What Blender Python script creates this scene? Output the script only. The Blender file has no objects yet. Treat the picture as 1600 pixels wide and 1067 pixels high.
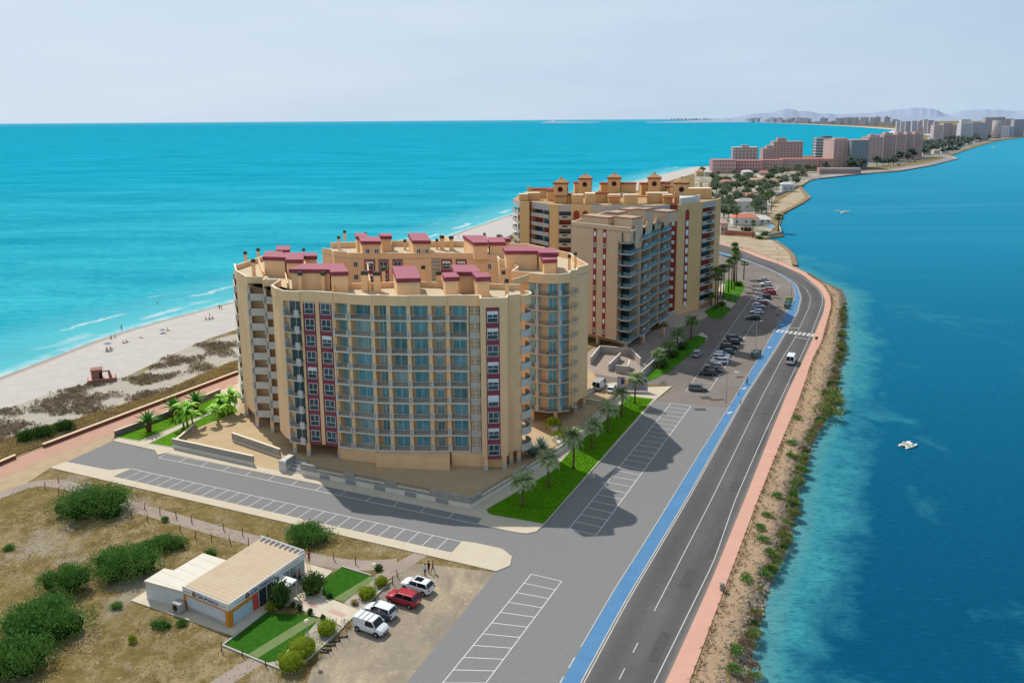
import bpy, bmesh, math, random
from mathutils import Vector, Matrix, noise as mnoise
random.seed(7)
PI = math.pi
scene = bpy.context.scene
COL = scene.collection
# ---------------------------------------------------------------- camera
CAMH, FPX = 62.0, 1250.0
PITCH, ROLL = math.radians(10), math.radians(0.4)
PPY = 187.5 + FPX * math.tan(PITCH)
_sp, _cp, _sr, _cr = math.sin(PITCH), math.cos(PITCH), math.sin(ROLL), math.cos(ROLL)
CF = Vector((0, _cp, -_sp))
CR = Vector((_cr, 0, 0)) - _sr * Vector((0, _sp, _cp))
CU = _sr * Vector((1, 0, 0)) + _cr * Vector((0, _sp, _cp))
def G(px, py, z=0.0):
    "survey point: where the sight line of a photo point meets the level z"
    d = CF + (px - 800) / FPX * CR - (py - PPY) / FPX * CU
    t = (z - CAMH) / d.z
    return Vector((t * d.x, t * d.y, z))
def PROJ(x, y, z):
    v = Vector((x, y, z - CAMH)); c = v.dot(CF)
    return 800 + FPX * v.dot(CR) / c, PPY - FPX * v.dot(CU) / c
def ZAT(x, y, py):
    lo, hi = -5.0, 61.9
    for _ in range(40):
        m = (lo + hi) / 2
        if PROJ(x, y, m)[1] > py: lo = m
        else: hi = m
    return lo
cam = bpy.data.cameras.new("camera")
camo = bpy.data.objects.new("camera", cam); COL.objects.link(camo)
camo.matrix_world = Matrix(((CR.x, CU.x, -CF.x, 0), (CR.y, CU.y, -CF.y, 0), (CR.z, CU.z, -CF.z, CAMH), (0, 0, 0, 1)))
cam.sensor_width = 36; cam.lens = 36 * FPX / 1600
cam.shift_y = -(533.5 - PPY) / 1600
cam.clip_start = 1; cam.clip_end = 300000
scene.camera = camo
scene.view_settings.view_transform = 'Standard'
scene.view_settings.look = 'None'
scene.view_settings.exposure = 0
# ---------------------------------------------------------------- light
SUN_EL, SUN_AZ = math.radians(48.5), math.radians(125)      # azimuth counted from +X
sdir = Vector((math.cos(SUN_AZ) * math.cos(SUN_EL), math.sin(SUN_AZ) * math.cos(SUN_EL), math.sin(SUN_EL)))
sun = bpy.data.lights.new("sun", 'SUN'); sun.energy = 4.25; sun.angle = math.radians(0.53); sun.color = (1, 0.95, 0.87)
suno = bpy.data.objects.new("sun", sun); COL.objects.link(suno)
suno.rotation_euler = sdir.to_track_quat('Z', 'Y').to_euler()
W = bpy.data.worlds.new("World"); scene.world = W; W.use_nodes = True
nt = W.node_tree; nt.nodes.clear()
wo = nt.nodes.new('ShaderNodeOutputWorld'); bg = nt.nodes.new('ShaderNodeBackground')
sky = nt.nodes.new('ShaderNodeTexSky'); sky.sky_type = 'NISHITA'; sky.sun_disc = False
sky.sun_elevation = SUN_EL; sky.sun_rotation = PI / 2 - SUN_AZ
sky.air_density = 1.0; sky.dust_density = 1.5; sky.ozone_density = 2.0
tc = nt.nodes.new('ShaderNodeTexCoord')
mp = nt.nodes.new('ShaderNodeMapping'); mp.inputs['Scale'].default_value = (1.6, 1.6, 9)
cn = nt.nodes.new('ShaderNodeTexNoise'); cn.inputs['Scale'].default_value = 1.5; cn.inputs['Detail'].default_value = 5; cn.inputs['Roughness'].default_value = .55
cr_ = nt.nodes.new('ShaderNodeMapRange'); cr_.inputs[1].default_value = .36; cr_.inputs[2].default_value = .75; cr_.inputs[3].default_value = 0; cr_.inputs[4].default_value = .45
sep = nt.nodes.new('ShaderNodeSeparateXYZ')
hz = nt.nodes.new('ShaderNodeMapRange'); hz.inputs[1].default_value = 0.0; hz.inputs[2].default_value = .16; hz.inputs[3].default_value = .9; hz.inputs[4].default_value = .7
m1 = nt.nodes.new('ShaderNodeMixRGB'); m1.inputs[2].default_value = (5.0, 6.65, 8.6, 1)     # milky haze low in the sky
m2 = nt.nodes.new('ShaderNodeMixRGB'); m2.inputs[2].default_value = (7.2, 8.15, 9.1, 1)     # thin veil cloud
L = nt.links.new
L(tc.outputs['Generated'], mp.inputs[0]); L(mp.outputs[0], cn.inputs[0]); L(cn.outputs[0], cr_.inputs[0])
L(tc.outputs['Generated'], sep.inputs[0]); L(sep.outputs[2], hz.inputs[0])
L(sky.outputs[0], m1.inputs[1]); L(hz.outputs[0], m1.inputs[0])
gx = nt.nodes.new('ShaderNodeMapRange'); gx.inputs[1].default_value = .55; gx.inputs[2].default_value = -.6; gx.inputs[3].default_value = 0; gx.inputs[4].default_value = .55
L(sep.outputs[0], gx.inputs[0])
ad = nt.nodes.new('ShaderNodeMath'); ad.operation = 'ADD'; ad.use_clamp = True; L(cr_.outputs[0], ad.inputs[0]); L(gx.outputs[0], ad.inputs[1])
L(m1.outputs[0], m2.inputs[1]); L(ad.outputs[0], m2.inputs[0])
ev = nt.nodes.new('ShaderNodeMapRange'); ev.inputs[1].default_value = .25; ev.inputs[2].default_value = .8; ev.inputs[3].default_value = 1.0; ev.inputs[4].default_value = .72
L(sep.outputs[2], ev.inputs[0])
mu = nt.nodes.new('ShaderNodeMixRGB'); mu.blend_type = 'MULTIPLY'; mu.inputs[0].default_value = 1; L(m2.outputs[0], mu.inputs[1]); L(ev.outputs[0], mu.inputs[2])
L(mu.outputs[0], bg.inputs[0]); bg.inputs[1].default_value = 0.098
L(bg.outputs[0], wo.inputs[0])
scene.cycles.max_bounces = 6; scene.cycles.diffuse_bounces = 3; scene.cycles.glossy_bounces = 2
scene.cycles.transparent_max_bounces = 8; scene.cycles.caustics_reflective = False; scene.cycles.caustics_refractive = False
# ---------------------------------------------------------------- materials
def lin(h):
    h = h.lstrip('#'); o = []
    for i in (0, 2, 4):
        c = int(h[i:i + 2], 16) / 255
        o.append(c / 12.92 if c <= .04045 else ((c + .055) / 1.055) ** 2.4)
    return tuple(o)
def tg(h): return tuple(c / 1.48 for c in lin(h))      # base colour of a flat surface that shows as h in full sun
MATS = {}
class NT:
    "small node builder"
    def __init__(s, name):
        s.m = bpy.data.materials.new(name); s.m.use_nodes = True; s.t = s.m.node_tree
        s.b = s.t.nodes['Principled BSDF']; s.out = s.t.nodes['Material Output']
    def n(s, typ, ins=None, **kw):
        nd = s.t.nodes.new('ShaderNode' + typ)
        for k, v in kw.items(): setattr(nd, k, v)
        for k, v in (ins or {}).items():
            if isinstance(v, bpy.types.NodeSocket): s.t.links.new(v, nd.inputs[k])
            else: nd.inputs[k].default_value = v
        return nd
    def pos(s, scale=(1, 1, 1), rot=(0, 0, 0), src='Position'):
        g = s.n('NewGeometry').outputs['Position'] if src == 'Position' else s.n('TexCoord').outputs[src]
        return s.n('Mapping', {0: g, 'Scale': scale, 'Rotation': rot}).outputs[0]
    def noise(s, vec, scale, detail=3, rough=.55, dist=0):
        return s.n('TexNoise', {'Vector': vec, 'Scale': scale, 'Detail': detail, 'Roughness': rough, 'Distortion': dist}).outputs[0]
    def rng(s, v, a, b, c=0., d=1.):
        return s.n('MapRange', {0: v, 1: a, 2: b, 3: c, 4: d}).outputs[0]
    def mix(s, f, a, b, mode='MIX'):
        nd = s.n('MixRGB', blend_type=mode)
        for i, v in enumerate((f, a, b)):
            if isinstance(v, bpy.types.NodeSocket): s.t.links.new(v, nd.inputs[i])
            elif i == 0: nd.inputs[0].default_value = v
            else: nd.inputs[i].default_value = (*v, 1) if len(v) == 3 else v
        return nd.outputs[0]
    def math(s, op, a, b=0.0):
        return s.n('Math', {0: a, 1: b}, operation=op).outputs[0]
    def bump(s, h, strength=.3, dist=.1):
        s.t.links.new(s.n('Bump', {'Height': h, 'Strength': strength, 'Distance': dist}).outputs[0], s.b.inputs['Normal'])
    def col(s, c):
        if isinstance(c, bpy.types.NodeSocket): s.t.links.new(c, s.b.inputs['Base Color'])
        else: s.b.inputs['Base Color'].default_value = (*c, 1)
        return s
    def fin(s, rough=.8, spec=.25, metal=0):
        s.b.inputs['Roughness'].default_value = rough; s.b.inputs['Specular IOR Level'].default_value = spec
        s.b.inputs['Metallic'].default_value = metal
        MATS[s.m.name] = s.m; return s.m
def mul(c, k): return tuple(min(1, x * k) for x in c)
def mat(name, c, rough=.8, var=.12, scale=.6, spec=.25, metal=0, bump=0, streak=False, obj=False):
    "plain surface with two scales of wear"
    if name in MATS: return MATS[name]
    if isinstance(c, str): c = lin(c)
    t = NT(name)
    v = t.pos((1, 1, .25) if streak else (1, 1, 1), src='Object' if obj else 'Position')
    a = t.noise(v, scale, 4); b = t.noise(v, scale * 9, 3)
    f = t.rng(t.math('ADD', a, t.math('MULTIPLY', b, .5)), .5, 1.0)
    t.col(t.mix(f, mul(c, 1 - var), mul(c, 1 + var)))
    if bump: t.bump(b, bump, .05)
    return t.fin(rough, spec, metal)
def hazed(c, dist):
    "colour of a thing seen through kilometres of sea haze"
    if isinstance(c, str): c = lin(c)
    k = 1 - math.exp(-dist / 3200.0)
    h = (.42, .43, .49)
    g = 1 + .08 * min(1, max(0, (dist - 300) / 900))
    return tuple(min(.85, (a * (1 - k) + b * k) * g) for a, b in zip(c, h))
def leafmat(name, dark, light, rough=.6, spec=.2):
    t = NT(name)
    r = t.n('NewGeometry').outputs['Random Per Island']
    n = t.rng(t.noise(t.pos(), .55, 3), .35, .7)
    f = t.math('ADD', t.math('MULTIPLY', r, .55), t.math('MULTIPLY', n, .45))
    t.col(t.mix(f, dark, light))
    return t.fin(rough, spec)
# ---------------------------------------------------------------- mesh collector
def wloc(o):
    v = Vector((0, 0, 0))
    while o: v += Vector(o.location); o = o.parent
    return v
class Fr:
    "facade frame: u from A to B, n outwards (right of A->B), z up"
    def __init__(s, A, B):
        s.a = Vector((A[0], A[1], 0)); d = Vector((B[0], B[1], 0)) - s.a
        s.L = d.length; s.u = d.normalized(); s.n = Vector((s.u.y, -s.u.x, 0)); s.b = s.a + d
    def p(s, u, n, z): return s.a + s.u * u + s.n * n + Vector((0, 0, z))
    @property
    def ang(s): return math.atan2(s.u.y, s.u.x)
WORLD = Fr((0, 0), (1, 0))
class MB:
    def __init__(s): s.v = []; s.f = []; s.mi = []; s.sm = []
    def poly(s, pts, m=0, smooth=False):
        i = len(s.v); s.v += [tuple(p) for p in pts]; s.f.append(tuple(range(i, i + len(pts)))); s.mi.append(m); s.sm.append(smooth); return s
    def faces(s, vs, fs, m=0, smooth=False):
        i = len(s.v); s.v += [tuple(p) for p in vs]
        for f in fs: s.f.append(tuple(i + k for k in f)); s.mi.append(m); s.sm.append(smooth)
        return s
    def hexa(s, P, m=0):
        return s.faces(P, [(0, 3, 2, 1), (4, 5, 6, 7), (0, 1, 5, 4), (1, 2, 6, 5), (2, 3, 7, 6), (3, 0, 4, 7)], m)
    def box(s, x0, x1, y0, y1, z0, z1, m=0):
        return s.hexa([(x0, y0, z0), (x1, y0, z0), (x1, y1, z0), (x0, y1, z0), (x0, y0, z1), (x1, y0, z1), (x1, y1, z1), (x0, y1, z1)], m)
    def fb(s, fr, u0, u1, n0, n1, z0, z1, m=0):
        p = fr.p
        return s.hexa([p(u0, n1, z0), p(u1, n1, z0), p(u1, n0, z0), p(u0, n0, z0), p(u0, n1, z1), p(u1, n1, z1), p(u1, n0, z1), p(u0, n0, z1)], m)
    def fq(s, fr, u0, u1, n, z0, z1, m=0):
        return s.poly([fr.p(u0, n, z0), fr.p(u1, n, z0), fr.p(u1, n, z1), fr.p(u0, n, z1)], m)
    def prism(s, pts, z0, z1, m=0, mtop=None, bottom=True):
        n = len(pts); i = len(s.v)
        s.v += [(p[0], p[1], z0) for p in pts] + [(p[0], p[1], z1) for p in pts]
        for k in range(n):
            j = (k + 1) % n; s.f.append((i + k, i + j, i + n + j, i + n + k)); s.mi.append(m); s.sm.append(False)
        s.f.append(tuple(range(i + n, i + 2 * n))); s.mi.append(m if mtop is None else mtop); s.sm.append(False)
        if bottom: s.f.append(tuple(range(i + n - 1, i - 1, -1))); s.mi.append(m); s.sm.append(False)
        return s
    def tube(s, pts, rad, n=8, m=0, cap=True, smooth=True):
        pts = [Vector(p) for p in pts]; rs = rad if isinstance(rad, (list, tuple)) else [rad] * len(pts)
        i = len(s.v)
        for k, p in enumerate(pts):
            d = (pts[min(k + 1, len(pts) - 1)] - pts[max(k - 1, 0)]).normalized()
            x = d.orthogonal().normalized() if abs(d.z) < .999 else Vector((1, 0, 0)); y = d.cross(x)
            for a in range(n):
                t = 2 * PI * a / n; s.v.append(tuple(p + (x * math.cos(t) + y * math.sin(t)) * rs[k]))
        for k in range(len(pts) - 1):
            for a in range(n):
                b = (a + 1) % n; s.f.append((i + k * n + a, i + k * n + b, i + (k + 1) * n + b, i + (k + 1) * n + a)); s.mi.append(m); s.sm.append(smooth)
        if cap:
            s.f.append(tuple(i + a for a in reversed(range(n)))); s.f.append(tuple(i + (len(pts) - 1) * n + a for a in range(n))); s.mi += [m, m]; s.sm += [False, False]
        return s
    def ball(s, c, r, m=0, nu=12, nv=8):
        c = Vector(c); r = r if isinstance(r, (tuple, list)) else (r, r, r); i = len(s.v)
        for j in range(nv + 1):
            t = PI * j / nv
            for k in range(nu):
                a = 2 * PI * k / nu; s.v.append((c.x + r[0] * math.sin(t) * math.cos(a), c.y + r[1] * math.sin(t) * math.sin(a), c.z + r[2] * math.cos(t)))
        for j in range(nv):
            for k in range(nu):
                b = (k + 1) % nu; s.f.append((i + j * nu + k, i + (j + 1) * nu + k, i + (j + 1) * nu + b, i + j * nu + b)); s.mi.append(m); s.sm.append(True)
        return s
    def disc(s, c, axis, r, h, n=16, m=0):
        c = Vector(c); a = Vector(axis).normalized() * h / 2
        return s.tube([c - a, c + a], [r, r], n, m, smooth=False)
    def mesh(s, name, mats, off=Vector((0, 0, 0))):
        me = bpy.data.meshes.new(name)
        me.from_pydata([(v[0] - off.x, v[1] - off.y, v[2] - off.z) for v in s.v], [], s.f)
        for mm in (mats if isinstance(mats, (list, tuple)) else [mats]): me.materials.append(mm)
        me.polygons.foreach_set('material_index', s.mi); me.polygons.foreach_set('use_smooth', s.sm)
        me.update(); return me
    def build(s, name, mats, parent=None, local=False, **kw):
        "vertices are world points unless local; a part's mesh is stored relative to its thing"
        off = Vector((0, 0, 0)) if (local or not parent) else wloc(parent)
        o = bpy.data.objects.new(name, s.mesh(name, mats, off)); COL.objects.link(o)
        if parent: o.parent = parent
        if kw: tag(o, **kw)
        return o
def tag(o, label=None, cat=None, group=None, kind=None):
    if label: o['label'] = label
    if cat: o['category'] = cat
    if group: o['group'] = group
    if kind: o['kind'] = kind
    return o
def thing(name, loc, label, cat, group=None, rz=0):
    o = bpy.data.objects.new(name, None); COL.objects.link(o); o.empty_display_size = .2
    o.location = loc; o.rotation_euler = (0, 0, rz)
    return tag(o, label, cat, group)
def base_at(name, mb, mats, label, cat, group=None, loc=None):
    "a single-mesh thing with its origin at its base"
    xs = [v[0] for v in mb.v]; ys = [v[1] for v in mb.v]; zs = [v[2] for v in mb.v]
    l = Vector(loc) if loc else Vector(((min(xs) + max(xs)) / 2, (min(ys) + max(ys)) / 2, min(zs)))
    o = bpy.data.objects.new(name, mb.mesh(name, mats, l)); COL.objects.link(o); o.location = l
    return tag(o, label, cat, group)
def struct(name, mb, mats):
    return mb.build(name, mats, kind='structure')
def part(name, data, parent, loc=(0, 0, 0), rz=0):
    o = bpy.data.objects.new(name, data); COL.objects.link(o); o.parent = parent; o.location = loc; o.rotation_euler = (0, 0, rz); return o
KIDS = {}
def copy_tree(o, parent=None):
    c = o.copy(); COL.objects.link(c); c.parent = parent
    for ch in o.children: copy_tree(ch, c)
    return c
def dup(src, loc, rz, label, group=None, scale=None):
    c = copy_tree(src); c.location = loc; c.rotation_euler = (0, 0, rz); c['label'] = label
    if scale is not None: c.scale = scale if isinstance(scale, (tuple, list)) else (scale,) * 3
    if group: c['group'] = group
    return c
def lerp(a, b, t): return a + (b - a) * t
def resample(pts, n):
    pts = [Vector((p[0], p[1], 0)) for p in pts]; d = [0]
    for a, b in zip(pts, pts[1:]): d.append(d[-1] + (b - a).length)
    out = []
    for i in range(n):
        t = d[-1] * i / (n - 1); k = 0
        while k < len(d) - 2 and d[k + 1] < t: k += 1
        s = (t - d[k]) / max(1e-9, d[k + 1] - d[k]); out.append(pts[k].lerp(pts[k + 1], s))
    return out
def smooth_line(pts, n, it=2):
    p = resample(pts, n)
    for _ in range(it):
        p = [p[0]] + [(p[i - 1] + p[i] * 2 + p[i + 1]) / 4 for i in range(1, n - 1)] + [p[-1]]
    return p
def ribbon(mb, A, B, z, m=0):
    for i in range(len(A) - 1):
        mb.poly([(A[i].x, A[i].y, z), (B[i].x, B[i].y, z), (B[i + 1].x, B[i + 1].y, z), (A[i + 1].x, A[i + 1].y, z)], m)
def offset_line(P, d):
    out = []
    for i, p in enumerate(P):
        t = (P[min(i + 1, len(P) - 1)] - P[max(i - 1, 0)]).normalized(); out.append(p + Vector((t.y, -t.x, 0)) * d)
    return out
def GP(l, z=0.0): return [G(a, b, z) for a, b in l]
def inside(p, poly):
    x, y = p[0], p[1]; c = False; n = len(poly); j = n - 1
    for i in range(n):
        xi, yi, xj, yj = poly[i][0], poly[i][1], poly[j][0], poly[j][1]
        if (yi > y) != (yj > y) and x < (xj - xi) * (y - yi) / (yj - yi) + xi: c = not c
        j = i
    return c
def seg_dist(p, P):
    best = 1e9
    for a, b in zip(P, P[1:]):
        d = b - a; t = max(0, min(1, (p - a).dot(d) / max(1e-9, d.dot(d)))); best = min(best, (p - a - d * t).length)
    return best
# ================================================================ the setting
# survey lines (photo points on the ground, near -> far)
SLp = [(0, 590), (50, 572), (100, 550), (150, 530), (200, 513), (250, 500), (300, 490), (360, 473), (450, 446), (560, 411), (690, 375), (720, 362), (760, 349), (800, 335), (850, 320), (930, 300), (1030, 274), (1085, 261)]
SL = GP(SLp, -.8)
_d = (SL[1] - SL[0]).normalized(); SL = [SL[0] - _d * 150] + SL
SL = smooth_line(SL, 90, 3)
SRp = [(1180, 1067), (1183, 1000), (1198, 950), (1201, 926), (1226, 871), (1242, 827), (1248, 780), (1252, 760), (1265, 706), (1282, 670), (1309, 635), (1309, 604), (1314, 575), (1322, 560), (1320, 506), (1322, 465), (1315, 452), (1290, 443), (1265, 429.5), (1238, 416), (1234, 398), (1224, 388), (1205, 375)]
SR = [Vector((27.5, 20, 0)), Vector((27, 60, 0))] + GP(SRp, -.8)
SR2p = [(1224.6, 368), (1218, 353), (1224.6, 333), (1255, 317), (1267, 308), (1252, 292), (1264, 283), (1287, 276), (1340, 272), (1380, 269.5), (1450, 259.5), (1498, 248), (1484, 244.5), (1506, 236), (1534, 227), (1560, 220), (1600, 214.7), (1750, 203)]
P2p = [(1077, 1067), (1124, 942), (1184.5, 780), (1216.5, 701), (1250, 620), (1270, 560), (1283.5, 535), (1299, 479), (1297, 463), (1286, 445), (1259, 427), (1225, 411.5), (1191, 400), (1160, 389), (1110, 375)]
P1p = [(1040, 1067), (1107.5, 917.5), (1164, 780), (1197, 696.5), (1228, 620), (1253, 567), (1268, 535), (1287, 488), (1290, 470), (1281, 452), (1254, 429.5), (1216, 412.6), (1184.5, 402.5), (1157.5, 391), (1108, 377)]
R1p = [(1022, 1067), (1116, 876), (1149, 780), (1194.5, 677), (1221.6, 620), (1250, 560), (1265.5, 526), (1283.5, 479), (1286, 465.5), (1277, 450), (1247.5, 429.5), (1214, 416), (1180, 405), (1157.5, 393.5), (1105, 378)]
CLp = [(964.5, 1067), (1018, 963), (1112, 780), (1187, 627), (1222, 560), (1238.5, 535), (1264, 481), (1267, 465.5), (1259, 450), (1234, 434), (1202.5, 420.5), (1170, 409), (1150, 401), (1100, 385)]
L2p = [(907, 1067), (973, 945), (1072, 780), (1163, 618.5), (1197, 567), (1216, 537.5), (1245, 488), (1251, 465.5), (1244, 445), (1225, 432), (1196, 418), (1164, 406), (1135, 397), (1096, 388)]
L1p = [(876.5, 1067), (959, 924.4), (1028, 816), (1080, 730.6), (1140, 635.5), (1181, 567), (1189, 555.5), (1210, 517), (1238, 474.5), (1244, 461), (1238.5, 443), (1216, 428), (1191, 417), (1166, 408), (1135, 400), (1094, 391)]
NR = 110
def roadline(p):
    q = GP(p); d = (q[0] - q[1]).normalized(); return smooth_line([q[0] + d * 40] + q, NR, 1)
P2, P1, R1, CLn, L2, L1 = map(roadline, (P2p, P1p, R1p, CLp, L2p, L1p))
# -------- ground sheet
t = NT("dry_ground")
v = t.pos()
n1 = t.noise(v, .045, 5, .6); n2 = t.noise(v, .32, 5, .65, .4); n3 = t.noise(v, 3.2, 4, .7)
c = t.mix(t.rng(n1, .40, .60), tg('#a08c5c'), tg('#bba680'))
c = t.mix(t.rng(n2, .40, .60), c, tg('#867344'))
c = t.mix(t.rng(t.noise(v, .085, 5, .65, .4), .54, .63, 0, .85), c, tg('#b9ad9c'))
c = t.mix(t.rng(n3, .42, .72, 0, .6), c, tg('#6e6238'))
c = t.mix(t.rng(t.noise(t.pos((1, .45, 1), (0, 0, .8)), 1.4, 5, .75), .50, .66, 0, .7), c, tg('#7a6c42'))
c = t.mix(t.rng(t.noise(v, 8, 3, .8), .55, .72, 0, .5), c, tg('#5c5230'))
c = t.mix(t.rng(t.noise(v, 1.1, 3, .6), .60, .72, 0, .6), c, tg('#cdbb98'))
t.col(c); t.bump(n3, .5, .2); M_ground = t.fin(.95, .05)
inn = offset_line(SL, 26.0)
bank_in = [a.lerp(b, .56) for a, b in zip(resample(P2[6:], 60), resample(SR[1:], 60))]
bank_in = [Vector((20, 20, 0))] + bank_in
far_left = GP([(1113, 255), (1190, 249.5), (1270, 242.5), (1330, 234), (1400, 224), (1440, 213.5), (1425, 207), (1400, 203), (1330, 198), (1250, 194), (1150, 190), (1040, 187.0), (1750, 183.0)])
land = [p for p in inn] + far_left + list(reversed(GP(SR2p))) + list(reversed(bank_in[:-1])) + [Vector((-150, 20, 0))]
struct("ground", MB().prism(land, -2.5, 0), M_ground)
# -------- beach
t = NT("beach_sand"); v = t.pos()
at = t.n('Attribute', attribute_name='d').outputs['Fac']
c = t.mix(t.rng(t.noise(v, .25, 5, .6), .3, .7), tg('#d3cbc4'), tg('#dfd8d2'))
c = t.mix(t.rng(t.noise(v, 2.5, 3), .5, .8, 0, .4), c, tg('#c4bab0'))
c = t.mix(t.rng(at, 2.0, 4.5, .75, 0), c, tg('#a89684'))
t.col(c); t.bump(t.noise(v, 1.5, 4, .7), .35, .15); M_sand = t.fin(.95, .05)
def attr_mesh(o, name, vals):
    a = o.data.attributes.new(name, 'FLOAT', 'POINT'); a.data.foreach_set('value', vals)
mb = MB(); vals = []
offs = [(-5, -1.5), (0, -.82), (1.5, -.55), (4, -.3), (9, -.12), (17, 0.0), (26.3, .04), (33, .045)]
lines = [offset_line(SL, o_) for o_, _ in offs]
for i in range(len(SL)):
    for (o_, z), ln in zip(offs, lines): mb.v.append((ln[i].x, ln[i].y, z)); vals.append(o_)
k = len(offs)
for i in range(len(SL) - 1):
    for j in range(k - 1): mb.f.append((i * k + j, i * k + j + 1, (i + 1) * k + j + 1, (i + 1) * k + j)); mb.mi.append(0); mb.sm.append(True)
beach = struct("beach", mb, M_sand); attr_mesh(beach, 'd', vals)
# white beach far up the coast and two small beaches on the lagoon side
fb_ = smooth_line(GP([(1460, 213), (1440, 213.3), (1425, 207), (1400, 203), (1330, 198), (1250, 194), (1150, 190)]), 40, 2)
mb = MB(); ribbon(mb, offset_line(fb_, -6), offset_line(fb_, 70), .4)
ribbon(mb, GP([(1455, 222), (1440, 219), (1415, 211)]), GP([(1380, 219), (1370, 214), (1395, 204)]), .5)
struct("far_beach", mb, mat("far_sand", hazed('#b8b0a8', 1200), var=.05, scale=.02))
t = NT("cove_sand"); v = t.pos()
c = t.mix(t.rng(t.noise(v, .12, 5, .6), .35, .65), tg('#d2c3ab'), tg('#b9a385'))
t.col(t.mix(t.rng(t.noise(v, .9, 4, .6), .55, .75, 0, .6), c, tg('#a08c6a'))); M_cove = t.fin(.95, .05)
cove1 = GP([(1100, 377), (1125, 368), (1150, 370), (1180, 372), (1206, 375.5), (1224, 388), (1234, 398), (1238, 416), (1250, 424), (1225, 409), (1191, 397.5), (1160, 386.5)])
cove2 = GP([(1196, 336), (1212, 318), (1238, 301), (1252, 292.5), (1267, 308), (1255, 317), (1224, 333), (1212, 341)])
struct("cove_beach", MB().poly([(p.x, p.y, .07) for p in cove1]).poly([(p.x, p.y, .07) for p in cove2]), M_cove)
wet = smooth_line(GP([(1207, 376), (1224, 388), (1234, 398), (1238, 414)]), 24); mb = MB(); ribbon(mb, wet, offset_line(wet, -2.2), .09)
wet = smooth_line(GP([(1212, 341), (1224, 333), (1255, 317), (1266, 308), (1253, 293)]), 30); ribbon(mb, wet, offset_line(wet, -3.2), .09)
struct("wet_sand", mb, mat("wet_sand", tg('#a08560'), var=.1, scale=.2))
# -------- water
def water(name, deep, mid, shal, foam=False):
    t = NT(name); v = t.pos()
    d = t.n('Attribute', attribute_name='d').outputs['Fac']
    sp_ = t.n('SeparateXYZ', {0: t.n('NewGeometry').outputs['Position']})
    Y = sp_.outputs['Y']
    return t, v, d, Y
t, v, d, Y = water("sea_water", 0, 0, 0)
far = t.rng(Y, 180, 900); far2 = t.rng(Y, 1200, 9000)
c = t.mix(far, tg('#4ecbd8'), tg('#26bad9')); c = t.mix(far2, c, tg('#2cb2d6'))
big = t.noise(t.pos((.5, 1.6, 1), (0, 0, .5)), .012, 4, .6)
c = t.mix(t.rng(big, .38, .66, 0, .75), c, tg('#149ab8'))
sw = t.noise(t.pos((.35, 1.6, 1), (0, 0, -.35)), .06, 5, .7, .5)
c = t.mix(t.rng(sw, .46, .66, 0, .32), c, tg('#1698b8'))
c = t.mix(t.rng(sw, .46, .32, 0, .35), c, tg('#4fcbe0'))
c = t.mix(t.rng(Y, 9000, 60000, 0, .45), c, tg('#9fd0e2'))  # horizon haze painted into the far water colour
rip = t.noise(t.pos((.55, 1.5, 1), (0, 0, -.45)), .42, 4, .65)
c = t.mix(t.rng(rip, .48, .70, 0, .55), c, tg('#1492b2'))
c = t.mix(t.rng(rip, .44, .30, 0, .35), c, tg('#62cfde'))
c = t.mix(t.rng(d, 45, 2, 0, .7), c, tg('#7cd6de'))
# breakers: wobbly bands parallel with the shore, broken up along it
wob = t.math('MULTIPLY', t.math('SUBTRACT', t.noise(v, .035, 3), .5), 16.0)
wob2 = t.math('MULTIPLY', t.math('SUBTRACT', t.noise(v, .5, 4, .7), .5), 5.0)
dd = t.math('ADD', t.math('ADD', d, wob), wob2)
def band(dd, c0, w, brk):
    b = t.math('ABSOLUTE', t.math('SUBTRACT', dd, c0)); b = t.rng(b, w, w * .3, 0, 1)
    return t.math('MULTIPLY', b, brk)
brk1 = t.rng(t.noise(v, .028, 2), .50, .62); brk2 = t.rng(t.noise(t.pos((1, 1, 1), (0, 0, 1)), .022, 2), .52, .62)
wash = t.rng(t.math('ADD', d, wob2), 5.0, 1.6, 0, .85)
wash = t.math('MULTIPLY', wash, t.rng(t.noise(v, .25, 4, .65), .36, .60, .12, 1))
foam = t.math('MAXIMUM', wash, t.math('MAXIMUM', t.math('MULTIPLY', band(dd, 9, 2.6, brk1), .85), t.math('MULTIPLY', band(dd, 19, 1.3, brk2), .8)))
foam = t.math('MAXIMUM', foam, t.math('MULTIPLY', band(dd, 31, 1.0, t.rng(t.noise(v, .05, 3), .58, .66)), .5))
ft = t.rng(t.noise(v, 1.1, 4, .7), .30, .55, .35, 1)
c = t.mix(t.math('MULTIPLY', t.math('MULTIPLY', foam, ft), .85), c, tg('#eef6f6'))
t.col(c); t.bump(t.math('ADD', rip, t.math('MULTIPLY', foam, .3)), .22, .5); M_sea = t.fin(.6, 0.0)
mb = MB(); vals = []
mb.poly([(-120000, -2000, -.86), (60000, -2000, -.86), (60000, 150000, -.86), (-120000, 150000, -.86)]); vals += [90] * 4
so = [8, 2, 0, -2, -5, -9, -14, -22, -34, -60, -90]
ln = [offset_line(SL, o_) for o_ in so]; b0 = len(mb.v); k = len(so)
for i in range(len(SL)):
    for o_, l_ in zip(so, ln): mb.v.append((l_[i].x, l_[i].y, -.80)); vals.append(-o_)
for i in range(len(SL) - 1):
    for j in range(k - 1): mb.f.append((b0 + i * k + j, b0 + (i + 1) * k + j, b0 + (i + 1) * k + j + 1, b0 + i * k + j + 1)); mb.mi.append(0); mb.sm.append(True)
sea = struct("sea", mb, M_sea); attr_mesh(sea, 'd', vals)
t, v, d, Y = water("lagoon_water", 0, 0, 0)
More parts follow.
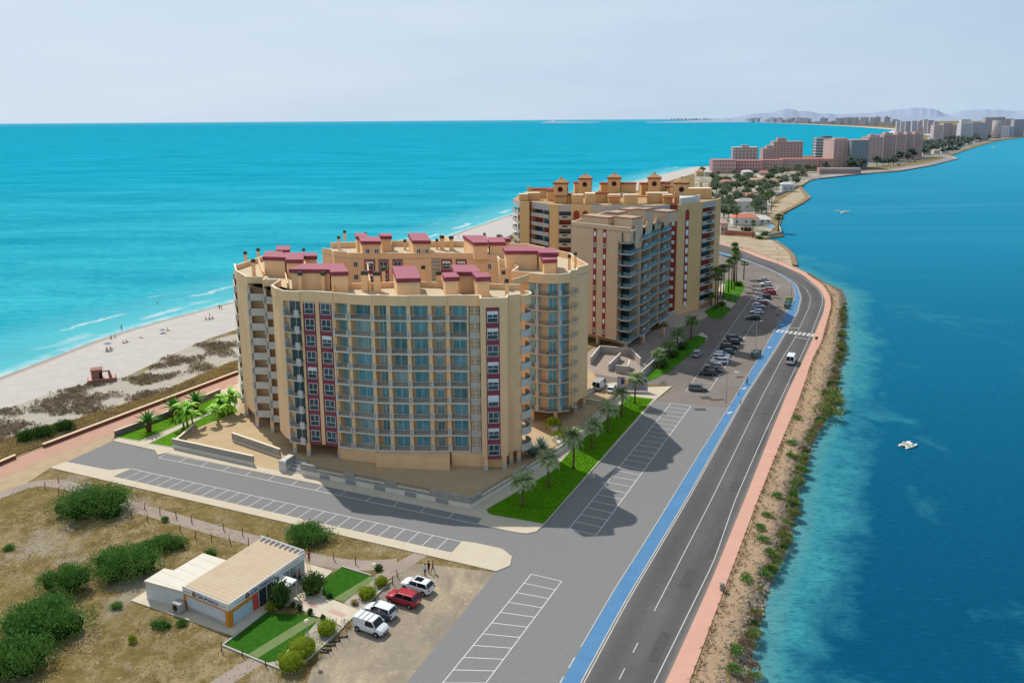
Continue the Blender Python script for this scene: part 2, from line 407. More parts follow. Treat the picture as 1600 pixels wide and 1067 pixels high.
c = t.mix(t.rng(Y, 90, 190), tg('#075a7e'), tg('#0b749a')); c = t.mix(t.rng(Y, 190, 420), c, tg('#1294ba')); c = t.mix(t.rng(Y, 420, 1200), c, tg('#23aacf'))
lowf = t.noise(t.pos((1, 1, 1), (0, 0, .3)), .032, 4, .6, .6); hi = t.noise(v, .30, 4, .7)
sh = t.rng(t.math('ADD', t.math('MULTIPLY', t.math('SUBTRACT', lowf, .5), 26), t.math('ADD', d, t.math('MULTIPLY', t.math('SUBTRACT', hi, .5), 7))), 9.5, 3.5)
patch = t.math('MULTIPLY', t.rng(t.math('ADD', lowf, t.math('MULTIPLY', t.math('SUBTRACT', hi, .5), .16)), .55, .66), t.rng(d, 55, 25))
sh = t.math('MAXIMUM', sh, t.math('MULTIPLY', patch, .55))
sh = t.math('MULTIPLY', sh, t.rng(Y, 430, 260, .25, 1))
shc = t.mix(t.rng(t.noise(v, .5, 5, .7), .48, .66, 0, .6), tg('#4aa9b4'), tg('#2a8a9c'))
sh = t.math('MULTIPLY', sh, .88)
shc = t.mix(t.rng(t.noise(v, .75, 4, .75), .56, .68, 0, .55), shc, tg('#1f6f80'))
shc = t.mix(t.rng(d, 3.5, 0.5, 0, .5), shc, tg('#86b4ac'))
c = t.mix(sh, c, shc)
rip = t.noise(t.pos((.5, 1.7, 1), (0, 0, -.12)), 1.25, 5, .7, .3)
c = t.mix(t.rng(rip, .48, .70, 0, .55), c, tg('#054a6e'))
c = t.mix(t.rng(rip, .42, .28, 0, .30), c, tg('#2c93bb'))
streak = t.noise(t.pos((.15, 1.8, 1), (0, 0, -.1)), .02, 3)
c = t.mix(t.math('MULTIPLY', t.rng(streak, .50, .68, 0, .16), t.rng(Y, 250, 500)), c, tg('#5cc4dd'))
t.col(c); t.bump(rip, .25, .5); M_lag = t.fin(.5, .012)
mb = MB(); vals = []
xs = [16 + 4 * i for i in range(86)]; ys = [16 + 4 * i for i in range(88)]
SRz = [Vector((p.x, p.y, 0)) for p in SR]
for y in ys:
    for x in xs: mb.v.append((x, y, -.80)); vals.append(min(90, seg_dist(Vector((x, y, 0)), SRz)))
nx = len(xs); lagline = list(SRz)
cut = [(p.x, p.y) for p in bank_in]
def land_side(x, y): return inside((x, y), land) and not seg_dist(Vector((x, y, 0)), SRz) < 14
for j in range(len(ys) - 1):
    for i in range(nx - 1):
        cx_, cy_ = xs[i] + 2, ys[j] + 2
        if land_side(cx_, cy_): continue
        if cx_ < 60 and not cx_ > 22: continue
        mb.f.append((j * nx + i, j * nx + i + 1, (j + 1) * nx + i + 1, (j + 1) * nx + i)); mb.mi.append(0); mb.sm.append(False)
x1, y1 = xs[-1], ys[-1]
q = [(x1, ys[0]), (6000, -300), (90000, 8000), (90000, 40000)] 
pe = G(1640, 208); mb.poly([(p[0], p[1], -.80) for p in q] + [(pe.x, pe.y, -.80), (x1, y1, -.80)]); vals += [90] * 6
# stretch beyond the near tiles, under the land on its left side
sp_l = [(p.x, p.y, -.80) for p in GP([(1150, 392), (1170, 350), (1192, 310), (1225, 280), (1290, 268), (1400, 257), (1450, 247), (1500, 232), (1560, 216), (1640, 208)])]
mb.poly([(96, y1, -.80), (x1, y1, -.80)] + [sp_l[-1]] + sp_l[-2::-1]); vals += [90] * (len(sp_l) + 2)
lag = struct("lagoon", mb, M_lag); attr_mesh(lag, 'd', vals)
# -------- bank between the pavement and the lagoon
t = NT("bank_soil"); v = t.pos(); f = t.n('Attribute', attribute_name='d').outputs['Fac']
c = t.mix(t.rng(t.noise(v, .5, 5, .65), .35, .65), tg('#c0a282'), tg('#ceb294'))
c = t.mix(t.rng(t.noise(v, 2.2, 4, .7), .52, .72, 0, .6), c, tg('#8f7757'))
rocky = t.math('ADD', f, t.math('MULTIPLY', t.math('SUBTRACT', t.noise(v, .6, 4, .6), .5), .5))
c2 = t.mix(t.rng(t.noise(v, 1.6, 4, .75), .38, .62), tg('#5f5040'), tg('#ab9c8b'))
c = t.mix(t.rng(rocky, .42, .62), c, c2)
t.col(c); t.bump(t.noise(v, 1.8, 5, .75), .8, .3); M_bank = t.fin(.95, .05)
mb = MB(); vals = []; NB = 200
A = resample(P2[2:], NB); B = smooth_line(SR[1:], NB, 1); k = 9
for i in range(NB):
    for j in range(k):
        s = j / (k - 1); p = A[i].lerp(B[i], s * 1.12)
        z = .03 if s < .55 else lerp(.03, -1.25, ((s - .55) / .45) ** 1.1)
        if .6 < s < .95: z += .35 * mnoise.noise(Vector((p.x * .55, p.y * .55, 3)))
        q = mnoise.noise(Vector((p.x * .3, p.y * .3, 0))) * .9 if j > 0 else 0
        mb.v.append((p.x + q, p.y + q, z)); vals.append(s)
for i in range(NB - 1):
    for j in range(k - 1): mb.f.append((i * k + j, i * k + j + 1, (i + 1) * k + j + 1, (i + 1) * k + j)); mb.mi.append(0); mb.sm.append(True)
bank = struct("bank", mb, M_bank); attr_mesh(bank, 'd', vals)
# -------- road, cycle lane, pavement
t = NT("asphalt_road"); v = t.pos()
c = t.mix(t.rng(t.noise(v, .06, 4), .35, .65), tg('#6f6d6d'), tg('#7b7876'))
c = t.mix(t.rng(t.noise(v, 6, 3, .7), .4, .7, 0, .35), c, tg('#636262'))
uvw = t.n('Attribute', attribute_name='w').outputs['Fac']
wh = t.math('ABSOLUTE', t.math('SUBTRACT', t.n('Math', {0: t.math('MULTIPLY', uvw, 2.0)}, operation='FRACT').outputs[0], .5))
c = t.mix(t.rng(wh, .34, .10, 0, .42), c, tg('#5b5a5c'))
edge = t.math('ABSOLUTE', t.math('SUBTRACT', uvw, .5)); c = t.mix(t.rng(edge, .43, .5, 0, .55), c, tg('#a89e93'))
c = t.mix(t.rng(t.noise(v, .22, 5, .7, .8), .60, .68, 0, .25), c, tg('#4c4b4c'))
c = t.mix(t.rng(t.noise(v, .9, 6, .85, 1.5), .495, .505, 0, .12), c, tg('#3f3e3f'))
t.col(c); t.bump(t.noise(v, 14, 3), .15, .02); M_road = t.fin(.9, .12)
mb = MB(); vals = []
for i in range(NR):
    for j in range(9): p = L2[i].lerp(P1[i], j / 8); mb.v.append((p.x, p.y, .024)); vals.append(j / 8)
for i in range(NR - 1):
    for j in range(8): mb.f.append((i * 9 + j, i * 9 + j + 1, (i + 1) * 9 + j + 1, (i + 1) * 9 + j)); mb.mi.append(0); mb.sm.append(False)
road = struct("road", mb, M_road); attr_mesh(road, 'w', vals)
M_line = mat("road_paint", tg('#dcd9d2'), .7, .10, 1.5)
mb = MB()
ribbon(mb, L1, L2, .040); struct("cycle_lane", mb, mat("blue_lane_paint", tg('#5c93c2'), .75, .10, .35))
mb = MB()
for i in range(NR - 1):
    a, b, c_, d_ = P1[i], P2[i], P2[i + 1], P1[i + 1]
    mb.poly([(a.x, a.y, .14), (b.x, b.y, .14), (c_.x, c_.y, .14), (d_.x, d_.y, .14)])
    mb.poly([(a.x, a.y, .0), (a.x, a.y, .14), (d_.x, d_.y, .14), (d_.x, d_.y, .0)])
    mb.poly([(b.x, b.y, -.1), (b.x, b.y, .14), (c_.x, c_.y, .14), (c_.x, c_.y, -.1)])
t = NT("pink_paving"); v = t.pos()
br = t.n('TexBrick', {'Vector': v, 'Scale': 1.6, 'Mortar Size': .012, 'Color1': (*tg('#e9b5a0'), 1), 'Color2': (*tg('#efbfab'), 1), 'Mortar': (*tg('#d8a590'), 1)})
t.col(t.mix(t.rng(t.noise(v, .3, 4), .4, .7, 0, .5), br.outputs[0], tg('#dfab96'))); M_pink = t.fin(.9, .1)
struct("pavement", mb, M_pink)
def stripe(mb, P, w, z, i0=0, i1=None, dash=None):
    P = P[i0:i1]; a = offset_line(P, -w / 2); b = offset_line(P, w / 2)
    if not dash: ribbon(mb, a, b, z); return
    fine = resample(P, int(sum((p - q).length for p, q in zip(P, P[1:])) / .5)); a = offset_line(fine, -w / 2); b = offset_line(fine, w / 2)
    on, per = dash; i = 0
    while i + on < len(fine): ribbon(mb, a[i:i + on + 1], b[i:i + on + 1], z); i += per
mb = MB()
stripe(mb, R1, .13, .046); ci = min(range(NR), key=lambda i: (CLn[i] - G(1018, 963)).length)
stripe(mb, CLn, .12, .046, ci, 108); stripe(mb, CLn, .12, .046, 0, ci, (4, 10))
stripe(mb, offset_line(L1, -.1), .12, .050, 14); stripe(mb, offset_line(L1, -.1), .16, .050, 0, 15, (4, 7))
stripe(mb, offset_line(L2, .02), .13, .050); stripe(mb, offset_line(L2, .34), .13, .050)
# zebra crossing over lane and road, stop lines, lane arrows
za, zb = G(1209, 516.5), G(1270, 524); u = (zb - za).normalized(); w = Vector((-u.y, u.x, 0)); Lz = (zb - za).length
n = 10
for i in range(n):
    p = za + u * (Lz * i / (n - 1)); q = u * .40
    mb.poly([tuple(p - q - w * 1.7 + Vector((0, 0, .056))), tuple(p + q - w * 1.7 + Vector((0, 0, .056))), tuple(p + q + w * 1.9 + Vector((0, 0, .056))), tuple(p - q + w * 1.9 + Vector((0, 0, .056)))])
def bar(mb, a, b, w, z):
    a = Vector((a[0], a[1], z)); b = Vector((b[0], b[1], z)); d = (b - a).normalized(); n_ = Vector((-d.y, d.x, 0)) * w / 2
    mb.poly([tuple(a - n_), tuple(b - n_), tuple(b + n_), tuple(a + n_)])
bar(mb, G(1242, 527), G(1262, 530), .4, .057); bar(mb, G(1224, 513), G(1248, 513), .4, .057)
for px, py in ((1202, 543), (1163, 607), (1140, 645), (1222, 508)):
    p = G(px, py); bar(mb, p - Vector((.6, .5, 0)), p + Vector((.6, .5, 0)), .7, .058)
bar(mb, G(1147, 581), G(1155, 582), .8, .058)
struct("road_markings", mb, M_line)
mb = MB(); _rp = random.Random(3)
for px, py, L_, w_ in ((1120, 850, 9, 1.1), (1075, 905, 5, 1.6), (1190, 690, 12, .9), (1030, 1010, 6, 1.2), (1236, 590, 8, 1.0), (1150, 760, 4, 1.5)):
    i = min(range(NR), key=lambda k: (CLn[k] - G(px, py)).length); d_ = (CLn[min(NR - 1, i + 1)] - CLn[i]).normalized(); p_ = G(px, py); bar(mb, p_ - d_ * L_ / 2, p_ + d_ * L_ / 2, w_, .035)
for px, py in ((1085, 640), (1110, 625), (1150, 590), (1160, 520), (1205, 480), (1095, 622)): p_ = G(px, py); bar(mb, p_, p_ + Vector((_rp.uniform(2, 4), _rp.uniform(-1, 1), 0)), _rp.uniform(1, 2.2), .026)
struct("asphalt_patches", mb, mat("patch_asphalt", tg('#5d5b5c'), .9, .15, 1.2))
# -------- old car park strip and new grey car park
t = NT("old_asphalt"); v = t.pos()
c = t.mix(t.rng(t.noise(v, .05, 4), .35, .65), tg('#8a7f78'), tg('#9a8f87'))
c = t.mix(t.rng(t.noise(v, .5, 5, .7), .52, .75, 0, .5), c, tg('#7c726c')); t.col(c); M_oldas = t.fin(.92, .1)
lotE = [L1[i] for i in range(NR)]
near_i = min(range(NR), key=lambda i: (L1[i] - G(1140, 640)).length)
far_i = NR - 1
lot_old = [G(1024, 626), G(1045, 612), G(1052, 603), G(960, 596), G(918, 600), G(905, 592), G(940, 566), G(985, 572), G(1040, 540), G(1050, 500), G(1090, 478), G(1120, 440), G(1122, 395)] + [Vector((p.x, p.y, 0)) for p in reversed(L1[near_i:far_i])]
struct("old_car_park", MB().poly([(p.x, p.y, .012) for p in lot_old]), M_oldas)
t = NT("grey_asphalt"); v = t.pos()
c = t.mix(t.rng(t.noise(v, 3.0, 5, .8), .30, .72), tg('#8b8a8a'), tg('#a3a2a1'))
c = t.mix(t.rng(t.noise(v, 7, 4, .8), .42, .7, 0, .5), c, tg('#7e7d7d')); c = t.mix(t.rng(t.noise(v, .05, 3), .4, .65, 0, .4), c, tg('#989694'))
t.col(c); t.bump(t.noise(v, 5, 3), .2, .02); M_newas = t.fin(.92, .1)
lot_new = GP([(1140, 638), (1082, 632), (1024, 625.5), (850, 820), (838, 831), (823, 834), (783, 827.5), (746, 819), (754.5, 809.6), (430, 743.6), (260, 708), (246.5, 711.7), (242.5, 704), (175.6, 689), (103, 722), (150, 731), (171.6, 735), (206, 732), (177.5, 745), (706, 864), (722, 846), (745, 849), (785, 858), (800, 870), (797, 884), (775, 893), (635, 1067)]) + [Vector((-20, 40, 0)), Vector((-14, 30, 0))] + [Vector((p.x, p.y, 0)) for p in L1[:near_i + 1]]
struct("car_park", MB().poly([(p.x, p.y, .018) for p in lot_new]), M_newas)
mb = MB()
def bay_grid(A, B, C, D, step, last=True):
    "A->B one long edge, D->C the other; lines across every step metres"
    A, B, C, D = (Vector(q) for q in (A, B, C, D)); n = max(2, round((B - A).length / step))
    bar(mb, A, B, .12, .034); bar(mb, D, C, .12, .034)
    for i in range(n + 1): bar(mb, A.lerp(B, i / n), D.lerp(C, i / n), .12, .037)
bay_grid(G(830, 897), G(691.4, 1067), G(759, 1067), G(877.7, 908), 2.45)
bay_grid(G(1048.5, 630), G(889, 826), G(931.6, 836), G(1080, 634), 2.5)
bay_grid(G(206, 732.5), G(723, 846.5), G(706, 863.5), G(178, 745), 2.45)
bay_grid(G(248, 715), G(746, 819), G(754.5, 810.2), G(260, 708.5), 5.0)
bay_grid(G(1071, 612), G(1193, 440), G(1217, 446), G(1106, 614), 2.5)
struct("parking_markings", mb, mat("fresh_paint", tg('#f2f2f0'), .7, .04, 1.5))
# -------- pavements round the new building and along the side street
t = NT("cream_paving"); v = t.pos()
br = t.n('TexBrick', {'Vector': v, 'Scale': 1.3, 'Mortar Size': .012, 'Color1': (*tg('#e6d8c0'), 1), 'Color2': (*tg('#ecdfc9'), 1), 'Mortar': (*tg('#d6c6ab'), 1)})
t.col(t.mix(t.rng(t.noise(v, .4, 4), .4, .7, 0, .4), br.outputs[0], tg('#dccbb0'))); M_cream = t.fin(.9, .1)
front = GP([(175.6, 689), (242.5, 704), (246.5, 711.7), (260, 708), (430, 743.6), (754.5, 809.6), (746, 819), (783, 827.5), (810, 833), (823, 834), (838, 831), (850, 820), (1024, 625.5), (1050, 604), (1000, 606), (960, 598), (930, 602), (915, 640), (905, 560), (372, 560), (372, 600), (300, 628)])
struct("building_pavement", MB().prism(front, -.1, .13), M_cream)
side = GP([(78, 730), (150, 731), (171.6, 735), (206, 732), (177.5, 745), (706, 864), (722, 846), (745, 849), (785, 858), (800, 870), (797, 884), (775, 893), (650, 864)])
side[0] = G(78, 731); side.insert(1, G(104, 722))
struct("side_pavement", MB().prism(side, -.1, .12), M_cream)
# -------- seaside promenade
prom = GP([(-160, 800), (0, 726), (24, 716), (68, 699), (219, 643), (361, 589), (372, 584), (372, 602), (340, 613), (256, 649), (180, 677), (150, 688), (81, 713), (0, 748), (-160, 822)])
prom = [Vector((-160, 30, 0))] + prom + [Vector((-150, 30, 0))]
pu = (G(361, 589) - G(68, 699)).normalized(); ext = G(361, 589) + pu * 90
prom.insert(7, ext); prom.insert(8, ext + Vector((pu.y, -pu.x, 0)) * 4.2)
struct("promenade", MB().poly([(p.x, p.y, .02) for p in prom]), mat('promenade_paving', tg('#d3a58f'), .9, .08, .5))
struct("promenade_verge", MB().poly([(p.x, p.y, .008) for p in GP([(-160, 822), (0, 748), (81, 713), (150, 688), (180, 677), (175, 690), (103, 722), (78, 731), (30, 762), (-100, 812)])]), mat("verge_earth", tg('#c9b08e'), .95, .12, .5))
# -------- gravel yard beside the office and its path
t = NT("gravel"); v = t.pos()
c = t.mix(t.rng(t.noise(t.pos((1, .5, 1), (0, 0, .7)), .35, 6, .7, .5), .36, .66), tg('#a39484'), tg('#d3c2a2'))
c = t.mix(t.rng(t.noise(v, .07, 3), .42, .60), tg('#a19487'), c)
c = t.mix(t.rng(t.noise(v, 2.4, 5, .8), .50, .72, 0, .7), c, tg('#8f8070')); c = t.mix(t.rng(t.noise(v, .9, 4, .7), .58, .7, 0, .55), c, tg('#e2d5bb'))
t.col(c); t.bump(t.noise(v, 6, 4, .7), .35, .05); M_gravel = t.fin(.95, .05)
yard = GP([(480, 1067), (488, 1042), (555, 975), (612, 905), (640, 880), (690, 884), (775, 894), (635, 1067)]) + [Vector((-22, 40, 0)), Vector((-40, 40, 0))]
struct("gravel_yard", MB().poly([(p.x, p.y, .010) for p in yard]), M_gravel)
M_track = mat("dirt_track", tg('#b3a395'), .95, .12, .4)
trk = smooth_line(GP([(-40, 790), (30, 762), (60, 752), (100, 756), (160, 775), (220, 795), (280, 812), (350, 832), (420, 850), (480, 872), (560, 885), (620, 880)]), 50, 3)
mb = MB(); ribbon(mb, offset_line(trk, -1.3), offset_line(trk, 1.3), .012)
stp = [a.copy() for a in GP([(345, 1067), (452, 1000)])]; d = (stp[0] - stp[1]).normalized(); stp = [stp[0] + d * 25, stp[1]]
ribbon(mb, offset_line(stp, -1.1), offset_line(stp, 1.1), .014)
stp = GP([(575, 915), (660, 864)]); ribbon(mb, offset_line(stp, -1.1), offset_line(stp, 1.1), .014)
struct("path", mb, M_track)
# -------- hills far across the lagoon, distance haze mixed into their colours
def ridge(dist, prof, base, col_, wob=3):
    mb = MB(); n = len(prof)
    pts = []
    for px, y in prof:
        d = CF + (px - 800) / FPX * CR; d = Vector((d.x, d.y, 0)).normalized()
        hy = 187.5 - .00698 * (px - 800)
        pts.append((d * dist, max(2, (hy - y) / FPX * dist)))
    N = 240; R = []
    for i in range(N):
        s = i / (N - 1) * (n - 1); k = min(n - 2, int(s)); f_ = s - k; f_ = f_ * f_ * (3 - 2 * f_)
        P = pts[k][0].lerp(pts[k + 1][0], s - k); h = lerp(pts[k][1], pts[k + 1][1], f_)
        h *= 1 + .10 * mnoise.noise(Vector((i * .16, dist, 0))) + .015 * mnoise.noise(Vector((i * .3, dist, 0))); R.append((P, h))
    m = 6
    for P, h in R:
        for j in range(m + 1):
            q = j / m; o = P * (1 + (q - .5) * .22); hh = h * math.sin(PI * q) ** 1.2 * (1 + .10 * mnoise.noise(Vector((P.x * .0004, P.y * .0004, j * 1.7)))) if 0 < q < 1 else 0
            mb.v.append((o.x, o.y, -2 + (h if j == m // 2 else min(hh, h * .97))))
    for i in range(N - 1):
        for j in range(m): mb.f.append((i * (m + 1) + j, (i + 1) * (m + 1) + j, (i + 1) * (m + 1) + j + 1, i * (m + 1) + j + 1)); mb.mi.append(0); mb.sm.append(True)
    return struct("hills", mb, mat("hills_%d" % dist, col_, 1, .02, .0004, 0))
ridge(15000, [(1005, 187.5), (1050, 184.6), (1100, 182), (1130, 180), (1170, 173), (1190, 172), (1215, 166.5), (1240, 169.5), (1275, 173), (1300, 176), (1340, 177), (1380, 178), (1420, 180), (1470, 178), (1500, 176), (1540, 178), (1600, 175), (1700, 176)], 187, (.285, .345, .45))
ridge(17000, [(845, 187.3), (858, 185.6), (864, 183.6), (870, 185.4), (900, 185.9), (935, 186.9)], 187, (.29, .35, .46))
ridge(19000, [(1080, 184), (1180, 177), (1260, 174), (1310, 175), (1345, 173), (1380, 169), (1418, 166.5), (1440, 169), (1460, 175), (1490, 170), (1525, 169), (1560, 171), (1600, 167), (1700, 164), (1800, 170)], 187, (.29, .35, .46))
# ================================================================ the new apartment block (front)
M_och = mat("ochre_render", '#eac296', .9, .07, .5, .1, streak=True)
M_ochd = mat("ochre_recess", '#d8a678', .9, .05, .35, .1)
M_ter = mat("terrace_tiles", tg('#e4d2b2'), .9, .06, .8, .1)
M_cop = mat("coping", '#e3d5bd', .8, .05, 1, .15)
M_red = mat("wine_render", '#8a4550', .85, .08, .5, .15)
M_redtop = mat("mauve_roof", tg('#c07886'), .85, .05, .6, .15)
M_frame = mat("white_frame", '#dfe3e3', .5, .04, 2, .3)
M_shut = mat("white_shutter", '#d9dadb', .6, .04, 2, .3)
M_dark = mat("dark_opening", '#2a2723', .9, .1, 1, .1)
M_cap = mat("chimney_cap", '#4a463f', .8, .1, 1, .2)
M_soff = mat("soffit", '#8a7457', .9, .06, .6, .1)
def stonemat(name, a, b, mo, sc=1.5):
    t = NT(name); v = t.pos()
    sp_ = t.n('SeparateXYZ', {0: v}); h = t.n('CombineXYZ', {0: t.math('ADD', sp_.outputs[0], sp_.outputs[1]), 1: sp_.outputs[2]}).outputs[0]
    br = t.n('TexBrick', {'Vector': h, 'Scale': sc, 'Mortar Size': .02, 'Brick Width': .6, 'Row Height': .2, 'Color1': (*lin(a), 1), 'Color2': (*lin(b), 1), 'Mortar': (*lin(mo), 1)})
    n = t.noise(v, 2.2, 4, .7)
    t.col(t.mix(t.rng(n, .4, .7, 0, .45), br.outputs[0], lin(mo))); t.bump(n, .4, .05); return t.fin(.9, .1)
M_stone = stonemat("grey_stone", '#d6d2cb', '#c3bfb8', '#a9a59f')
def glassmat(name, a, b, rough=.12, sc=.5):
    t = NT(name); v = t.pos()
    sp_ = t.n('SeparateXYZ', {0: v}); k = t.rng(t.noise(t.pos((.4, .4, .5)), sc, 3), .35, .65)
    cur = t.rng(t.noise(t.pos((3.2, 3.2, .02)), 1.0, 2), .46, .60, 0, .5)
    t.col(t.mix(cur, t.mix(k, lin(a), lin(b)), mul(lin(b), 1.25))); return t.fin(rough, .5)
M_glass = glassmat("teal_glass", '#4b93a3', '#82bdca')
M_glass2 = glassmat('teal_glass_dim', '#3f7783', '#6fa0aa', sc=.9)
M_glass3 = glassmat('curtained_glass', '#6f9ba2', '#a3c2c4', sc=.7)
M_glassd = glassmat("dark_glass", '#22383f', '#3c5860')
def clearmat(name, c, alpha):
    t = NT(name); t.col(lin(c)); t.b.inputs['Alpha'].default_value = alpha; return t.fin(.1, .5)
M_slabl = mat('balcony_slab', '#ddd7cc', .85, .06, 1, .1)
M_rail = clearmat("smoked_rail", '#57493b', .30)
Z0, FH, NF = 2.75, 3.05, 9
ZR = Z0 + FH * NF                    # 30.2 roof slab
ZP = 31.6
apt = thing("apartment_building", G(600, 690), "ochre nine storey horseshoe apartment block with mauve penthouse roofs on stone boundary terrace", "apartment building")
def pane_window(parent, fr, u0, u1, n, z0, z1, glass, name='window', shutter=0.0, mull=1, transom=False, fw=.07):
    "frame mesh with its pane as a sub-part"
    mb = MB(); d0, d1 = n, n + .07
    mb.fb(fr, u0, u0 + fw, d0, d1, z0, z1); mb.fb(fr, u1 - fw, u1, d0, d1, z0, z1)
    mb.fb(fr, u0 + fw, u1 - fw, d0, d1, z1 - fw, z1); mb.fb(fr, u0 + fw, u1 - fw, d0, d1, z0, z0 + fw)
    for i in range(mull):
        c = lerp(u0, u1, (i + 1) / (mull + 1)); zz = z0 + (z1 - z0) * .42 if transom else z0 + fw
        mb.fb(fr, c - fw / 2, c + fw / 2, d0, d1, zz + (fw / 2 if transom else 0), z1 - fw)
    if transom:
        zt = z0 + (z1 - z0) * .42; mb.fb(fr, u0 + fw, u1 - fw, d0, d1 - .004, zt - fw / 2, zt + fw / 2)
    w = mb.build(name, M_frame, parent)
    MB().fq(fr, u0 + .02, u1 - .02, n + .03, z0 + .02, z1 - .02).build('pane', glass, w)
    if shutter: MB().fb(fr, u0 + fw, u1 - fw, n + .04, n + .09, z1 - fw - (z1 - z0) * shutter, z1 - fw).build('shutter', M_shut, w)
    return w
rnd = random.Random(11)
# ---- front wing: facade line, left to right: (end point, kind)
Q = [(-45.4, 147.9), (-43.4, 144.5), (-42.0, 142.9), (-38.5, 141.9), (-35.4, 141.4), (-32.2, 140.4), (-29.3, 139.4), (-24.9, 138.2), (-22.0, 137.9), (-18.4, 137.6), (-14.6, 137.55), (-11.5, 137.6), (-7.7, 137.3), (-5.7, 137.2)]
kinds = ['wall', 'wall', 'angled', 'red', 'red', 'bayL', 'bay', 'bayS', 'bay', 'bay', 'bayN', 'bay', 'lattice']
REC = 1.9
wall = MB(); cop = MB(); roof = MB(); pillars = []
body = []; tline = []
par = MB(); par2 = MB(); cop2 = MB(); WING = [par, cop]
def parapet(fr, z0, z1, n1=.03, k=[0]):
    k[0] += 1; e = .002 * (k[0] % 7)
    WING[0].fb(fr, .0, fr.L, -.22, n1, z0, z1 + e); WING[1].fb(fr, -.02, fr.L + .02, -.25, n1 + .03, z1 + e, z1 + .07 + e)
segs = []
for a, b, kd in zip(Q, Q[1:], kinds):
    fr = Fr(a, b); segs.append((fr, kd)); o = REC if kd.startswith('bay') else (.7 if kd == 'angled' else .6 if kd == 'lattice' else .12 if kd == 'red' else 0)
    body += [fr.p(0, -o, 0), fr.p(fr.L, -o, 0)]; tline += [fr.p(0, -.02, 0), fr.p(fr.L, -.02, 0)]
# ---- the protruding red column at the right corner and the rounded end
RC = [(-5.7, 137.2), (-5.6, 134.7), (-.9, 135.1), (-.8, 137.2), (1.5, 137.9), (3.0, 139.8)]
rc = [Vector((x, y, 0)) for x, y in RC]
body += rc[1:5]; tline += rc[1:5]
rest = [Vector((1.5, 148.5, 0)), Vector((-12, 150.6, 0)), Vector((-20, 152.2, 0)), Vector((-31.5, 150.4, 0)), Vector((-38, 156, 0)), Vector((-42, 165, 0)), Vector((-44, 178, 0)), Vector((-49, 183.5, 0)), Vector((-57.5, 184.5, 0)), Vector((-60.0, 172, 0))]
# left wing outer facade (from far to near)
LW = [(-60.4, 171.2), (-57.6, 163.8), (-56.4, 161.7), (-52.9, 156.3), (-48.9, 156.1), (-48.8, 153.4), (-45.3, 153.2), (-45.4, 147.9)]
lw_kind = ['end', 'wall', 'wall', 'stone', 'wall', 'stone', 'wall']
lw_body = []; lw_t = []; lw_segs = []
for a, b, kd in zip(LW, LW[1:], lw_kind):
    fr = Fr(a, b); lw_segs.append((fr, kd)); o = 1.6 if kd != 'wall' else 0
    lw_body += [fr.p(0, -o, 0), fr.p(fr.L, -o, 0)]; lw_t += [fr.p(0, -.02, 0), fr.p(fr.L, -.02, 0)]
full_body = lw_body + body + rest; full_t = lw_t + tline + rest
wall.prism(full_body, Z0, ZR - .25)
roof.prism(full_t, ZR - .25, ZR + .05, 0)
for i_, (fr, kd) in enumerate(segs): parapet(fr, ZR - .35, ZP + (.12 if kd in ('red', 'lattice') else (.0, .05)[i_ % 2]), .03 if i_ % 2 else .17)
for a, b in zip(RC[:4], RC[1:5]): parapet(Fr(a, b), ZR - .3, ZP + .1)
for fr, kd in lw_segs: parapet(fr, ZR - .6, ZP)
rr = [Vector((1.5, 137.9, 0))] + rest + [lw_t[0]]
for a, b in zip(rr[1:-1], rr[2:]): parapet(Fr(a, b), ZR, ZP - .35)
# recess side walls / piers
for fr, kd in segs:
    if kd.startswith('bay'):
        for u in (0, fr.L - .32): wall.fb(fr, u, u + .32, -REC, -.02, Z0, ZR - .36)
for fr, kd in lw_segs:
    if kd != 'wall':
        for u in (0.02, fr.L - .32): wall.fb(fr, u, u + .3, -1.6, -.05, Z0, ZR - .6)
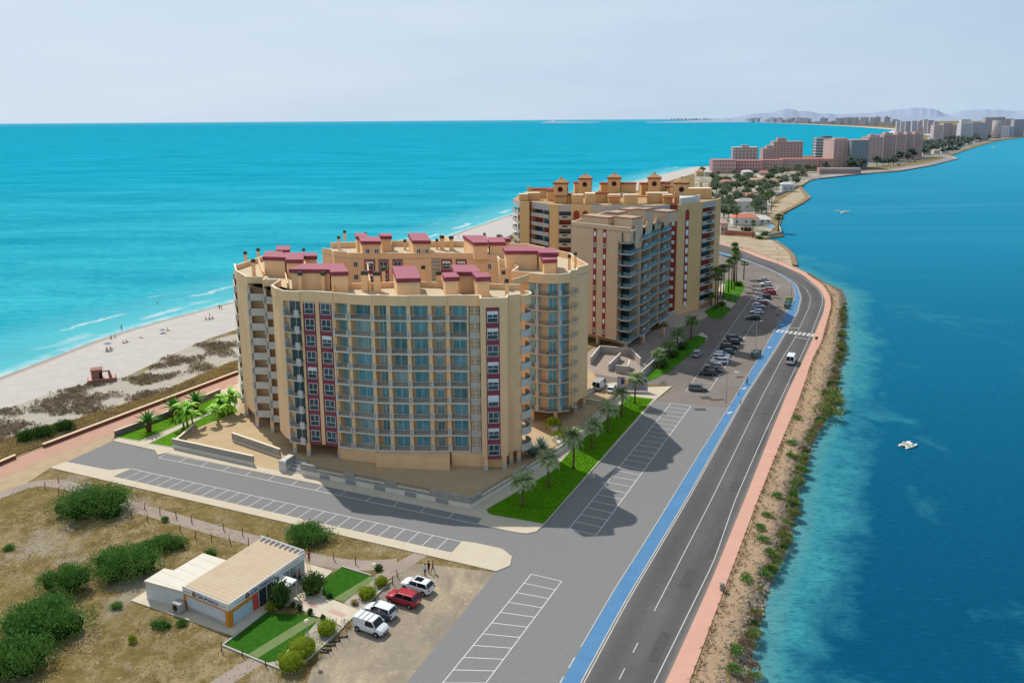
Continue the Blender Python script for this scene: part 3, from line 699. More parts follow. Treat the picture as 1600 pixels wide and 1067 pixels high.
# facade details per floor
nwin = 0; bal_left = 0
for si, (fr, kd) in enumerate(segs):
    for k in range(NF):
        zf = Z0 + FH * k
        if kd.startswith('bay'):
            Lb = fr.L; w0, w1 = {'bayL': (.35, Lb - .5), 'bayS': (.85, Lb - .8), 'bayN': (.85, Lb - .95), 'bay': (.65 if si % 2 else .5, Lb - .65)}[kd]
            pane_window(apt, fr, w0, w1, -REC + .005, zf + .1, zf + 2.66, (M_glass, M_glass, M_glass2, M_glass, M_glass3)[rnd.randrange(5)], 'balcony_door', shutter=(.30 if kd == 'bayN' else .22 if rnd.random() < .10 else 0))
            b = MB(); out = .55 if kd == 'bayL' else .22
            b.fb(fr, 0.0, Lb, -REC + .01, out, zf - .16, zf + .04, 0)
            b.fb(fr, .02, .44, out - .28, out + .04, zf + .042, zf + 1.12, 1)
            b.fb(fr, Lb - .30, Lb - .04, out - .2, out + .02, zf + .042, zf + .98, 1)
            if kd == 'bayL': b.fb(fr, .02, .26, -.9, out - .29, zf + .042, zf + 1.12, 1)
            bo = b.build('balcony', [M_slabl, M_stone], apt)
            r = MB().fq(fr, .45, Lb - .31, out - .05, zf + .06, zf + .92, 0); r.fb(fr, .45, Lb - .31, out - .08, out - .02, zf + .93, zf + .98, 1)
            r.build('railing', [M_rail, M_stone], bo)
        elif kd == 'angled':
            pane_window(apt, fr, .9, fr.L - .12, -.695, zf + .1, zf + 2.6, M_glassd, 'balcony_door')
            b = MB(); p = fr.p
            pts = [p(-.9, -.2, 0), p(fr.L - .02, -.2, 0), p(fr.L - .02, .9, 0), p(-.1, .55, 0)]
            b.prism([p(0, -.69, 0), p(fr.L, -.69, 0), p(fr.L, 1.0, 0), p(0, .35, 0)], zf - .18, zf + .04)
            f2 = Fr(p(0, .35, 0), p(fr.L, 1.0, 0)); b.fb(f2, f2.L - 1.0, f2.L, -.2, 0.02, zf + .042, zf + 1.2); b.fb(f2, .0, .3, -1.0, 0, zf + .042, zf + 1.5)
            bo = b.build('balcony', M_stone, apt)
            MB().fq(f2, .31, f2.L - 1.01, -.05, zf + .06, zf + 1.0).build('railing', M_rail, bo)
        elif kd == 'red':
            pane_window(apt, fr, .75, fr.L - .65, -.02, zf + .35, zf + 2.5, M_glassd, 'window', shutter=.28 if (si + k * 3) % 7 == 1 else 0, transom=True)
    if kd == 'red':
        MB().fb(fr, .42, fr.L - .32, -.115, -.03, Z0 - .35, ZR - .75).build('wine_panel', M_red, apt)
        wall.fb(fr, 0.0, .40, -.13, .12, Z0 - .2, ZR - .36); wall.fb(fr, fr.L - .30, fr.L, -.13, .12, Z0 - .2, ZR - .36)
    if kd == 'lattice':
        lt = MB()
        for k in range(NF):
            zf = Z0 + FH * k
            lt.fb(fr, .1, fr.L - .1, -.58, -.05, zf - .3, zf + .95, 1)
            for q in range(7): lt.fb(fr, .15, fr.L - .15, -.3, -.1, zf + 1.05 + q * .25, zf + 1.17 + q * .25, 0)
            lt.fb(fr, fr.L / 2 - .06, fr.L / 2 + .06, -.31, -.09, zf + .96, zf + 2.7, 0)
        MB().fq(fr, .05, fr.L - .05, -.56, Z0, ZR - .4).build('stairwell', M_dark, apt)
        lt.build('lattice', [M_cop, M_stone], apt)
# red corner column windows
fr = Fr(RC[1], RC[2])
MB().fb(fr, 1.0, 3.35, -.02, .05, Z0 - .5, ZR - .1).build('wine_panel', M_red, apt)
for k in range(NF):
    zf = Z0 + FH * k; pane_window(apt, fr, 1.2, 3.12, .06, zf + .25, zf + 2.3, M_glassd, 'window', shutter=(.5 if k == 3 else .27) if k in (8, 7, 5, 4, 3, 1) else 0, transom=True)
# rounded balconies at the right end
for k in range(NF):
    zf = Z0 + FH * k; c = Vector((.9, 140.0, 0)); b = MB(); pts = []; inn_ = []
    for j in range(9):
        a = math.radians(-75 + j * 16); pts.append(c + Vector((math.cos(a), math.sin(a), 0)) * 2.5); inn_.append(c + Vector((math.cos(a), math.sin(a), 0)) * 2.3)
    b.prism(pts + [Vector((1.4, 143, 0)), Vector((1.4, 138.0, 0))], zf - .18, zf + .05)
    for j in range(8): b.prism([pts[j], pts[j + 1], inn_[j + 1], inn_[j]], zf + .052, zf + 1.12)
    b.build('balcony', M_stone, apt)
for j in range(8):
    fr = Fr(pts[j], pts[j + 1]); parapet(fr, ZR - .4, ZP - .1)
roof.prism(pts + [Vector((1.4, 143, 0)), Vector((1.4, 138.0, 0))], ZR - .27, ZR + .03)
fr = Fr((1.52, 138.2), (1.52, 148))
for k in range(NF): pane_window(apt, fr, .8, 2.8, .01, Z0 + FH * k + .1, Z0 + FH * k + 2.3, M_glassd, 'balcony_door')
# left wing stone balconies
for fr, kd in lw_segs:
    if kd == 'wall': continue
    for k in range(NF):
        zf = Z0 + FH * k; b = MB(); d = .45 if kd == 'stone' else .5
        b.fb(fr, .1, fr.L - .1, -1.59, d - .01, zf - .2, zf + .05); b.fb(fr, .05, fr.L - .05, d - .2, d, zf - .3, zf + 1.15)
        b.fb(fr, .05, .25, -1.2, d - .2, zf - .3, zf + 1.15); b.fb(fr, fr.L - .25, fr.L - .05, -.6, d - .2, zf + .06, zf + 1.15)
        b.build('stone_balcony', M_stone, apt)
        MB().fq(fr, fr.L * .72, fr.L - .4, -1.58, zf + .08, zf + 2.25).build('doorway', M_dark, apt)
    wall.fb(fr, .3, .7, .05, .45, Z0, ZR - .6, 1)
# ---- back wing (courtyard front, sea behind) and right wing
BW = [(-46.5, 193.6), (-43.8, 191.6), (-42.6, 188.6), (-39.2, 187.2), (-38.6, 185.9), (-31.5, 185.2), (-25.5, 185.2), (-22.4, 185.2), (-19.5, 185.6), (-16.6, 185.2), (-14.2, 185.0), (-9.6, 184.4), (-6.2, 183.2), (-3.4, 180.0), (-2.8, 175.6), (.4, 172.5), (1.2, 166.5), (-.2, 161.3)]
bw = [Vector((x, y, 0)) for x, y in BW]
RW = [(-.2, 161.3), (2.6, 159.6), (4.8, 157.9), (7.0, 157.0), (9.4, 157.0), (11.6, 158.0)]
RWs = [(11.6, 158.0), (11.9, 160.3), (13.3, 161.0), (13.6, 163.4), (16.2, 166.8), (14.8, 173.5), (13.4, 182), (4, 196), (-10, 201), (-30, 203), (-46, 200.5)]
rw = [Vector((x, y, 0)) for x, y in RW]; rws = [Vector((x, y, 0)) for x, y in RWs]
inn2 = []
for a, b in zip(RW, RW[1:]):
    f = Fr(a, b); inn2 += [f.p(0.1, -1.3, 0), f.p(f.L - .1, -1.3, 0)]
wall.prism(bw + inn2 + rws, Z0, ZR - .26)
roof.prism(bw + rw[1:-1] + rws, ZR - .26, ZR + .045)
WING[:] = [par2, cop2]
for k, (a, b) in enumerate(zip(BW, BW[1:])): parapet(Fr(a, b), ZR, ZP - .25 + .04 * (k % 3))
for a, b in zip(RW, RW[1:]): parapet(Fr(a, b), ZR - .55, ZP - .1)
for a, b in zip(RWs, RWs[1:]): parapet(Fr(a, b), ZR, ZP + .05)
for i, (a, b) in enumerate(zip(RW, RW[1:])):
    fr = Fr(a, b)
    if i in (0,): continue
    for k in range(NF):
        zf = Z0 + FH * k; b_ = MB(); b_.fb(fr, 0, fr.L, -1.29, .12, zf - .17, zf + .04)
        if i in (2, 4): b_.fb(fr, -.15, .55, -.1, .17, zf + .042, zf + 1.15)
        bo = b_.build('balcony', M_stone, apt); MB().fq(fr, .1, fr.L - .05, .03, zf + .06, zf + .95).build('railing', M_rail, bo)
        if i in (1, 3, 4): pane_window(apt, fr, .15, fr.L - .15, -1.29, zf + .1, zf + 2.4, M_glass, 'balcony_door')
    if i in (2, 4): wall.fb(fr, .02, .38, -1.28, .02, Z0, ZR - .56, 1)
fr = Fr(RWs[0], RWs[1]); fr2 = Fr((11.95, 160.4), (13.3, 161.05))
for k in range(NF):
    zf = Z0 + FH * k; b_ = MB(); b_.fb(fr2, .05, fr2.L, -.02, .8, zf - .15, zf + .04); b_.fb(fr2, .05, .25, .6, .8, zf + .042, zf + 1.1)
    bo = b_.build('balcony', M_stone, apt); MB().fq(fr2, .25, fr2.L, .75, zf + .05, zf + 1.0).build('railing', M_rail, bo)
    MB().fq(fr2, .2, fr2.L - .2, .004, zf + .1, zf + 2.2).build('doorway', M_dark, apt)
# courtyard front windows of the back wing (upper floors are all that shows)
for i, kind in ((4, 'redw'), (5, 'mix'), (8, 'lat'), (9, 'redw'), (10, 'redw2'), (12, 'sm')):
    fr = Fr(BW[i], BW[i + 1])
    for k in (6, 7, 8):
        zf = Z0 + FH * k
        if kind in ('redw', 'redw2'):
            c = fr.L * (.72 if kind == 'redw' and i == 4 else .5); MB().fb(fr, c - 1.3, c + 1.3, 0.0, .06, zf - .3, zf + 2.74).build('wine_surround', M_red, apt)
            pane_window(apt, fr, c - .95, c + .95, .065, zf + .35, zf + 2.3, M_glassd, 'window', shutter=.22, transom=True)
            if i == 4: pane_window(apt, fr, 1.2, 2.3, .01, zf + .9, zf + 2.2, M_glassd, 'window'); 
        elif kind == 'mix':
            for c in (1.3, 4.6):
                MB().fb(fr, c - 1.2, c + 1.2, 0.0, .06, zf - .3, zf + 2.74).build('wine_surround', M_red, apt)
                pane_window(apt, fr, c - .9, c + .9, .065, zf + .35, zf + 2.3, M_glassd, 'window', transom=True)
        elif kind == 'lat':
            lt = MB(); MB().fq(fr, .5, 2.6, .01, zf, zf + 2.8).build('stairwell', M_dark, apt)
            for q in range(8): lt.fb(fr, .5, 2.6, .02, .1, zf + .2 + q * .33, zf + .36 + q * .33)
            lt.build('lattice', M_cop, apt)
        else: pane_window(apt, fr, 1.0, 2.2, .01, zf + .8, zf + 2.2, M_glassd, 'window')
# ---- pilotis, ground floor
col_pts = [(-4.9, 135.2), (-1.6, 135.4), (-3.3, 138.6), (1.0, 138.6), (.9, 142), (-.4, 137.6), (8.8, 157.6), (13.4, 163.5), (4.0, 159.0), (15.6, 167.2), (-59.6, 171), (-57.0, 163.4), (-52.6, 156.6), (-48.6, 153.6), (-54.4, 163), (-50, 158), (-41.4, 143.6), (-38.4, 142.0), (-38.6, 148), (-32.4, 141.2)]
for x, y in col_pts:
    c = MB(); c.box(x - .35, x + .35, y - .35, y + .35, 1.15, Z0 + .01, 0); c.box(x - .37, x + .37, y - .37, y + .37, .1, 1.15, 1)
    c.build('column', [M_och, M_stone], apt)
def gfl(pts, z1): MB().prism(pts, .1, z1).build('ground_floor', M_och, apt)
gf = [fr for fr, kd in segs]
a, b = gf[5], gf[6]; gfl([a.p(.1, .1, 0), b.p(b.L, .1, 0), b.p(b.L, -5, 0), a.p(.1, -5, 0)], Z0 - .02)
a, b = gf[7], gf[10]; gfl([a.p(.2, 1.6, 0), b.p(b.L, 2.6, 0), b.p(b.L, -5, 0), a.p(.2, -5, 0)], Z0 - .3)
a, b = gf[11], gf[12]; gfl([a.p(.3, .5, 0), b.p(b.L + 4.5, 1.0, 0), b.p(b.L + 4.5, -5, 0), a.p(.3, -5, 0)], Z0 - .25)
gfl([Vector(p) for p in ((-40, 150, 0), (-33, 146, 0), (-30, 150, 0), (-41, 160, 0))], Z0 - .02)
gfl([Vector(p) for p in ((2, 164, 0), (12, 164, 0), (13, 174, 0), (2, 174, 0))], Z0 - .02)
wall.build('wall', [M_och, M_stone], apt); par.build('parapet', M_och, apt); cop.build('coping', M_cop, apt); par2.build('parapet', M_och, apt); cop2.build('coping', M_cop, apt); roof.build('roof_terrace', M_ter, apt)
# ---- penthouses
def penthouse(parts_px, ztop, win=(), name='penthouse'):
    "roof outline pieces given by their photo corners at the roof level"
    hs = MB(); rf = MB()
    for k, px in enumerate(parts_px):
        P = GP(px, ztop); c = sum(P, Vector()) / len(P)
        e = .012 * k
        rf.prism([(p.x, p.y) for p in P], ztop - .78 - e, ztop + e, 0, 1)
        hs.prism([tuple(p + (c - p).normalized() * .45) for p in P], ZR + .04, ztop - .77 - e)
    h = hs.build(name, M_och, apt); rf.build('roof_slab', [M_red, M_redtop], h)
    return h
ZT = 34.3
ph = []
ph.append(penthouse([[(451, 420.5), (517, 421), (520, 411.5), (475, 411.5)], [(516, 425), (544.5, 424.5), (536, 411.5), (514, 411.5)]], ZT))
ph.append(penthouse([[(619, 435.3), (657.5, 434.4), (650, 415.6), (612.5, 415.6)]], ZT))
ph.append(penthouse([[(694, 433.4), (718.5, 432.5), (712, 425), (690, 426)], [(710, 424.9), (735, 424.9), (752, 424.9), (742, 413.7), (704.4, 413.7)], [(744, 433.4), (767, 432.5), (762.5, 426), (737, 425.2)]], ZT))
ph.append(penthouse([[(410, 401), (446, 402), (441, 392.5), (415, 392.5)], [(447, 405.6), (474, 405.6), (475, 394.5), (443, 394.5)], [(475, 400), (495.6, 400), (495.6, 395), (476, 395)]], ZT))
ph.append(penthouse([[(431, 390.6), (452.5, 390.6), (453.5, 384), (432, 384)]], ZT))
ph.append(penthouse([[(564, 377), (595.6, 377), (593, 369.7), (560, 369.7)], [(556, 369.5), (574, 369.5), (572, 364), (554, 364)]], ZT))
ph.append(penthouse([[(594.7, 368.8), (612.5, 368.8), (610.6, 364.5), (592, 364.5)]], ZT))
ph.append(penthouse([[(644.4, 376), (673.4, 376), (666, 364), (637, 364)]], ZT))
ph.append(penthouse([[(740, 379), (763, 378.8), (760, 367.6), (723, 367.6)], [(764, 378.5), (790.6, 378.5), (786, 370.7), (762, 370.7)], [(787, 373.5), (798.5, 373), (798, 370.7), (786, 370.7)]], ZT))
ph.append(penthouse([[(789, 392), (842, 392), (833, 384), (785, 385.5)], [(842.4, 395), (873, 395), (866, 387), (836, 387)]], ZT))
ph.append(penthouse([[(848, 406), (871, 405), (869, 399), (845, 400)]], ZT - .9))
for h, lst in ((ph[5], [(571, 386), (585, 386)]), (ph[7], [(651, 385), (664, 385)])):
    for px, py in lst:
        # small paired windows in the courtyard side
        P = GP([(px, 377.5), (px + 1, 377.5)], ZT); f = Fr((P[0].x - .1, P[0].y + .40), (P[0].x + .9, P[0].y + .40))
        pane_window(h, f, 0, .9, .0, ZR + 1.2, ZR + 2.3, M_glassd, 'window')
# dividing walls on the terraces
for a, b, h in (((520, 444), (521, 459), 1.5), ((575, 440), (579, 456), 2.0), ((575, 428), (576, 440), 2.2), ((690, 440), (695, 459), 1.6), ((692, 375), (708, 392), 1.6), ((610, 379), (612, 392), 1.6), ((637, 452), (638, 460), 1.6), ((746, 452), (748, 462), 1.6), ((800, 415), (806, 425), 1.4), ((404, 412), (412, 434), 1.3), ((445, 428), (450, 452), 1.2), ((826, 438), (800, 446), 1.2)):
    A, B = G(*a, ZR), G(*b, ZR); f = Fr(A, B); MB().fb(f, 0, f.L, -.12, .12, ZR + .03, ZR + h).build('terrace_wall', M_och, apt)
for px, yb, yt, w in ((384, 410, 394, .55), (404, 402, 389, .55), (397, 431, 406, .6), (474.6, 394, 389, .5), (470, 455, 426, .62), (506, 455, 426, .62), (571, 455, 424.5, 1.15), (590, 456, 425.5, 1.15), (600, 446, 419, .6), (662, 446, 416, .6), (787, 452, 424, .6), (792, 463, 437, .7), (820, 419, 399, .6), (889.5, 423, 399, .55), (899, 419, 395, .55), (747, 461, 435, .8), (691, 391, 369, 1.0), (705.5, 392, 370, 1.0), (683, 390, 374, .55), (633, 391, 375, .55), (530, 391, 370, .55), (539, 376, 361, .6), (605, 391, 370, 1.2), (571, 366.5, 363.6, .6), (757, 368, 365, .6), (686, 449, 425, .9)):
    p = G(px, yb, ZR); z1 = ZAT(p.x, p.y, yt); s = w / 2 * 1.0
    ch = MB().box(p.x - s, p.x + s, p.y - s, p.y + s, ZR + .02, z1 - .55).build('chimney', M_och, apt)
    MB().box(p.x - s - .06, p.x + s + .06, p.y - s - .06, p.y + s + .06, z1 - .55, z1 + .15).build('chimney_cap', M_cap, ch)
M_stonew = stonemat('wall_stone', '#aeaaa2', '#95918a', '#807c76')
M_lowwall = mat('dark_low_wall', '#77726a', .9, .1, .8, .1)
# ================================================================ terrace walls, lawns, planting round the new block
M_white = mat("white_wall", '#cfc9be', .9, .06, .6, .1)
M_metal = mat("grey_metal", '#8b8f92', .5, .08, 2, .4)
M_blk = mat("black_metal", '#1d1d1e', .5, .1, 2, .3)
M_wood = mat("weathered_wood", '#6e5540', .9, .2, 3, .1)
def wall_run(name, px, h_low, h_top, label, stone=M_stonew, th=.35, steps=(), rails=(), vents=(), grp=None, base=.0, cat='wall'):
    P = GP(px, base); mid = sum(P, Vector()) / len(P)
    t = thing(name, (mid.x, mid.y, base), label, cat, grp)
    lo = MB(); up = MB(); cp = MB()
    for a, b in zip(P, P[1:]):
        f = Fr(a, b)
        lo.fb(f, -.05, f.L + .05, -th, 0, base, base + h_low)
        if h_top: up.fb(f, -.04, f.L + .04, -th + .02, .03, base + h_low + .002, base + h_low + h_top); cp.fb(f, -.06, f.L + .06, -th - .02, .06, base + h_low + h_top + .002, base + h_low + h_top + .07)
        else: cp.fb(f, -.06, f.L + .06, -th - .02, .05, base + h_low + .002, base + h_low + .06)
        for u0, u1, h in steps:
            MB().fb(f, u0 * f.L, u1 * f.L, -th - .03, .07, base + h_low + .004, base + h).build('pier', stone, t)
        for u0, u1 in vents: MB().fb(f, u0 * f.L, u1 * f.L, -.1, .045, base + .1, base + h_low - .1).build('vent', M_metal, t)
        for u0, u1, z0, z1 in rails:
            r = MB(); A = u0 * f.L; B = u1 * f.L; n = max(2, int((B - A) / 1.2))
            r.fb(f, A, B, -.14, -.08, base + z1 - .05, base + z1); r.fb(f, A, B, -.13, -.09, base + z0 + .08, base + z0 + .12)
            for i in range(n + 1): u = lerp(A, B, i / n); r.fb(f, u - .025, u + .025, -.15, -.07, base + z0, base + z1 - .051)
            MB().fq(f, A, B, -.11, base + z0 + .1, base + z1 - .05).build('panel', M_rail, t)
            r.build('rail', M_metal, t)
    lo.build('base', M_white if h_top else stone, t)
    if h_top: up.build('stone_course', stone, t)
    cp.build('coping', M_cop, t)
    return t
wall_run('terrace_wall', [(471, 742), (735, 796)], 1.0, .55, "stepped grey stone terrace wall with white base and vents along the side street", steps=[(0, .10, 2.2), (.27, .34, 2.15), (.52, .59, 2.15), (.78, 1.0, 2.1)], rails=[(.10, .27, 1.62, 2.3), (.34, .52, 1.62, 2.3), (.59, .78, 1.62, 2.3)], vents=[(.12, .18), (.28, .345), (.455, .52), (.635, .70), (.81, .88)], cat='wall')
wall_run('terrace_wall', [(736, 796), (800, 757), (884, 702), (966, 622)], .95, .35, "long pale terrace wall with rail behind the row of palms", steps=[(.0, .25, 1.9)], rails=[(.25, 1.0, 1.38, 2.1)])
wall_run('terrace_wall', [(270, 700), (395.5, 728)], .75, 1.15, "grey stone wall with white base beside the banana plants", steps=())
wall_run('terrace_wall', [(363, 690), (437, 716)], .5, 1.3, "sloping grey stone ramp wall at the left foot of the block", cat='wall')
wall_run('terrace_wall', [(304, 671), (271, 699)], .4, .9, "short grey stone wall turning back along the small lawn")
wall_run('lawn_wall', [(181, 683), (256, 655), (345, 616)], 1.3, 0, "low grey wall between the lawn with cycads and the pink promenade", stone=M_lowwall)
wall_run('garden_kerb', [(912, 622), (945, 601)], .9, .3, "pale wall beside the parked grey van behind the block")
wall_run('garden_kerb', [(906, 628), (937, 634)], .8, .2, "short grey wall at the right foot of the block near the van")
st = thing('entrance_steps', G(459, 733), "flight of grey entrance steps between stone piers on the terrace front", "steps")
f = Fr(G(448, 737), G(470, 741))
for i in range(8): MB().fb(f, .25, f.L - .15, -.34 * (i + 1), -.34 * i - .004, .1, .1 + .17 * (i + 1)).build('step', M_metal if i % 2 else M_stone, st)
MB().fb(f, -1.4, .2, -2.6, .35, 0.1, 2.1).build('pier', M_stone, st)
MB().fb(f, .2, .26, -2.5, .3, 1.2, 2.4).build('handrail', M_metal, st)
# paved terrace under the block
t = NT("terrace_floor"); v = t.pos(); t.col(t.mix(t.rng(t.noise(v, .4, 4), .35, .7), tg('#d3b890'), tg('#dcc29d'))); M_tfloor = t.fin(.95, .08)
tf = GP([(271, 699), (396, 727), (430, 735), (448, 737), (470, 741), (735, 795), (800, 756), (884, 701), (962, 622), (905, 560), (380, 560), (372, 645), (304, 670)])
struct("terrace_floor", MB().poly([(p.x, p.y, .145) for p in tf]), M_tfloor)
# lawns
t = NT("lawn_grass"); v = t.pos()
c = t.mix(t.rng(t.noise(v, .7, 5, .7), .32, .68), tg('#548a12'), tg('#70a81a'))
c = t.mix(t.rng(t.noise(v, 6, 4, .75), .45, .7, 0, .7), c, tg('#447510')); t.col(c); t.bump(t.noise(v, 9, 4, .8), .7, .12); M_lawn = t.fin(.9, .05)
t = NT("turf"); v = t.pos()
c = t.mix(t.rng(t.noise(v, 1.2, 5, .7), .35, .68), tg('#326417'), tg('#3d7420')); t.col(c); t.bump(t.noise(v, 14, 3, .8), .4, .05); M_turf = t.fin(.9, .05)
def lawn(px, z=.16, m=None, nm='lawn'): return struct(nm, MB().poly([(p.x, p.y, z) for p in GP(px)]), m or M_lawn)
lawn([(759, 797), (762, 803), (768, 806), (849, 820), (853, 817), (1022, 624), (982, 619), (952, 652), (903, 693), (861, 738)])
lawn([(181, 684), (218, 690), (348, 637), (345, 618), (256, 655)]); lawn([(232.7, 694), (270, 700), (304, 671), (372, 644), (366, 634), (345, 640)])
M_kerb = mat("kerb_stone", '#b9b4aa', .9, .08, 1, .1)
mb = MB()
for px in ([(759, 797), (762, 803), (768, 806), (849, 820), (853, 817), (1022, 624)], [(181, 684), (218, 690), (348, 637)], [(270, 700), (232.7, 694), (345, 640)], [(982, 619), (952, 652), (903, 693), (861, 738), (759, 797)]):
    P = GP(px)
    for a, b in zip(P, P[1:]): f = Fr(a, b); mb.fb(f, 0, f.L, -.08, .08, .10, .21)
struct("lawn_kerb", mb, M_kerb)
# tufts that break the lawn's flatness
def tufts(name, poly, n, h, mat_, z=.16, seed=1, w=.05, dens=None):
    r = random.Random(seed); mb = MB(); xs = [p[0] for p in poly]; ys = [p[1] for p in poly]; k = 0; tries = 0
    while k < n and tries < n * 12:
        tries += 1; x, y = r.uniform(min(xs), max(xs)), r.uniform(min(ys), max(ys))
        if not inside((x, y), poly): continue
        if dens and r.random() > dens(x, y): continue
        k += 1
        for _ in range(3):
            a = r.uniform(0, 2 * PI); hh = h * r.uniform(.5, 1.3); ww = w * r.uniform(.7, 1.6)
            dx, dy = math.cos(a) * ww, math.sin(a) * ww; lx, ly = r.uniform(-.6, .6) * hh, r.uniform(-.6, .6) * hh
            mb.poly([(x - dx, y - dy, z), (x + dx, y + dy, z), (x + lx, y + ly, z + hh)])
    return mb
M_blade = leafmat("grass_blade", lin('#55900f'), lin('#8cc92c'), .7, .1)
base_at('lawn_grass', tufts('g', GP([(765, 800), (849, 818), (1018, 626), (985, 622), (903, 695), (861, 740)]), 9000, .12, M_blade), M_blade, None, None)
tag(bpy.data.objects['lawn_grass'], kind='stuff', label="short bright green grass of the palm lawn", cat="grass")
# ---------------------------------------------------------------- planting kit
M_trunk = mat("palm_trunk", '#6b5842', .95, .25, 4, .05, bump=.6, obj=True)
M_bark = mat("bark", '#4d3f30', .95, .25, 3, .05, obj=True)
M_frond = leafmat("palm_frond", lin('#55693a'), lin('#b2bd86'))
M_frondd = leafmat("green_palm", lin('#37522a'), lin('#7d9852'))
M_bush = leafmat("bush_leaf", lin('#3b6627'), lin('#8db45c'))
M_bushd = leafmat("dark_bush_leaf", lin('#2d4c1e'), lin('#5b8438'))
M_tree = leafmat("tree_leaf", lin('#3a4d2c'), lin('#748a56'))
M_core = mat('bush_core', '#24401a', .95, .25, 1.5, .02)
M_lime = leafmat("lime_leaf", lin('#72861d'), lin('#bcc63c'))
M_ban = leafmat("banana_leaf", lin('#5f9a20'), lin('#a4d84a'))
M_cyc = leafmat("cycad_leaf", lin('#2f6f22'), lin('#6fb04a'))
M_aga = leafmat("agave_leaf", lin('#5d7d70'), lin('#8fae9f'))
M_dry = leafmat("dry_scrub", lin('#b09a66'), lin('#dcc894'), .9, .03)
M_grey = leafmat("grey_scrub", lin('#857660'), lin('#b5a58a'), .9, .03)
def leaf(mb, c, d, n, l, w, m=0):
    "one leaf: a kite along d"
    d = d.normalized(); s = d.cross(n)
    if s.length < 1e-4: s = d.orthogonal()
    s.normalize(); mb.poly([c, c + d * l * .5 + s * w / 2, c + d * l, c + d * l * .5 - s * w / 2], m)
def blob_leaves(mb, blobs, n, size, r, up=.5, inner=.55, m=0, elong=1.6):
    tot = sum(b[1][0] * b[1][1] for b in blobs)
    for c, rad in blobs:
        k = int(n * rad[0] * rad[1] / tot); c = Vector(c)
        for _ in range(k):
            v = Vector((r.gauss(0, 1), r.gauss(0, 1), r.gauss(0, 1))).normalized()
            if v.z < -.45: v.z *= -.6
            q = inner + (1 - inner) * r.random() ** .6 + (.26 * r.random() if inner < .7 and r.random() < .09 else 0)
            lump = 1 + .5 * mnoise.noise(v * 2.4 + c) + .25 * mnoise.noise(v * 6 + c)
            p = c + Vector((v.x * rad[0], v.y * rad[1], v.z * rad[2])) * q * lump
            d = (v + Vector((r.uniform(-.9, .9), r.uniform(-.9, .9), r.uniform(-.4, .9) + up))).normalized()
            leaf(mb, p, d, v + Vector((r.uniform(-.6, .6), r.uniform(-.6, .6), .3)), size * r.uniform(.7, 1.4), size * r.uniform(.5, .9) / elong * 1.2, m)
    return mb
def palm(h, R, nf, seed, leafm, name='palm_tree', lab='', cat='palm tree', group=None, droop=1.0, tr=.19):
    r = random.Random(seed); t = thing(name, (0, 0, 0), lab, cat, group)
    bend = [Vector((math.sin(k * .6 + seed) * .06 * k / 4, math.cos(k * .7 + seed) * .05 * k / 4, h * k / 8)) for k in range(9)]
    mb = MB(); rad = [tr * (1.5 if k == 0 else 1.12 - .035 * k) * (1.06 if k % 2 else .96) for k in range(9)]; rad[-1] *= 1.25
    mb.tube(bend, rad, 9); mb.build('trunk', M_trunk, t, local=True)
    top = bend[-1]; cr = MB()
    for i in range(nf):
        a = 2 * PI * i / nf * 2.4 + r.uniform(-.2, .2); e = lerp(1.25, -.08, (i / nf) ** .8) + r.uniform(-.1, .1); Lf = R * r.uniform(.85, 1.1)
        hd = Vector((math.cos(a), math.sin(a), 0)); p = top.copy(); pts = [p.copy()]; ang = e
        for k in range(7):
            p = p + (hd * math.cos(ang) + Vector((0, 0, math.sin(ang)))) * Lf / 7; ang -= .17 * droop * (1 + k * .12); pts.append(p.copy())
        side = Vector((-hd.y, hd.x, 0))
        for k in range(13):
            s = .12 + .88 * k / 12; j = min(6, int(s * 7)); q = pts[j].lerp(pts[j + 1], s * 7 - j); dr = (pts[j + 1] - pts[j]).normalized(); up = side.cross(dr)
            ll = R * .30 * math.sin(PI * min(1, .18 + .78 * s)) + .12
            for sg in (-1, 1):
                d = (side * sg * .9 + dr * .75 - Vector((0, 0, .25)) + up * .05).normalized()
                leaf(cr, q, d, up + Vector((r.uniform(-.3, .3), 0, 0)), ll, .19 * R / 2.6)
        cr.tube(pts, [.03, .03, .028, .025, .02, .015, .01, .006], 4)
    cr.build('crown', leafm, t, local=True)
    return t
specs = [((817, 792), (818, 752), "grey green palm nearest the lawn's rounded corner"), ((857, 762), (858, 718), "second palm from the lawn's rounded corner"), ((896, 733), (897, 682), "pale spreading palm in the sunlit middle of the lawn"), ((925, 703), (927, 665), "shaded palm between the pale middle palm and the next one back"), ((950, 676), (950, 640), "third palm from the far end of the lawn"), ((971, 653), (972, 614), "second palm from the far end of the lawn, beside the wall"), ((992, 631), (993, 592), "whitish palm at the far end of the lawn in front of the billboard")]
protos = [palm(4.2, 2.5, 28, 3, M_frond), palm(4.2, 2.4, 24, 8, M_frond)]
for i, (b, c, lb) in enumerate(specs):
    p = G(*b); h = ZAT(p.x, p.y, c[1]) / 4.2
    sc = (1.02, 1.02, h) if i < 6 else (1, 1, h)
    o = dup(protos[i % 2], (p.x, p.y, .1), i * 1.9, lb, "palms on the lawn strip", sc) if i > 1 else protos[i]
    o.location = (p.x, p.y, .1); o.scale = sc; o['label'] = lb; o['group'] = "palms on the lawn strip"
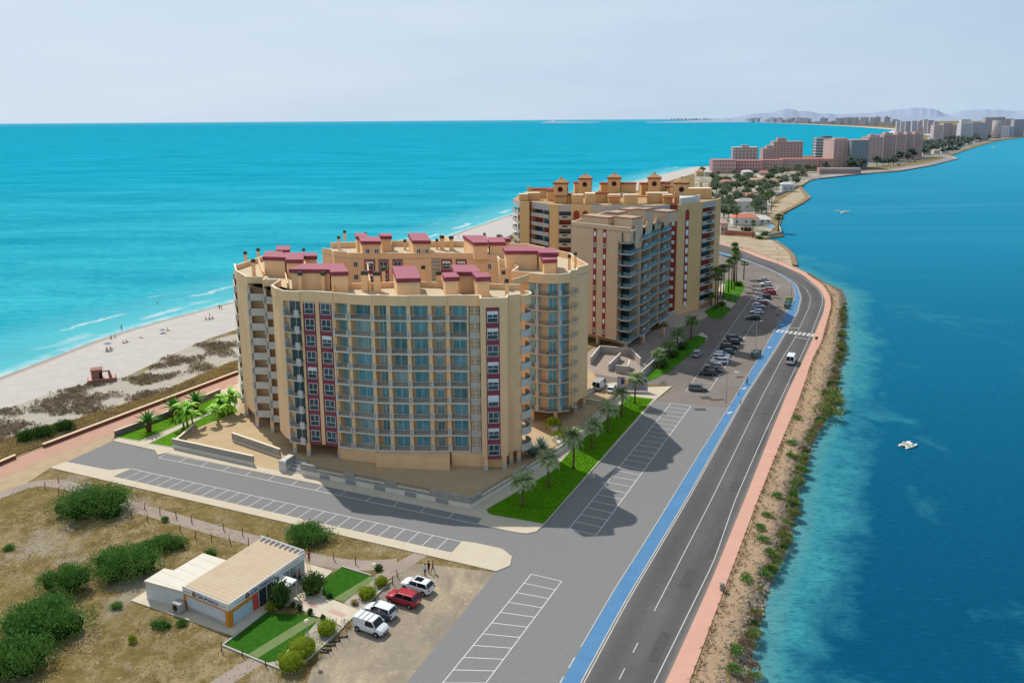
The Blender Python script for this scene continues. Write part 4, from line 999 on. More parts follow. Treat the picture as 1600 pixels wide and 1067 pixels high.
def cycad(seed, lab):
    r = random.Random(seed); t = thing('cycad', (0, 0, 0), lab, 'cycad', 'cycads on the small lawn')
    mb = MB()
    mb.tube([(0, 0, 0), (0, 0, .5), (0, 0, 1.2), (0, 0, 1.75)], [.38, .5, .55, .3], 10)
    for i in range(60):
        a = r.uniform(0, 2 * PI); z = r.uniform(.1, 1.6); d = Vector((math.cos(a), math.sin(a), .5)); leaf(mb, Vector((math.cos(a) * .42, math.sin(a) * .42, z)), d, Vector((0, 0, 1)), .28, .2)
    mb.build('trunk', mat("cycad_trunk", '#6e4630', .95, .3, 4, .05, obj=True), t, local=True)
    cr = MB()
    for i in range(26):
        a = i * 2.4; e = lerp(1.45, .35, i / 26); hd = Vector((math.cos(a), math.sin(a), 0)); p = Vector((0, 0, 1.7)); ang = e; side = Vector((-hd.y, hd.x, 0)); w = .26
        for k in range(4):
            q = p + (hd * math.cos(ang) + Vector((0, 0, math.sin(ang)))) * .72; w2 = .30 * (1 - ((k + 1) / 4) ** 2) + .02; up = Vector((0, 0, .10))
            cr.poly([p - side * w + up, p, q, q - side * w2 + up]); cr.poly([p, p + side * w + up, q + side * w2 + up, q]); p, w, ang = q, w2, ang - .2
    cr.build('crown', M_cyc, t, local=True); return t
c0 = cycad(1, "dark green cycad with thick brown trunk nearest the car park")
for i, (px, lb) in enumerate((((233, 675), None), ((272, 652), "cycad half hidden behind the front banana plant"), ((307, 642), "cycad between the two clumps of banana plants"))):
    p = G(*px); o = c0 if i == 0 else dup(c0, (0, 0, 0), i * 1.3, lb, 'cycads on the small lawn'); o.location = (p.x, p.y, .12); o.scale = (1.05,) * 3
def banana(seed, lab, n=4, hh=4.2):
    r = random.Random(seed); t = thing('banana_plant', (0, 0, 0), lab, 'banana plant', 'banana plants on the small lawn'); cr = MB(); tk = []
    for s in range(n):
        b = Vector((r.uniform(-.9, .9), r.uniform(-.6, .6), 0)); h = hh * r.uniform(.55, 1.0); tp = b + Vector((r.uniform(-.3, .3), r.uniform(-.3, .3), h * .72))
        mb = MB(); mb.tube([b, b.lerp(tp, .5), tp], [.17, .13, .09], 8); mb.build('stem', mat("banana_stem", '#8a9440', .8, .2, 2, .1, obj=True), t, local=True)
        for i in range(9):
            a = r.uniform(0, 2 * PI); ang = r.uniform(.35, 1.25); hd = Vector((math.cos(a), math.sin(a), 0)); side = Vector((-hd.y, hd.x, 0)); p = tp.copy(); w = .06; L_ = r.uniform(2.0, 2.9)
            for k in range(6):
                q = p + (hd * math.cos(ang) + Vector((0, 0, math.sin(ang)))) * L_ / 6; w2 = .36 * math.sin(PI * min(.97, (k + 1.3) / 6.6)); up = Vector((0, 0, .12))
                cr.poly([p - side * w + up * (w / .4), p, q, q - side * w2 + up * (w2 / .4)]); cr.poly([p, p + side * w + up * (w / .4), q + side * w2 + up * (w2 / .4), q]); p, w, ang = q, w2, ang - .36
    cr.build('leaves', M_ban, t, local=True); return t
for px, sd, lb, n in (((291, 672), 2, "bright green banana plant clump in front of the cycads", 4), ((352, 650), 5, "banana plant clump beside the foot of the block's left end", 4), ((342, 660), 9, "single small banana plant left of the tall clump", 1)):
    o = banana(sd, lb, n); p = G(*px); o.location = (p.x, p.y, .1); o.scale = (1.45,) * 3
# garden pool behind, planters in the courtyard
struct("pool_water", MB().poly([(p.x, p.y, .17) for p in GP([(341, 628), (362, 620), (372, 626), (350, 636)])]), mat("pool_water", '#58c3d6', .2, .05, 1, .4))
def rosette(name, n, L_, m, seed, lab, cat, e0=1.3, e1=.2, w=.12, group=None):
    r = random.Random(seed); mb = MB()
    for i in range(n):
        a = i * 2.4 + r.uniform(-.2, .2); e = lerp(e0, e1, i / n); hd = Vector((math.cos(a), math.sin(a), 0)); d = hd * math.cos(e) + Vector((0, 0, math.sin(e)))
        leaf(mb, Vector((0, 0, .05)), d, Vector((0, 0, 1)), L_ * r.uniform(.8, 1.15), w)
    o = bpy.data.objects.new(name, mb.mesh(name, m)); COL.objects.link(o); return tag(o, lab, cat, group)
for px, s, lb in (((833, 712), 1.25, "blue grey agave at the block's right corner, nearer the palms"), ((846, 700), 1.15, "blue grey agave behind the other one at the right corner")):
    o = rosette('agave', 60, 1.9, M_aga, int(px[0]), lb, 'agave', w=.3, group='agaves by the right corner'); o.location = G(*px, .15); o.scale = (s,) * 3
def planter(px, h, lab, leafm, size):
    P = GP(px, .14); c = sum(P, Vector()) / len(P); t = thing('planter', (c.x, c.y, .14), lab, 'planter')
    MB().prism([(p.x, p.y) for p in P], .14, .14 + h).build('trough', M_white, t)
    r = random.Random(int(px[0][0])); mb = MB(); rad = min((p - c).length for p in P)
    blob_leaves(mb, [((c.x, c.y, .2 + h), (rad * .9, rad * .9, rad * .9))], 260, size, r); mb.build('foliage', leafm, t); return t
planter([(857, 672), (870, 678), (874, 668), (861, 664)], .9, "square stone planter with a yellowish plant under the right wing", M_lime, .7)
planter([(862, 689), (874, 699), (884, 690), (876, 678)], .8, "white planter full of pale green shrubs behind the terrace wall", M_lime, .5)
# ---------------------------------------------------------------- bushes of the dry field
def bush_at(name, px, wpx, hpx, m, lab, n=3800, size=.30, seed=1, group=None, nb=7, cat='bush', flat=.6, elong=2.2):
    "clump standing on its photo footprint; width and height are read off the photo at that distance"
    p = G(*px); sc = (p - Vector((0, 0, CAMH))).length / FPX; w = wpx * sc; h = hpx * sc * .82
    r = random.Random(seed); blobs = []
    for k in range(nb):
        a = 2 * PI * k / nb + r.uniform(-.3, .3); q = r.uniform(.1, .62)
        rr = w * r.uniform(.13, .26); blobs.append(((p.x + math.cos(a) * q * w * .56, p.y + math.sin(a) * q * w * .56 * flat, h * r.uniform(.14, .34)), (rr, rr * .85, h * r.uniform(.30, .46))))
    blobs.append(((p.x, p.y, h * .30), (w * .34, w * .30, h * .46)))
    mb = MB(); blob_leaves(mb, blobs, n, size, r, up=.5, elong=elong)
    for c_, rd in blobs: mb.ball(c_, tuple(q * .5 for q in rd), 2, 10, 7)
    for k in range(4):
        a = r.uniform(0, 6.28); mb.tube([(p.x, p.y, 0), (p.x + math.cos(a) * w * .2, p.y + math.sin(a) * w * .15, h * .5)], [.09, .03], 5, 1)
    o = base_at(name, mb, [m, M_bark, M_core], lab, cat, group, (p.x, p.y, 0)); return o
for i, a in enumerate((
    ((140, 800), 112, 62, M_bush, "big rounded green bush by the fence posts near the cream pavement", 11500, .30, 13),
    ((196, 895), 112, 58, M_bush, "long green bush nearest the white annex of the office", 11500, .29, 13),
    ((110, 920), 76, 50, M_bush, "green bush joined to the left end of the long bush by the annex", 7500, .28, 10),
    ((262, 856), 50, 30, M_bush, "smaller green bush right of the long bush, beyond the annex roof", 4500, .27, 9),
    ((230, 864), 46, 24, M_bush, "low green bush between the long bush and the smaller right one", 3600, .27, 8),
    ((60, 985), 130, 66, M_bush, "large spreading green bush at the left edge of the field", 13000, .30, 14),
    ((20, 1050), 105, 62, M_bush, "large green bush in the bottom left corner", 11500, .30, 13),
    ((478, 845), 82, 38, M_bush, "green bush behind the office roof beside the side pavement", 8500, .29, 11))):
    bush_at('bush', a[0], a[1], a[2], a[3], a[4], a[5], a[6], 20 + i, 'green bushes of the dry field', a[7])
for i, a in enumerate((((181, 950), 24, 9, "flat green shrub left of the office's paved edge"), ((252, 980), 40, 18, "low dark green shrub in front of the air conditioner"), ((284, 976), 22, 9, "small green shrub beside the low dark one in front of the office"), ((207, 1003), 13, 13, "small upright yellow green tuft alone in the dry grass"), ((258, 814), 12, 11, "little green shrub beside the fence posts on the track"), ((330, 872), 30, 26, "pale sparse shrub between the fence and the office roof"), ((14, 858), 20, 7, "flat pale green patch shrub at the field's left edge"))):
    bush_at('shrub', a[0], a[1], a[2], M_bush if i != 3 else M_lime, a[3], 500, .22, 60 + i, 'shrubs in the dry field', 4, 'shrub')
for i, a in enumerate((((40, 690), 30, 24, "left dark rounded bush beside the promenade wall"), ((66, 684), 40, 26, "middle dark bush of the three beside the promenade wall"), ((100, 674), 38, 24, "right dark bush of the three beside the promenade wall"))):
    bush_at('bush', a[0], a[1], a[2], M_bushd, a[3], 1700, .38, 80 + i, 'dark bushes beside the promenade', 5)
# dry grass, dune scrub and bank grass
def nz(x, y, s, o=0): return .5 + .5 * mnoise.noise(Vector((x * s, y * s, o)))
field = GP([(-20, 1067), (-20, 790), (78, 735), (640, 862), (690, 884), (612, 902), (555, 900), (500, 870), (440, 850), (350, 850), (240, 900), (210, 940), (345, 985), (340, 1010), (440, 1040), (470, 1067)])
mb = tufts('g', field, 4500, .10, None, 0, 5, .08, lambda x, y: max(0, min(1, (nz(x, y, .13) - .34) * 2.2)) * max(.05, nz(x, y, .9, 4)))
o = base_at('dry_grass', mb, M_dry, "dry brown grass tufts of the waste field", "grass"); tag(o, kind='stuff')
pw = GP([(-30, 745), (24, 716), (68, 698), (219, 642), (361, 588)])
def scrub(n, seed, poly, dens, size, h):
    r = random.Random(seed); mb = MB(); xs = [p[0] for p in poly]; ys = [p[1] for p in poly]; k = 0; tr = 0
    while k < n and tr < n * 20:
        tr += 1; x, y = r.uniform(min(xs), max(xs)), r.uniform(min(ys), max(ys))
        if not inside((x, y), poly) or r.random() > dens(x, y): continue
        k += 1; s = size * r.uniform(.5, 1.5)
        for _ in range(13):
            v = Vector((r.gauss(0, 1), r.gauss(0, 1), abs(r.gauss(0, 1)))).normalized(); c = Vector((x, y, .02)) + Vector((v.x * s, v.y * s, v.z * s * h)) * r.uniform(.4, 1)
            leaf(mb, c, v + Vector((r.uniform(-.8, .8), r.uniform(-.8, .8), .5)), Vector((0, 0, 1)), s * .8, s * .45)
    return mb
dune = GP([(-40, 690), (0, 642), (73, 616), (117, 606), (140, 598), (215, 590), (245, 565), (300, 540), (361, 524), (372, 522), (372, 580), (361, 586), (219, 640), (68, 696), (24, 712), (-40, 740)])
struct("dune_sand", MB().poly([(p.x, p.y, .055) for p in dune]), mat("dune_sand", tg('#c4bbac'), .95, .12, .35))
band = GP([(-40, 730), (0, 690), (49, 672), (120, 655), (200, 630), (240, 618), (300, 592), (361, 566), (372, 564), (372, 580), (361, 586), (219, 640), (68, 696), (24, 712), (-40, 740)])
t = NT("dry_turf"); v = t.pos(); c = t.mix(t.rng(t.noise(v, .35, 5, .65), .38, .64), tg('#a98d62'), tg('#8f7a52')); c = t.mix(t.rng(t.noise(v, .2, 4), .56, .66, 0, .8), c, tg('#c0b29c')); t.col(t.mix(t.rng(t.noise(v, 2.5, 4, .7), .45, .7, 0, .6), c, tg('#7a6a48'))); M_dturf = t.fin(.95, .03)
struct("dune_turf", MB().poly([(p.x, p.y, .075) for p in band]), M_dturf)
mb = scrub(4200, 3, dune, lambda x, y: max(0, (nz(x, y, .14) - .42) * 3.4) * (1.0 if not inside((x, y), band) else .3), .36, .9)
o = base_at('dune_scrub', mb, M_grey, "grey brown scrub covering the dune sand", "scrub"); tag(o, kind='stuff')
mb = tufts('g', band, 9000, .3, None, .07, 9, .14); o = base_at('dune_grass', mb, M_dry, "dry brown grass beside the promenade wall", "grass"); tag(o, kind='stuff')
# promenade walls
M_pw = mat("promenade_wall", '#7d4f40', .9, .12, .8); M_pwc = mat("promenade_cap", '#d8c3a6', .9, .06, 1)
def pwall(px, lab):
    P = GP(px); f = Fr(P[0], P[1]); t = thing('promenade_wall', P[0].lerp(P[1], .5), lab, 'wall', 'low walls of the promenade')
    MB().fb(f, 0, f.L, -.25, .25, 0, .62).build('base', M_pw, t); MB().fb(f, -.05, f.L + .05, -.34, .34, .622, .78).build('coping', M_pwc, t)
pwall([(68, 699), (372, 584)], "long low pink walled bench running along the promenade towards the block")
pwall([(-90, 765), (24, 716)], "short piece of low promenade wall at the left edge")
# rocks and plants of the bank
M_rock = mat("rock", '#8f8678', .95, .25, 1.2, .1, bump=.5, obj=True)
M_vs = leafmat('verge_scrub_leaf', lin('#6f5d42'), lin('#a08a64'), .9, .03)
r = random.Random(5); protos_r = []
for k in range(5):
    bm = bmesh.new(); bmesh.ops.create_icosphere(bm, subdivisions=2, radius=.5)
    for vv in bm.verts: vv.co *= 1 + .5 * mnoise.noise(vv.co * 2.2 + Vector((k * 7, 0, 0))); vv.co.z *= .65
    me = bpy.data.meshes.new('rock'); bm.to_mesh(me); bm.free(); me.materials.append(M_rock); protos_r.append(me)
mb = MB(); A = resample(P2[2:], 200); B = smooth_line(SR[1:], 200, 1)
def bankpt(i, s): return A[i].lerp(B[i], s)
def bankz(s): return .03 if s < .45 else lerp(.03, -1.25, ((s * .893 - .45) / .55) ** 1.2 if s * .893 > .45 else 0)
for _ in range(13000):
    i = r.randrange(10, 150); s = min(1.06, r.gauss(.76, .17)); p = bankpt(i, s) + Vector((r.uniform(-.6, .6), r.uniform(-.6, .6), 0)); 
    if s < .45: continue
    sz = r.choice((.08, .1, .12, .15, .2, .28)) * r.uniform(.7, 1.4); me = protos_r[r.randrange(5)]; a = r.uniform(0, 6.28); ca, sa = math.cos(a) * sz * 1.7, math.sin(a) * sz * 1.7
    b0 = len(mb.v)
    if sz < .22: 
        vs = [(.5, 0, 0), (-.1, .5, .1), (-.5, -.1, 0), (.1, -.5, .05), (.05, .05, .42)]; fs = [(0, 1, 4), (1, 2, 4), (2, 3, 4), (3, 0, 4)]
    else:
        vs = [tuple(q.co) for q in me.vertices]; fs = [tuple(q.vertices) for q in me.polygons]
    mb.faces([(p.x + q[0] * ca - q[1] * sa, p.y + q[0] * sa + q[1] * ca, bankz(s) + q[2] * sz * 1.6) for q in vs], fs)
o = base_at('rubble', mb, M_rock, "loose grey rubble along the lagoon bank", "rubble"); tag(o, kind='stuff')
mb = MB(); r2 = random.Random(61)
for _ in range(2600):
    i = r2.randrange(8, 150); s = abs(r2.gauss(0, .07)) + .01 if r2.random() < .6 else r2.uniform(.1, .7); p = bankpt(i, s); k = .22 * r2.uniform(.5, 1.6)
    for _ in range(5):
        v_ = Vector((r2.gauss(0, 1), r2.gauss(0, 1), abs(r2.gauss(0, 1)))).normalized(); leaf(mb, Vector((p.x, p.y, .03)) + v_ * k * .5, v_ + Vector((0, 0, .4)), Vector((0, 0, 1)), k, k * .5)
o = base_at('verge_scrub', mb, M_vs, "dry brown scrub along the pink pavement's outer edge", "scrub"); tag(o, kind='stuff')
for k, (px, py, s) in enumerate(((1226, 776, 1.3), (1213, 745, 1.1), (1210, 914, 1.3), (1188, 940, 1.6), (1212, 838, 1.2), (1267, 654, 1.2), (1246, 722, 1.7), (1218, 826, 1.1), (1178, 1035, 1.3), (1159, 985, 1.2), (1287, 640, 1.2), (1240, 700, 1.2), (1228, 858, 1.4), (1195, 985, 1.1))):
    o = bpy.data.objects.new('boulder', protos_r[k % 5]); COL.objects.link(o); p = G(px, py); ds = seg_dist(Vector((p.x, p.y, 0)), SRz); o.location = (p.x - (1.2 if ds < 1.5 else 0), p.y, lerp(-.75, -.05, min(1, ds / 3.5))); o.scale = (s * .95, s * .75, s * .7); o.rotation_euler = (0, 0, k * 1.1)
    tag(o, "pale boulder among the rubble of the lagoon bank", "boulder", "boulders on the lagoon bank")
bm_ = []
for k in range(6):
    rr = random.Random(90 + k); q = MB(); bl = [((rr.uniform(-.5, .5), rr.uniform(-.5, .5), .35), (rr.uniform(.5, .8), rr.uniform(.5, .8), rr.uniform(.5, .75))) for _ in range(4)]
    blob_leaves(q, bl, 420, .34, rr, up=.9, elong=2.6); bm_.append((q, k))
M_reed = leafmat("reed_leaf", lin('#66743a'), lin('#a9b068')); M_brush = leafmat("brown_brush", lin('#7a6650'), lin('#ab9678'), .9, .03)
meshes_b = {}
def bankbush(px, py, s, k, m, lab, nm='shrub', grp='shrubs on the lagoon bank', cat='shrub'):
    key = (k, m.name)
    if key not in meshes_b: meshes_b[key] = bm_[k][0].mesh(nm, m)
    o = bpy.data.objects.new(nm, meshes_b[key]); COL.objects.link(o); p = G(px, py); o.location = (p.x, p.y, -.1); o.scale = (s, s, s * .9); o.rotation_euler = (0, 0, px * .7); tag(o, lab, cat, grp); return o
lime_l = [(1238, 694), (1236, 714), (1256, 739), (1215, 778), (1200, 807), (1187, 827), (1246, 655), (1192, 845), (1204, 867), (1195, 900), (1167, 907), (1240, 770), (1243, 757), (1150, 1020), (1152, 1050)]
for i, (x, y) in enumerate(lime_l): bankbush(x, y, .95 if i != 4 else .8, i % 6, M_bush, "bright green shrub growing from the rubble of the lagoon bank")
rs = random.Random(77)
for i in range(275):
    j = rs.randrange(22, 118) if i < 205 else rs.randrange(9, 48); s = rs.uniform(.78, .98); p = bankpt(j, s)
    x, y = PROJ(p.x, p.y, 0)
    if y > 760 and rs.random() < .15: continue
    bankbush(x, y, rs.uniform(.4, .95), i % 6, (M_reed, M_reed, M_brush, M_bushd)[i % 4], ("olive green reedy shrub at the lagoon's rocky edge", "olive green reedy shrub at the lagoon's rocky edge", "brown dry brushwood at the lagoon's rocky edge", "dark green shrub at the lagoon's rocky edge")[i % 4], grp=('reedy shrubs of the bank', 'reedy shrubs of the bank', 'dry brush of the bank', 'dark shrubs of the bank')[i % 4])
for x, y, lb in ((1305, 634, "dense green reed clump bulging into the lagoon"), (1297, 622, "green reed clump on the bank just above the bulging one"), (1294, 648, "dark green reed clump below the bulging one")): bankbush(x, y, 2.3, int(x) % 6, M_reed, lb, 'reed_clump', None, 'reeds')
# ================================================================ the glass balconied tower behind
M_beige = mat("beige_render", '#c9b096', .9, .05, .3, .1)
M_brick = mat("red_stripe", '#8e3b3f', .85, .1, .8, .1)
M_slab = mat("pale_slab", '#b9b6b2', .85, .06, 1, .1)
M_gglass = clearmat("blue_green_rail", '#54868f', .6)
M_tanroof = mat("roof_gravel", tg('#cdb99f'), .95, .12, .8, .05)
M_rtile = mat("terracotta_edge", '#9c4a3c', .85, .12, 1, .1)
M_dkint = mat('dark_interior_glass', '#27333a', .55, .25, .6, .15)
tw = thing("apartment_tower", (30, 215, 0), "beige slab tower with two red window stripes and glass fronted balconies down its right side", "apartment tower")
T = [Vector((16.7, 222.5, 0)), Vector((31.1, 208.2, 0)), Vector((47.6, 239.2, 0)), Vector((33, 254, 0))]
zt2, zb2 = 33.4, 2.6
ff, rf_, = Fr(T[0], T[1]), Fr(T[1], T[2])
core = MB().prism([ff.p(0, 0, 0), ff.p(ff.L - 4.0, 0, 0), ff.p(ff.L - 4.0, -1.5, 0), rf_.p(.5, -2.4, 0), rf_.p(rf_.L, -2.4, 0), T[2], T[3]], zb2, zt2 - 1.0)
core.fb(ff, ff.L - 3.98, ff.L - .1, -1.6, -.01, zt2 - 3.4, zt2 - .3)
core.build('wall', M_beige, tw)
MB().prism([tuple(t_) for t_ in T], zt2 - .99, zt2 - .6).build('roof', M_tanroof, tw)
pr = MB(); cp = MB()
for a, b in ((T[0], T[1]), (T[2], T[3]), (T[3], T[0])):
    f = Fr(a, b); pr.fb(f, 0, f.L, -.25, .02, zt2 - .61, zt2 + .4); cp.fb(f, -.05, f.L + .05, -.3, .06, zt2 + .402, zt2 + .5)
pr.build('parapet', M_beige, tw); cp.build('coping', M_cop, tw)
for u in (ff.L * .435, ff.L * .60):
    MB().fb(ff, u - .85, u + .25, .0, .05, zb2 + .2, zt2 - .7).build('red_stripe', M_brick, tw)
    for k in range(10):
        z = zb2 + 1.0 + k * 3.0; b = MB().fb(ff, u - .62, u + .02, .055, .11, z, z + 1.25); o = b.build('window', M_frame, tw)
        if (k * 3 + int(u)) % 4 == 0: MB().fq(ff, u - .5, u - .1, .115, z + .12, z + 1.1).build('pane', M_glassd, o)
# right side: set back glass, stepped balconies with sail walls
for k in range(10):
    z = zb2 + .2 + 3.0 * k
    for j, (u0, u1, n1) in enumerate(((-.2, 7.6, .05), (7.8, 16.0, .9), (16.2, 24.5, .2), (24.7, 34.0, 1.0))):
        b = MB(); b.fb(rf_, u0, u1, -2.38, n1, z - .22, z)
        if j == 0: b.fb(ff, ff.L - 3.9, ff.L - .05, -1.48, .02, z - .215, z - .005)
        o = b.build('balcony', M_slab, tw); g = MB(); g.fq(rf_, u0 + .1, u1 - .1, n1 - .06, z, z + 1.05)
        if j == 0: g.fq(ff, ff.L - 3.9, ff.L - .1, -.05, z, z + 1.05)
        g.build('railing', M_gglass, o)
        MB().fq(rf_, u0 + .35, u1 - .4, -2.37, z + .05, z + 2.6).build('balcony_door', M_dkint, tw)
        if j in (1, 3) and (k * 5 + j) % 3: MB().fb(rf_, u0 + 2.2, u0 + 4.4, n1 - .3, n1 - .12, z + .1, z + 1.5).build('awning', M_slab, tw)
    if k < 10: MB().fq(ff, ff.L - 3.4, ff.L - 1.0, -1.49, z + .05, z + 2.4).build('balcony_door', M_glassd, tw)
for j, u in enumerate((7.7, 16.1, 24.6, 34.2)):
    w = MB(); w.fb(rf_, u - .12, u + .12, -2.37, .45, zb2, zt2 - 4.2 + j * .4)
    w.build('divider', M_beige, tw)
for j, (u0, u1, zz) in enumerate(((3.8, 9.8, 4.6), (12.6, 18.0, 3.0), (20.8, 27.0, 2.2), (29, 34.6, 2.2))):
    w = MB(); p0, p1 = u0, u1
    P_ = [rf_.p(p0, .12, zt2 - zz - .0), rf_.p(p0 + .9, .12, zt2 - zz - 1.2), rf_.p(p1 - 1.0, .12, zt2 - zz - 1.2), rf_.p(p1, .12, zt2 - zz + .6), rf_.p(p1, .12, zt2 - .1), rf_.p(p0 + 1.2, .12, zt2 + .7), rf_.p(p0, .12, zt2 - .6)]
    Q_ = [p - rf_.n * .3 for p in P_]; n = len(P_)
    w.poly(P_); w.poly(list(reversed(Q_)))
    for i in range(n): w.poly([P_[i], Q_[i], Q_[(i + 1) % n], P_[(i + 1) % n]])
    w.build('gable_wall', M_beige, tw)
for (u0, u1, n0, n1, h) in ((1.2, 10.5, -7.5, -3.0, 1.9), (5, 9, -14, -9, 2.6), (11.5, 17.5, -9, -4.5, 2.2), (12.5, 15, -18, -14, 3.6), (3, 7, -24, -18, 2.6), (12, 17, -27, -22, 2.4)):
    h_ = MB().fb(ff, u0, u1, n0, n1, zt2 - .6, zt2 + h).build('rooftop_room', M_beige, tw)
    MB().fb(ff, u0 - .2, u1 + .2, n0 - .2, n1 + .2, zt2 + h + .002, zt2 + h + .2).build('tile_edge', M_rtile, h_); MB().fb(ff, u0 + .02, u1 - .02, n0 + .02, n1 - .02, zt2 + h + .203, zt2 + h + .26).build('roof_cap', M_tanroof, h_)
for i in range(6): MB().fb(ff, .8 + i * 1.3, 1.6 + i * 1.3, -10.5 - (i % 2), -9.6 - (i % 2), zt2 - .59, zt2 + .35).build('condenser', M_slab, tw)
for u, n in ((.8, -1), (9, -1.2), (18.6, -1.2), (.8, -9), (18, -10), (18, -20), (9, -16)):
    MB().fb(ff, u - .4, u + .4, n - .4, n + .4, .05, zb2 + .01).build('column', M_beige, tw)
MB().prism([ff.p(2, -5, 0), ff.p(16, -5, 0), rf_.p(30, -6, 0), T[3] - ff.n * -2], .05, zb2 - .02).build('ground_floor', M_beige, tw)
# its forecourt: terrace wall with steel rail, ramps, drive
def slabwall(name, pts, h, m, label, th=.25, z=.0, cat='wall'):
    P = GP(pts, z); mid = sum(P, Vector()) / len(P); t = thing(name, (mid.x, mid.y, z), label, cat)
    for a, b in zip(P, P[1:]):
        f = Fr(a, b); MB().fb(f, -.02, f.L + .02, -th, 0, z, z + h).build('run', m, t); MB().fb(f, -.04, f.L + .04, -th - .05, .05, z + h + .002, z + h + .08).build('coping', M_white, t)
    return t
M_greywall = mat("grey_wall", '#a7a29e', .9, .08, .6, .1)
tt = slabwall('forecourt_wall', [(1002, 590), (1062, 535), (1058, 523)], 1.5, M_greywall, "grey forecourt wall with rail beside the dark hedge of the glass balconied tower")
f = Fr(G(1002, 590), G(1062, 535)); r_ = MB()
for i in range(20): u = f.L * i / 19; r_.fb(f, u - .04, u + .04, -.16, -.08, 1.58, 2.6)
r_.fb(f, 0, f.L, -.16, -.08, 2.601, 2.68); r_.fb(f, 0, f.L, -.15, -.09, 1.9, 1.95); r_.build('rail', M_metal, tt)
slabwall('ramp_wall', [(924, 570), (938, 552), (985, 556), (1000, 572)], 2.0, M_greywall, "u shaped pale wall in front of the glass balconied tower")
slabwall('ramp_wall', [(952, 580), (970, 562)], 1.8, M_greywall, "short slanting wall inside the ramp yard")
slabwall('ramp_wall', [(962, 583), (982, 585), (984, 574)], 2.0, M_greywall, "low square cornered wall at the ramp's near end")
struct("forecourt", MB().poly([(p.x, p.y, .03) for p in GP([(905, 560), (925, 545), (1060, 505), (1070, 535), (1000, 595), (962, 590), (905, 580)])]), mat("forecourt_paving", tg('#b8a699'), .9, .1, .5))
struct("tower_plaza", MB().poly([(p.x, p.y, .04) for p in GP([(1035, 500), (1060, 478), (1118, 468), (1135, 470), (1100, 498), (1060, 512), (1048, 512)])]), mat("plaza_paving", tg('#d0bfae'), .9, .1, .5))
M_shl = mat('shaded_lawn', tg('#4f8a20'), .9, .2, .8, .03)  # lawn colour darkened to carry the shade beside the tower
lawn([(1002, 597), (1010, 598), (1044, 582), (1100, 536), (1104, 528), (1090, 524), (1060, 538)], .06, M_shl)
lawn([(1100, 487), (1118, 476), (1140, 481), (1142, 484), (1127, 499), (1110, 497)], .06, M_shl); lawn([(1128, 466), (1132, 444), (1135, 437), (1160, 440), (1164, 448), (1150, 474)], .06, M_shl)
struct("kerb_island", MB().poly([(p.x, p.y, .05) for p in GP([(1085, 527), (1097, 519), (1106, 526), (1104, 532)])]), M_cream)
struct("lawn_paths", MB().poly([(p.x, p.y, .07) for p in GP([(1122, 474), (1130, 470), (1150, 474), (1143, 482)])]).poly([(p.x, p.y, .07) for p in GP([(1118, 463), (1126, 444), (1133, 444), (1131, 462)])]), M_cream)
# ================================================================ the ochre block with belvederes
M_yel = mat("yellow_render", '#d6ae7c', .9, .06, .3, .1)
M_pale = mat("pale_parapet", '#b3aaa4', .9, .06, .5, .1)
M_brown = mat("brown_red_render", '#8f4238', .9, .08, .5, .1)
bl = thing("apartment_block", (40, 268, 0), "yellow ochre holiday block crowned with small belvedere towers with round windows", "apartment block")
zt3 = 35.4; zg3 = .1
B3 = [(.6, 276), (2.6, 262.5), (5.8, 261), (6.4, 262), (9.2, 258), (12.0, 253.6), (14.8, 251.6), (18.8, 251.0), (24.8, 249.6), (45.2, 246.8), (49.6, 249.6), (51.8, 248.9), (52.3, 249.0), (59.6, 255.3), (61.6, 257.2), (67.4, 263.6), (71.4, 272.0)]
k3 = ['side', 'wall', 'brown', 'balc', 'balc', 'wall', 'balc', 'arch2', 'wallb', 'wallb', 'brownw', 'wall', 'arch', 'wall', 'balc', 'edge']
body3 = []; pr3 = MB(); s3 = []
for a, b, kd in zip(B3, B3[1:], k3):
    f = Fr(a, b); s3.append((f, kd)); o = 1.5 if kd in ('balc', 'side') else 0; body3 += [f.p(0, -o, 0), f.p(f.L, -o, 0)]
back3 = [(70, 292), (62, 300), (40, 302), (12, 302), (2.5, 296)]
MB().prism(body3 + [Vector((x, y, 0)) for x, y in back3], zg3, zt3 - 1).build('wall', [M_yel], bl)
MB().prism([Vector((x, y, 0)) for x, y in B3 + back3], zt3 - .99, zt3 - .7).build('roof', mat("tan_roof", tg('#c9a878'), .95, .15, .6), bl)
nfl = 11; h3 = (zt3 - 3.4) / nfl
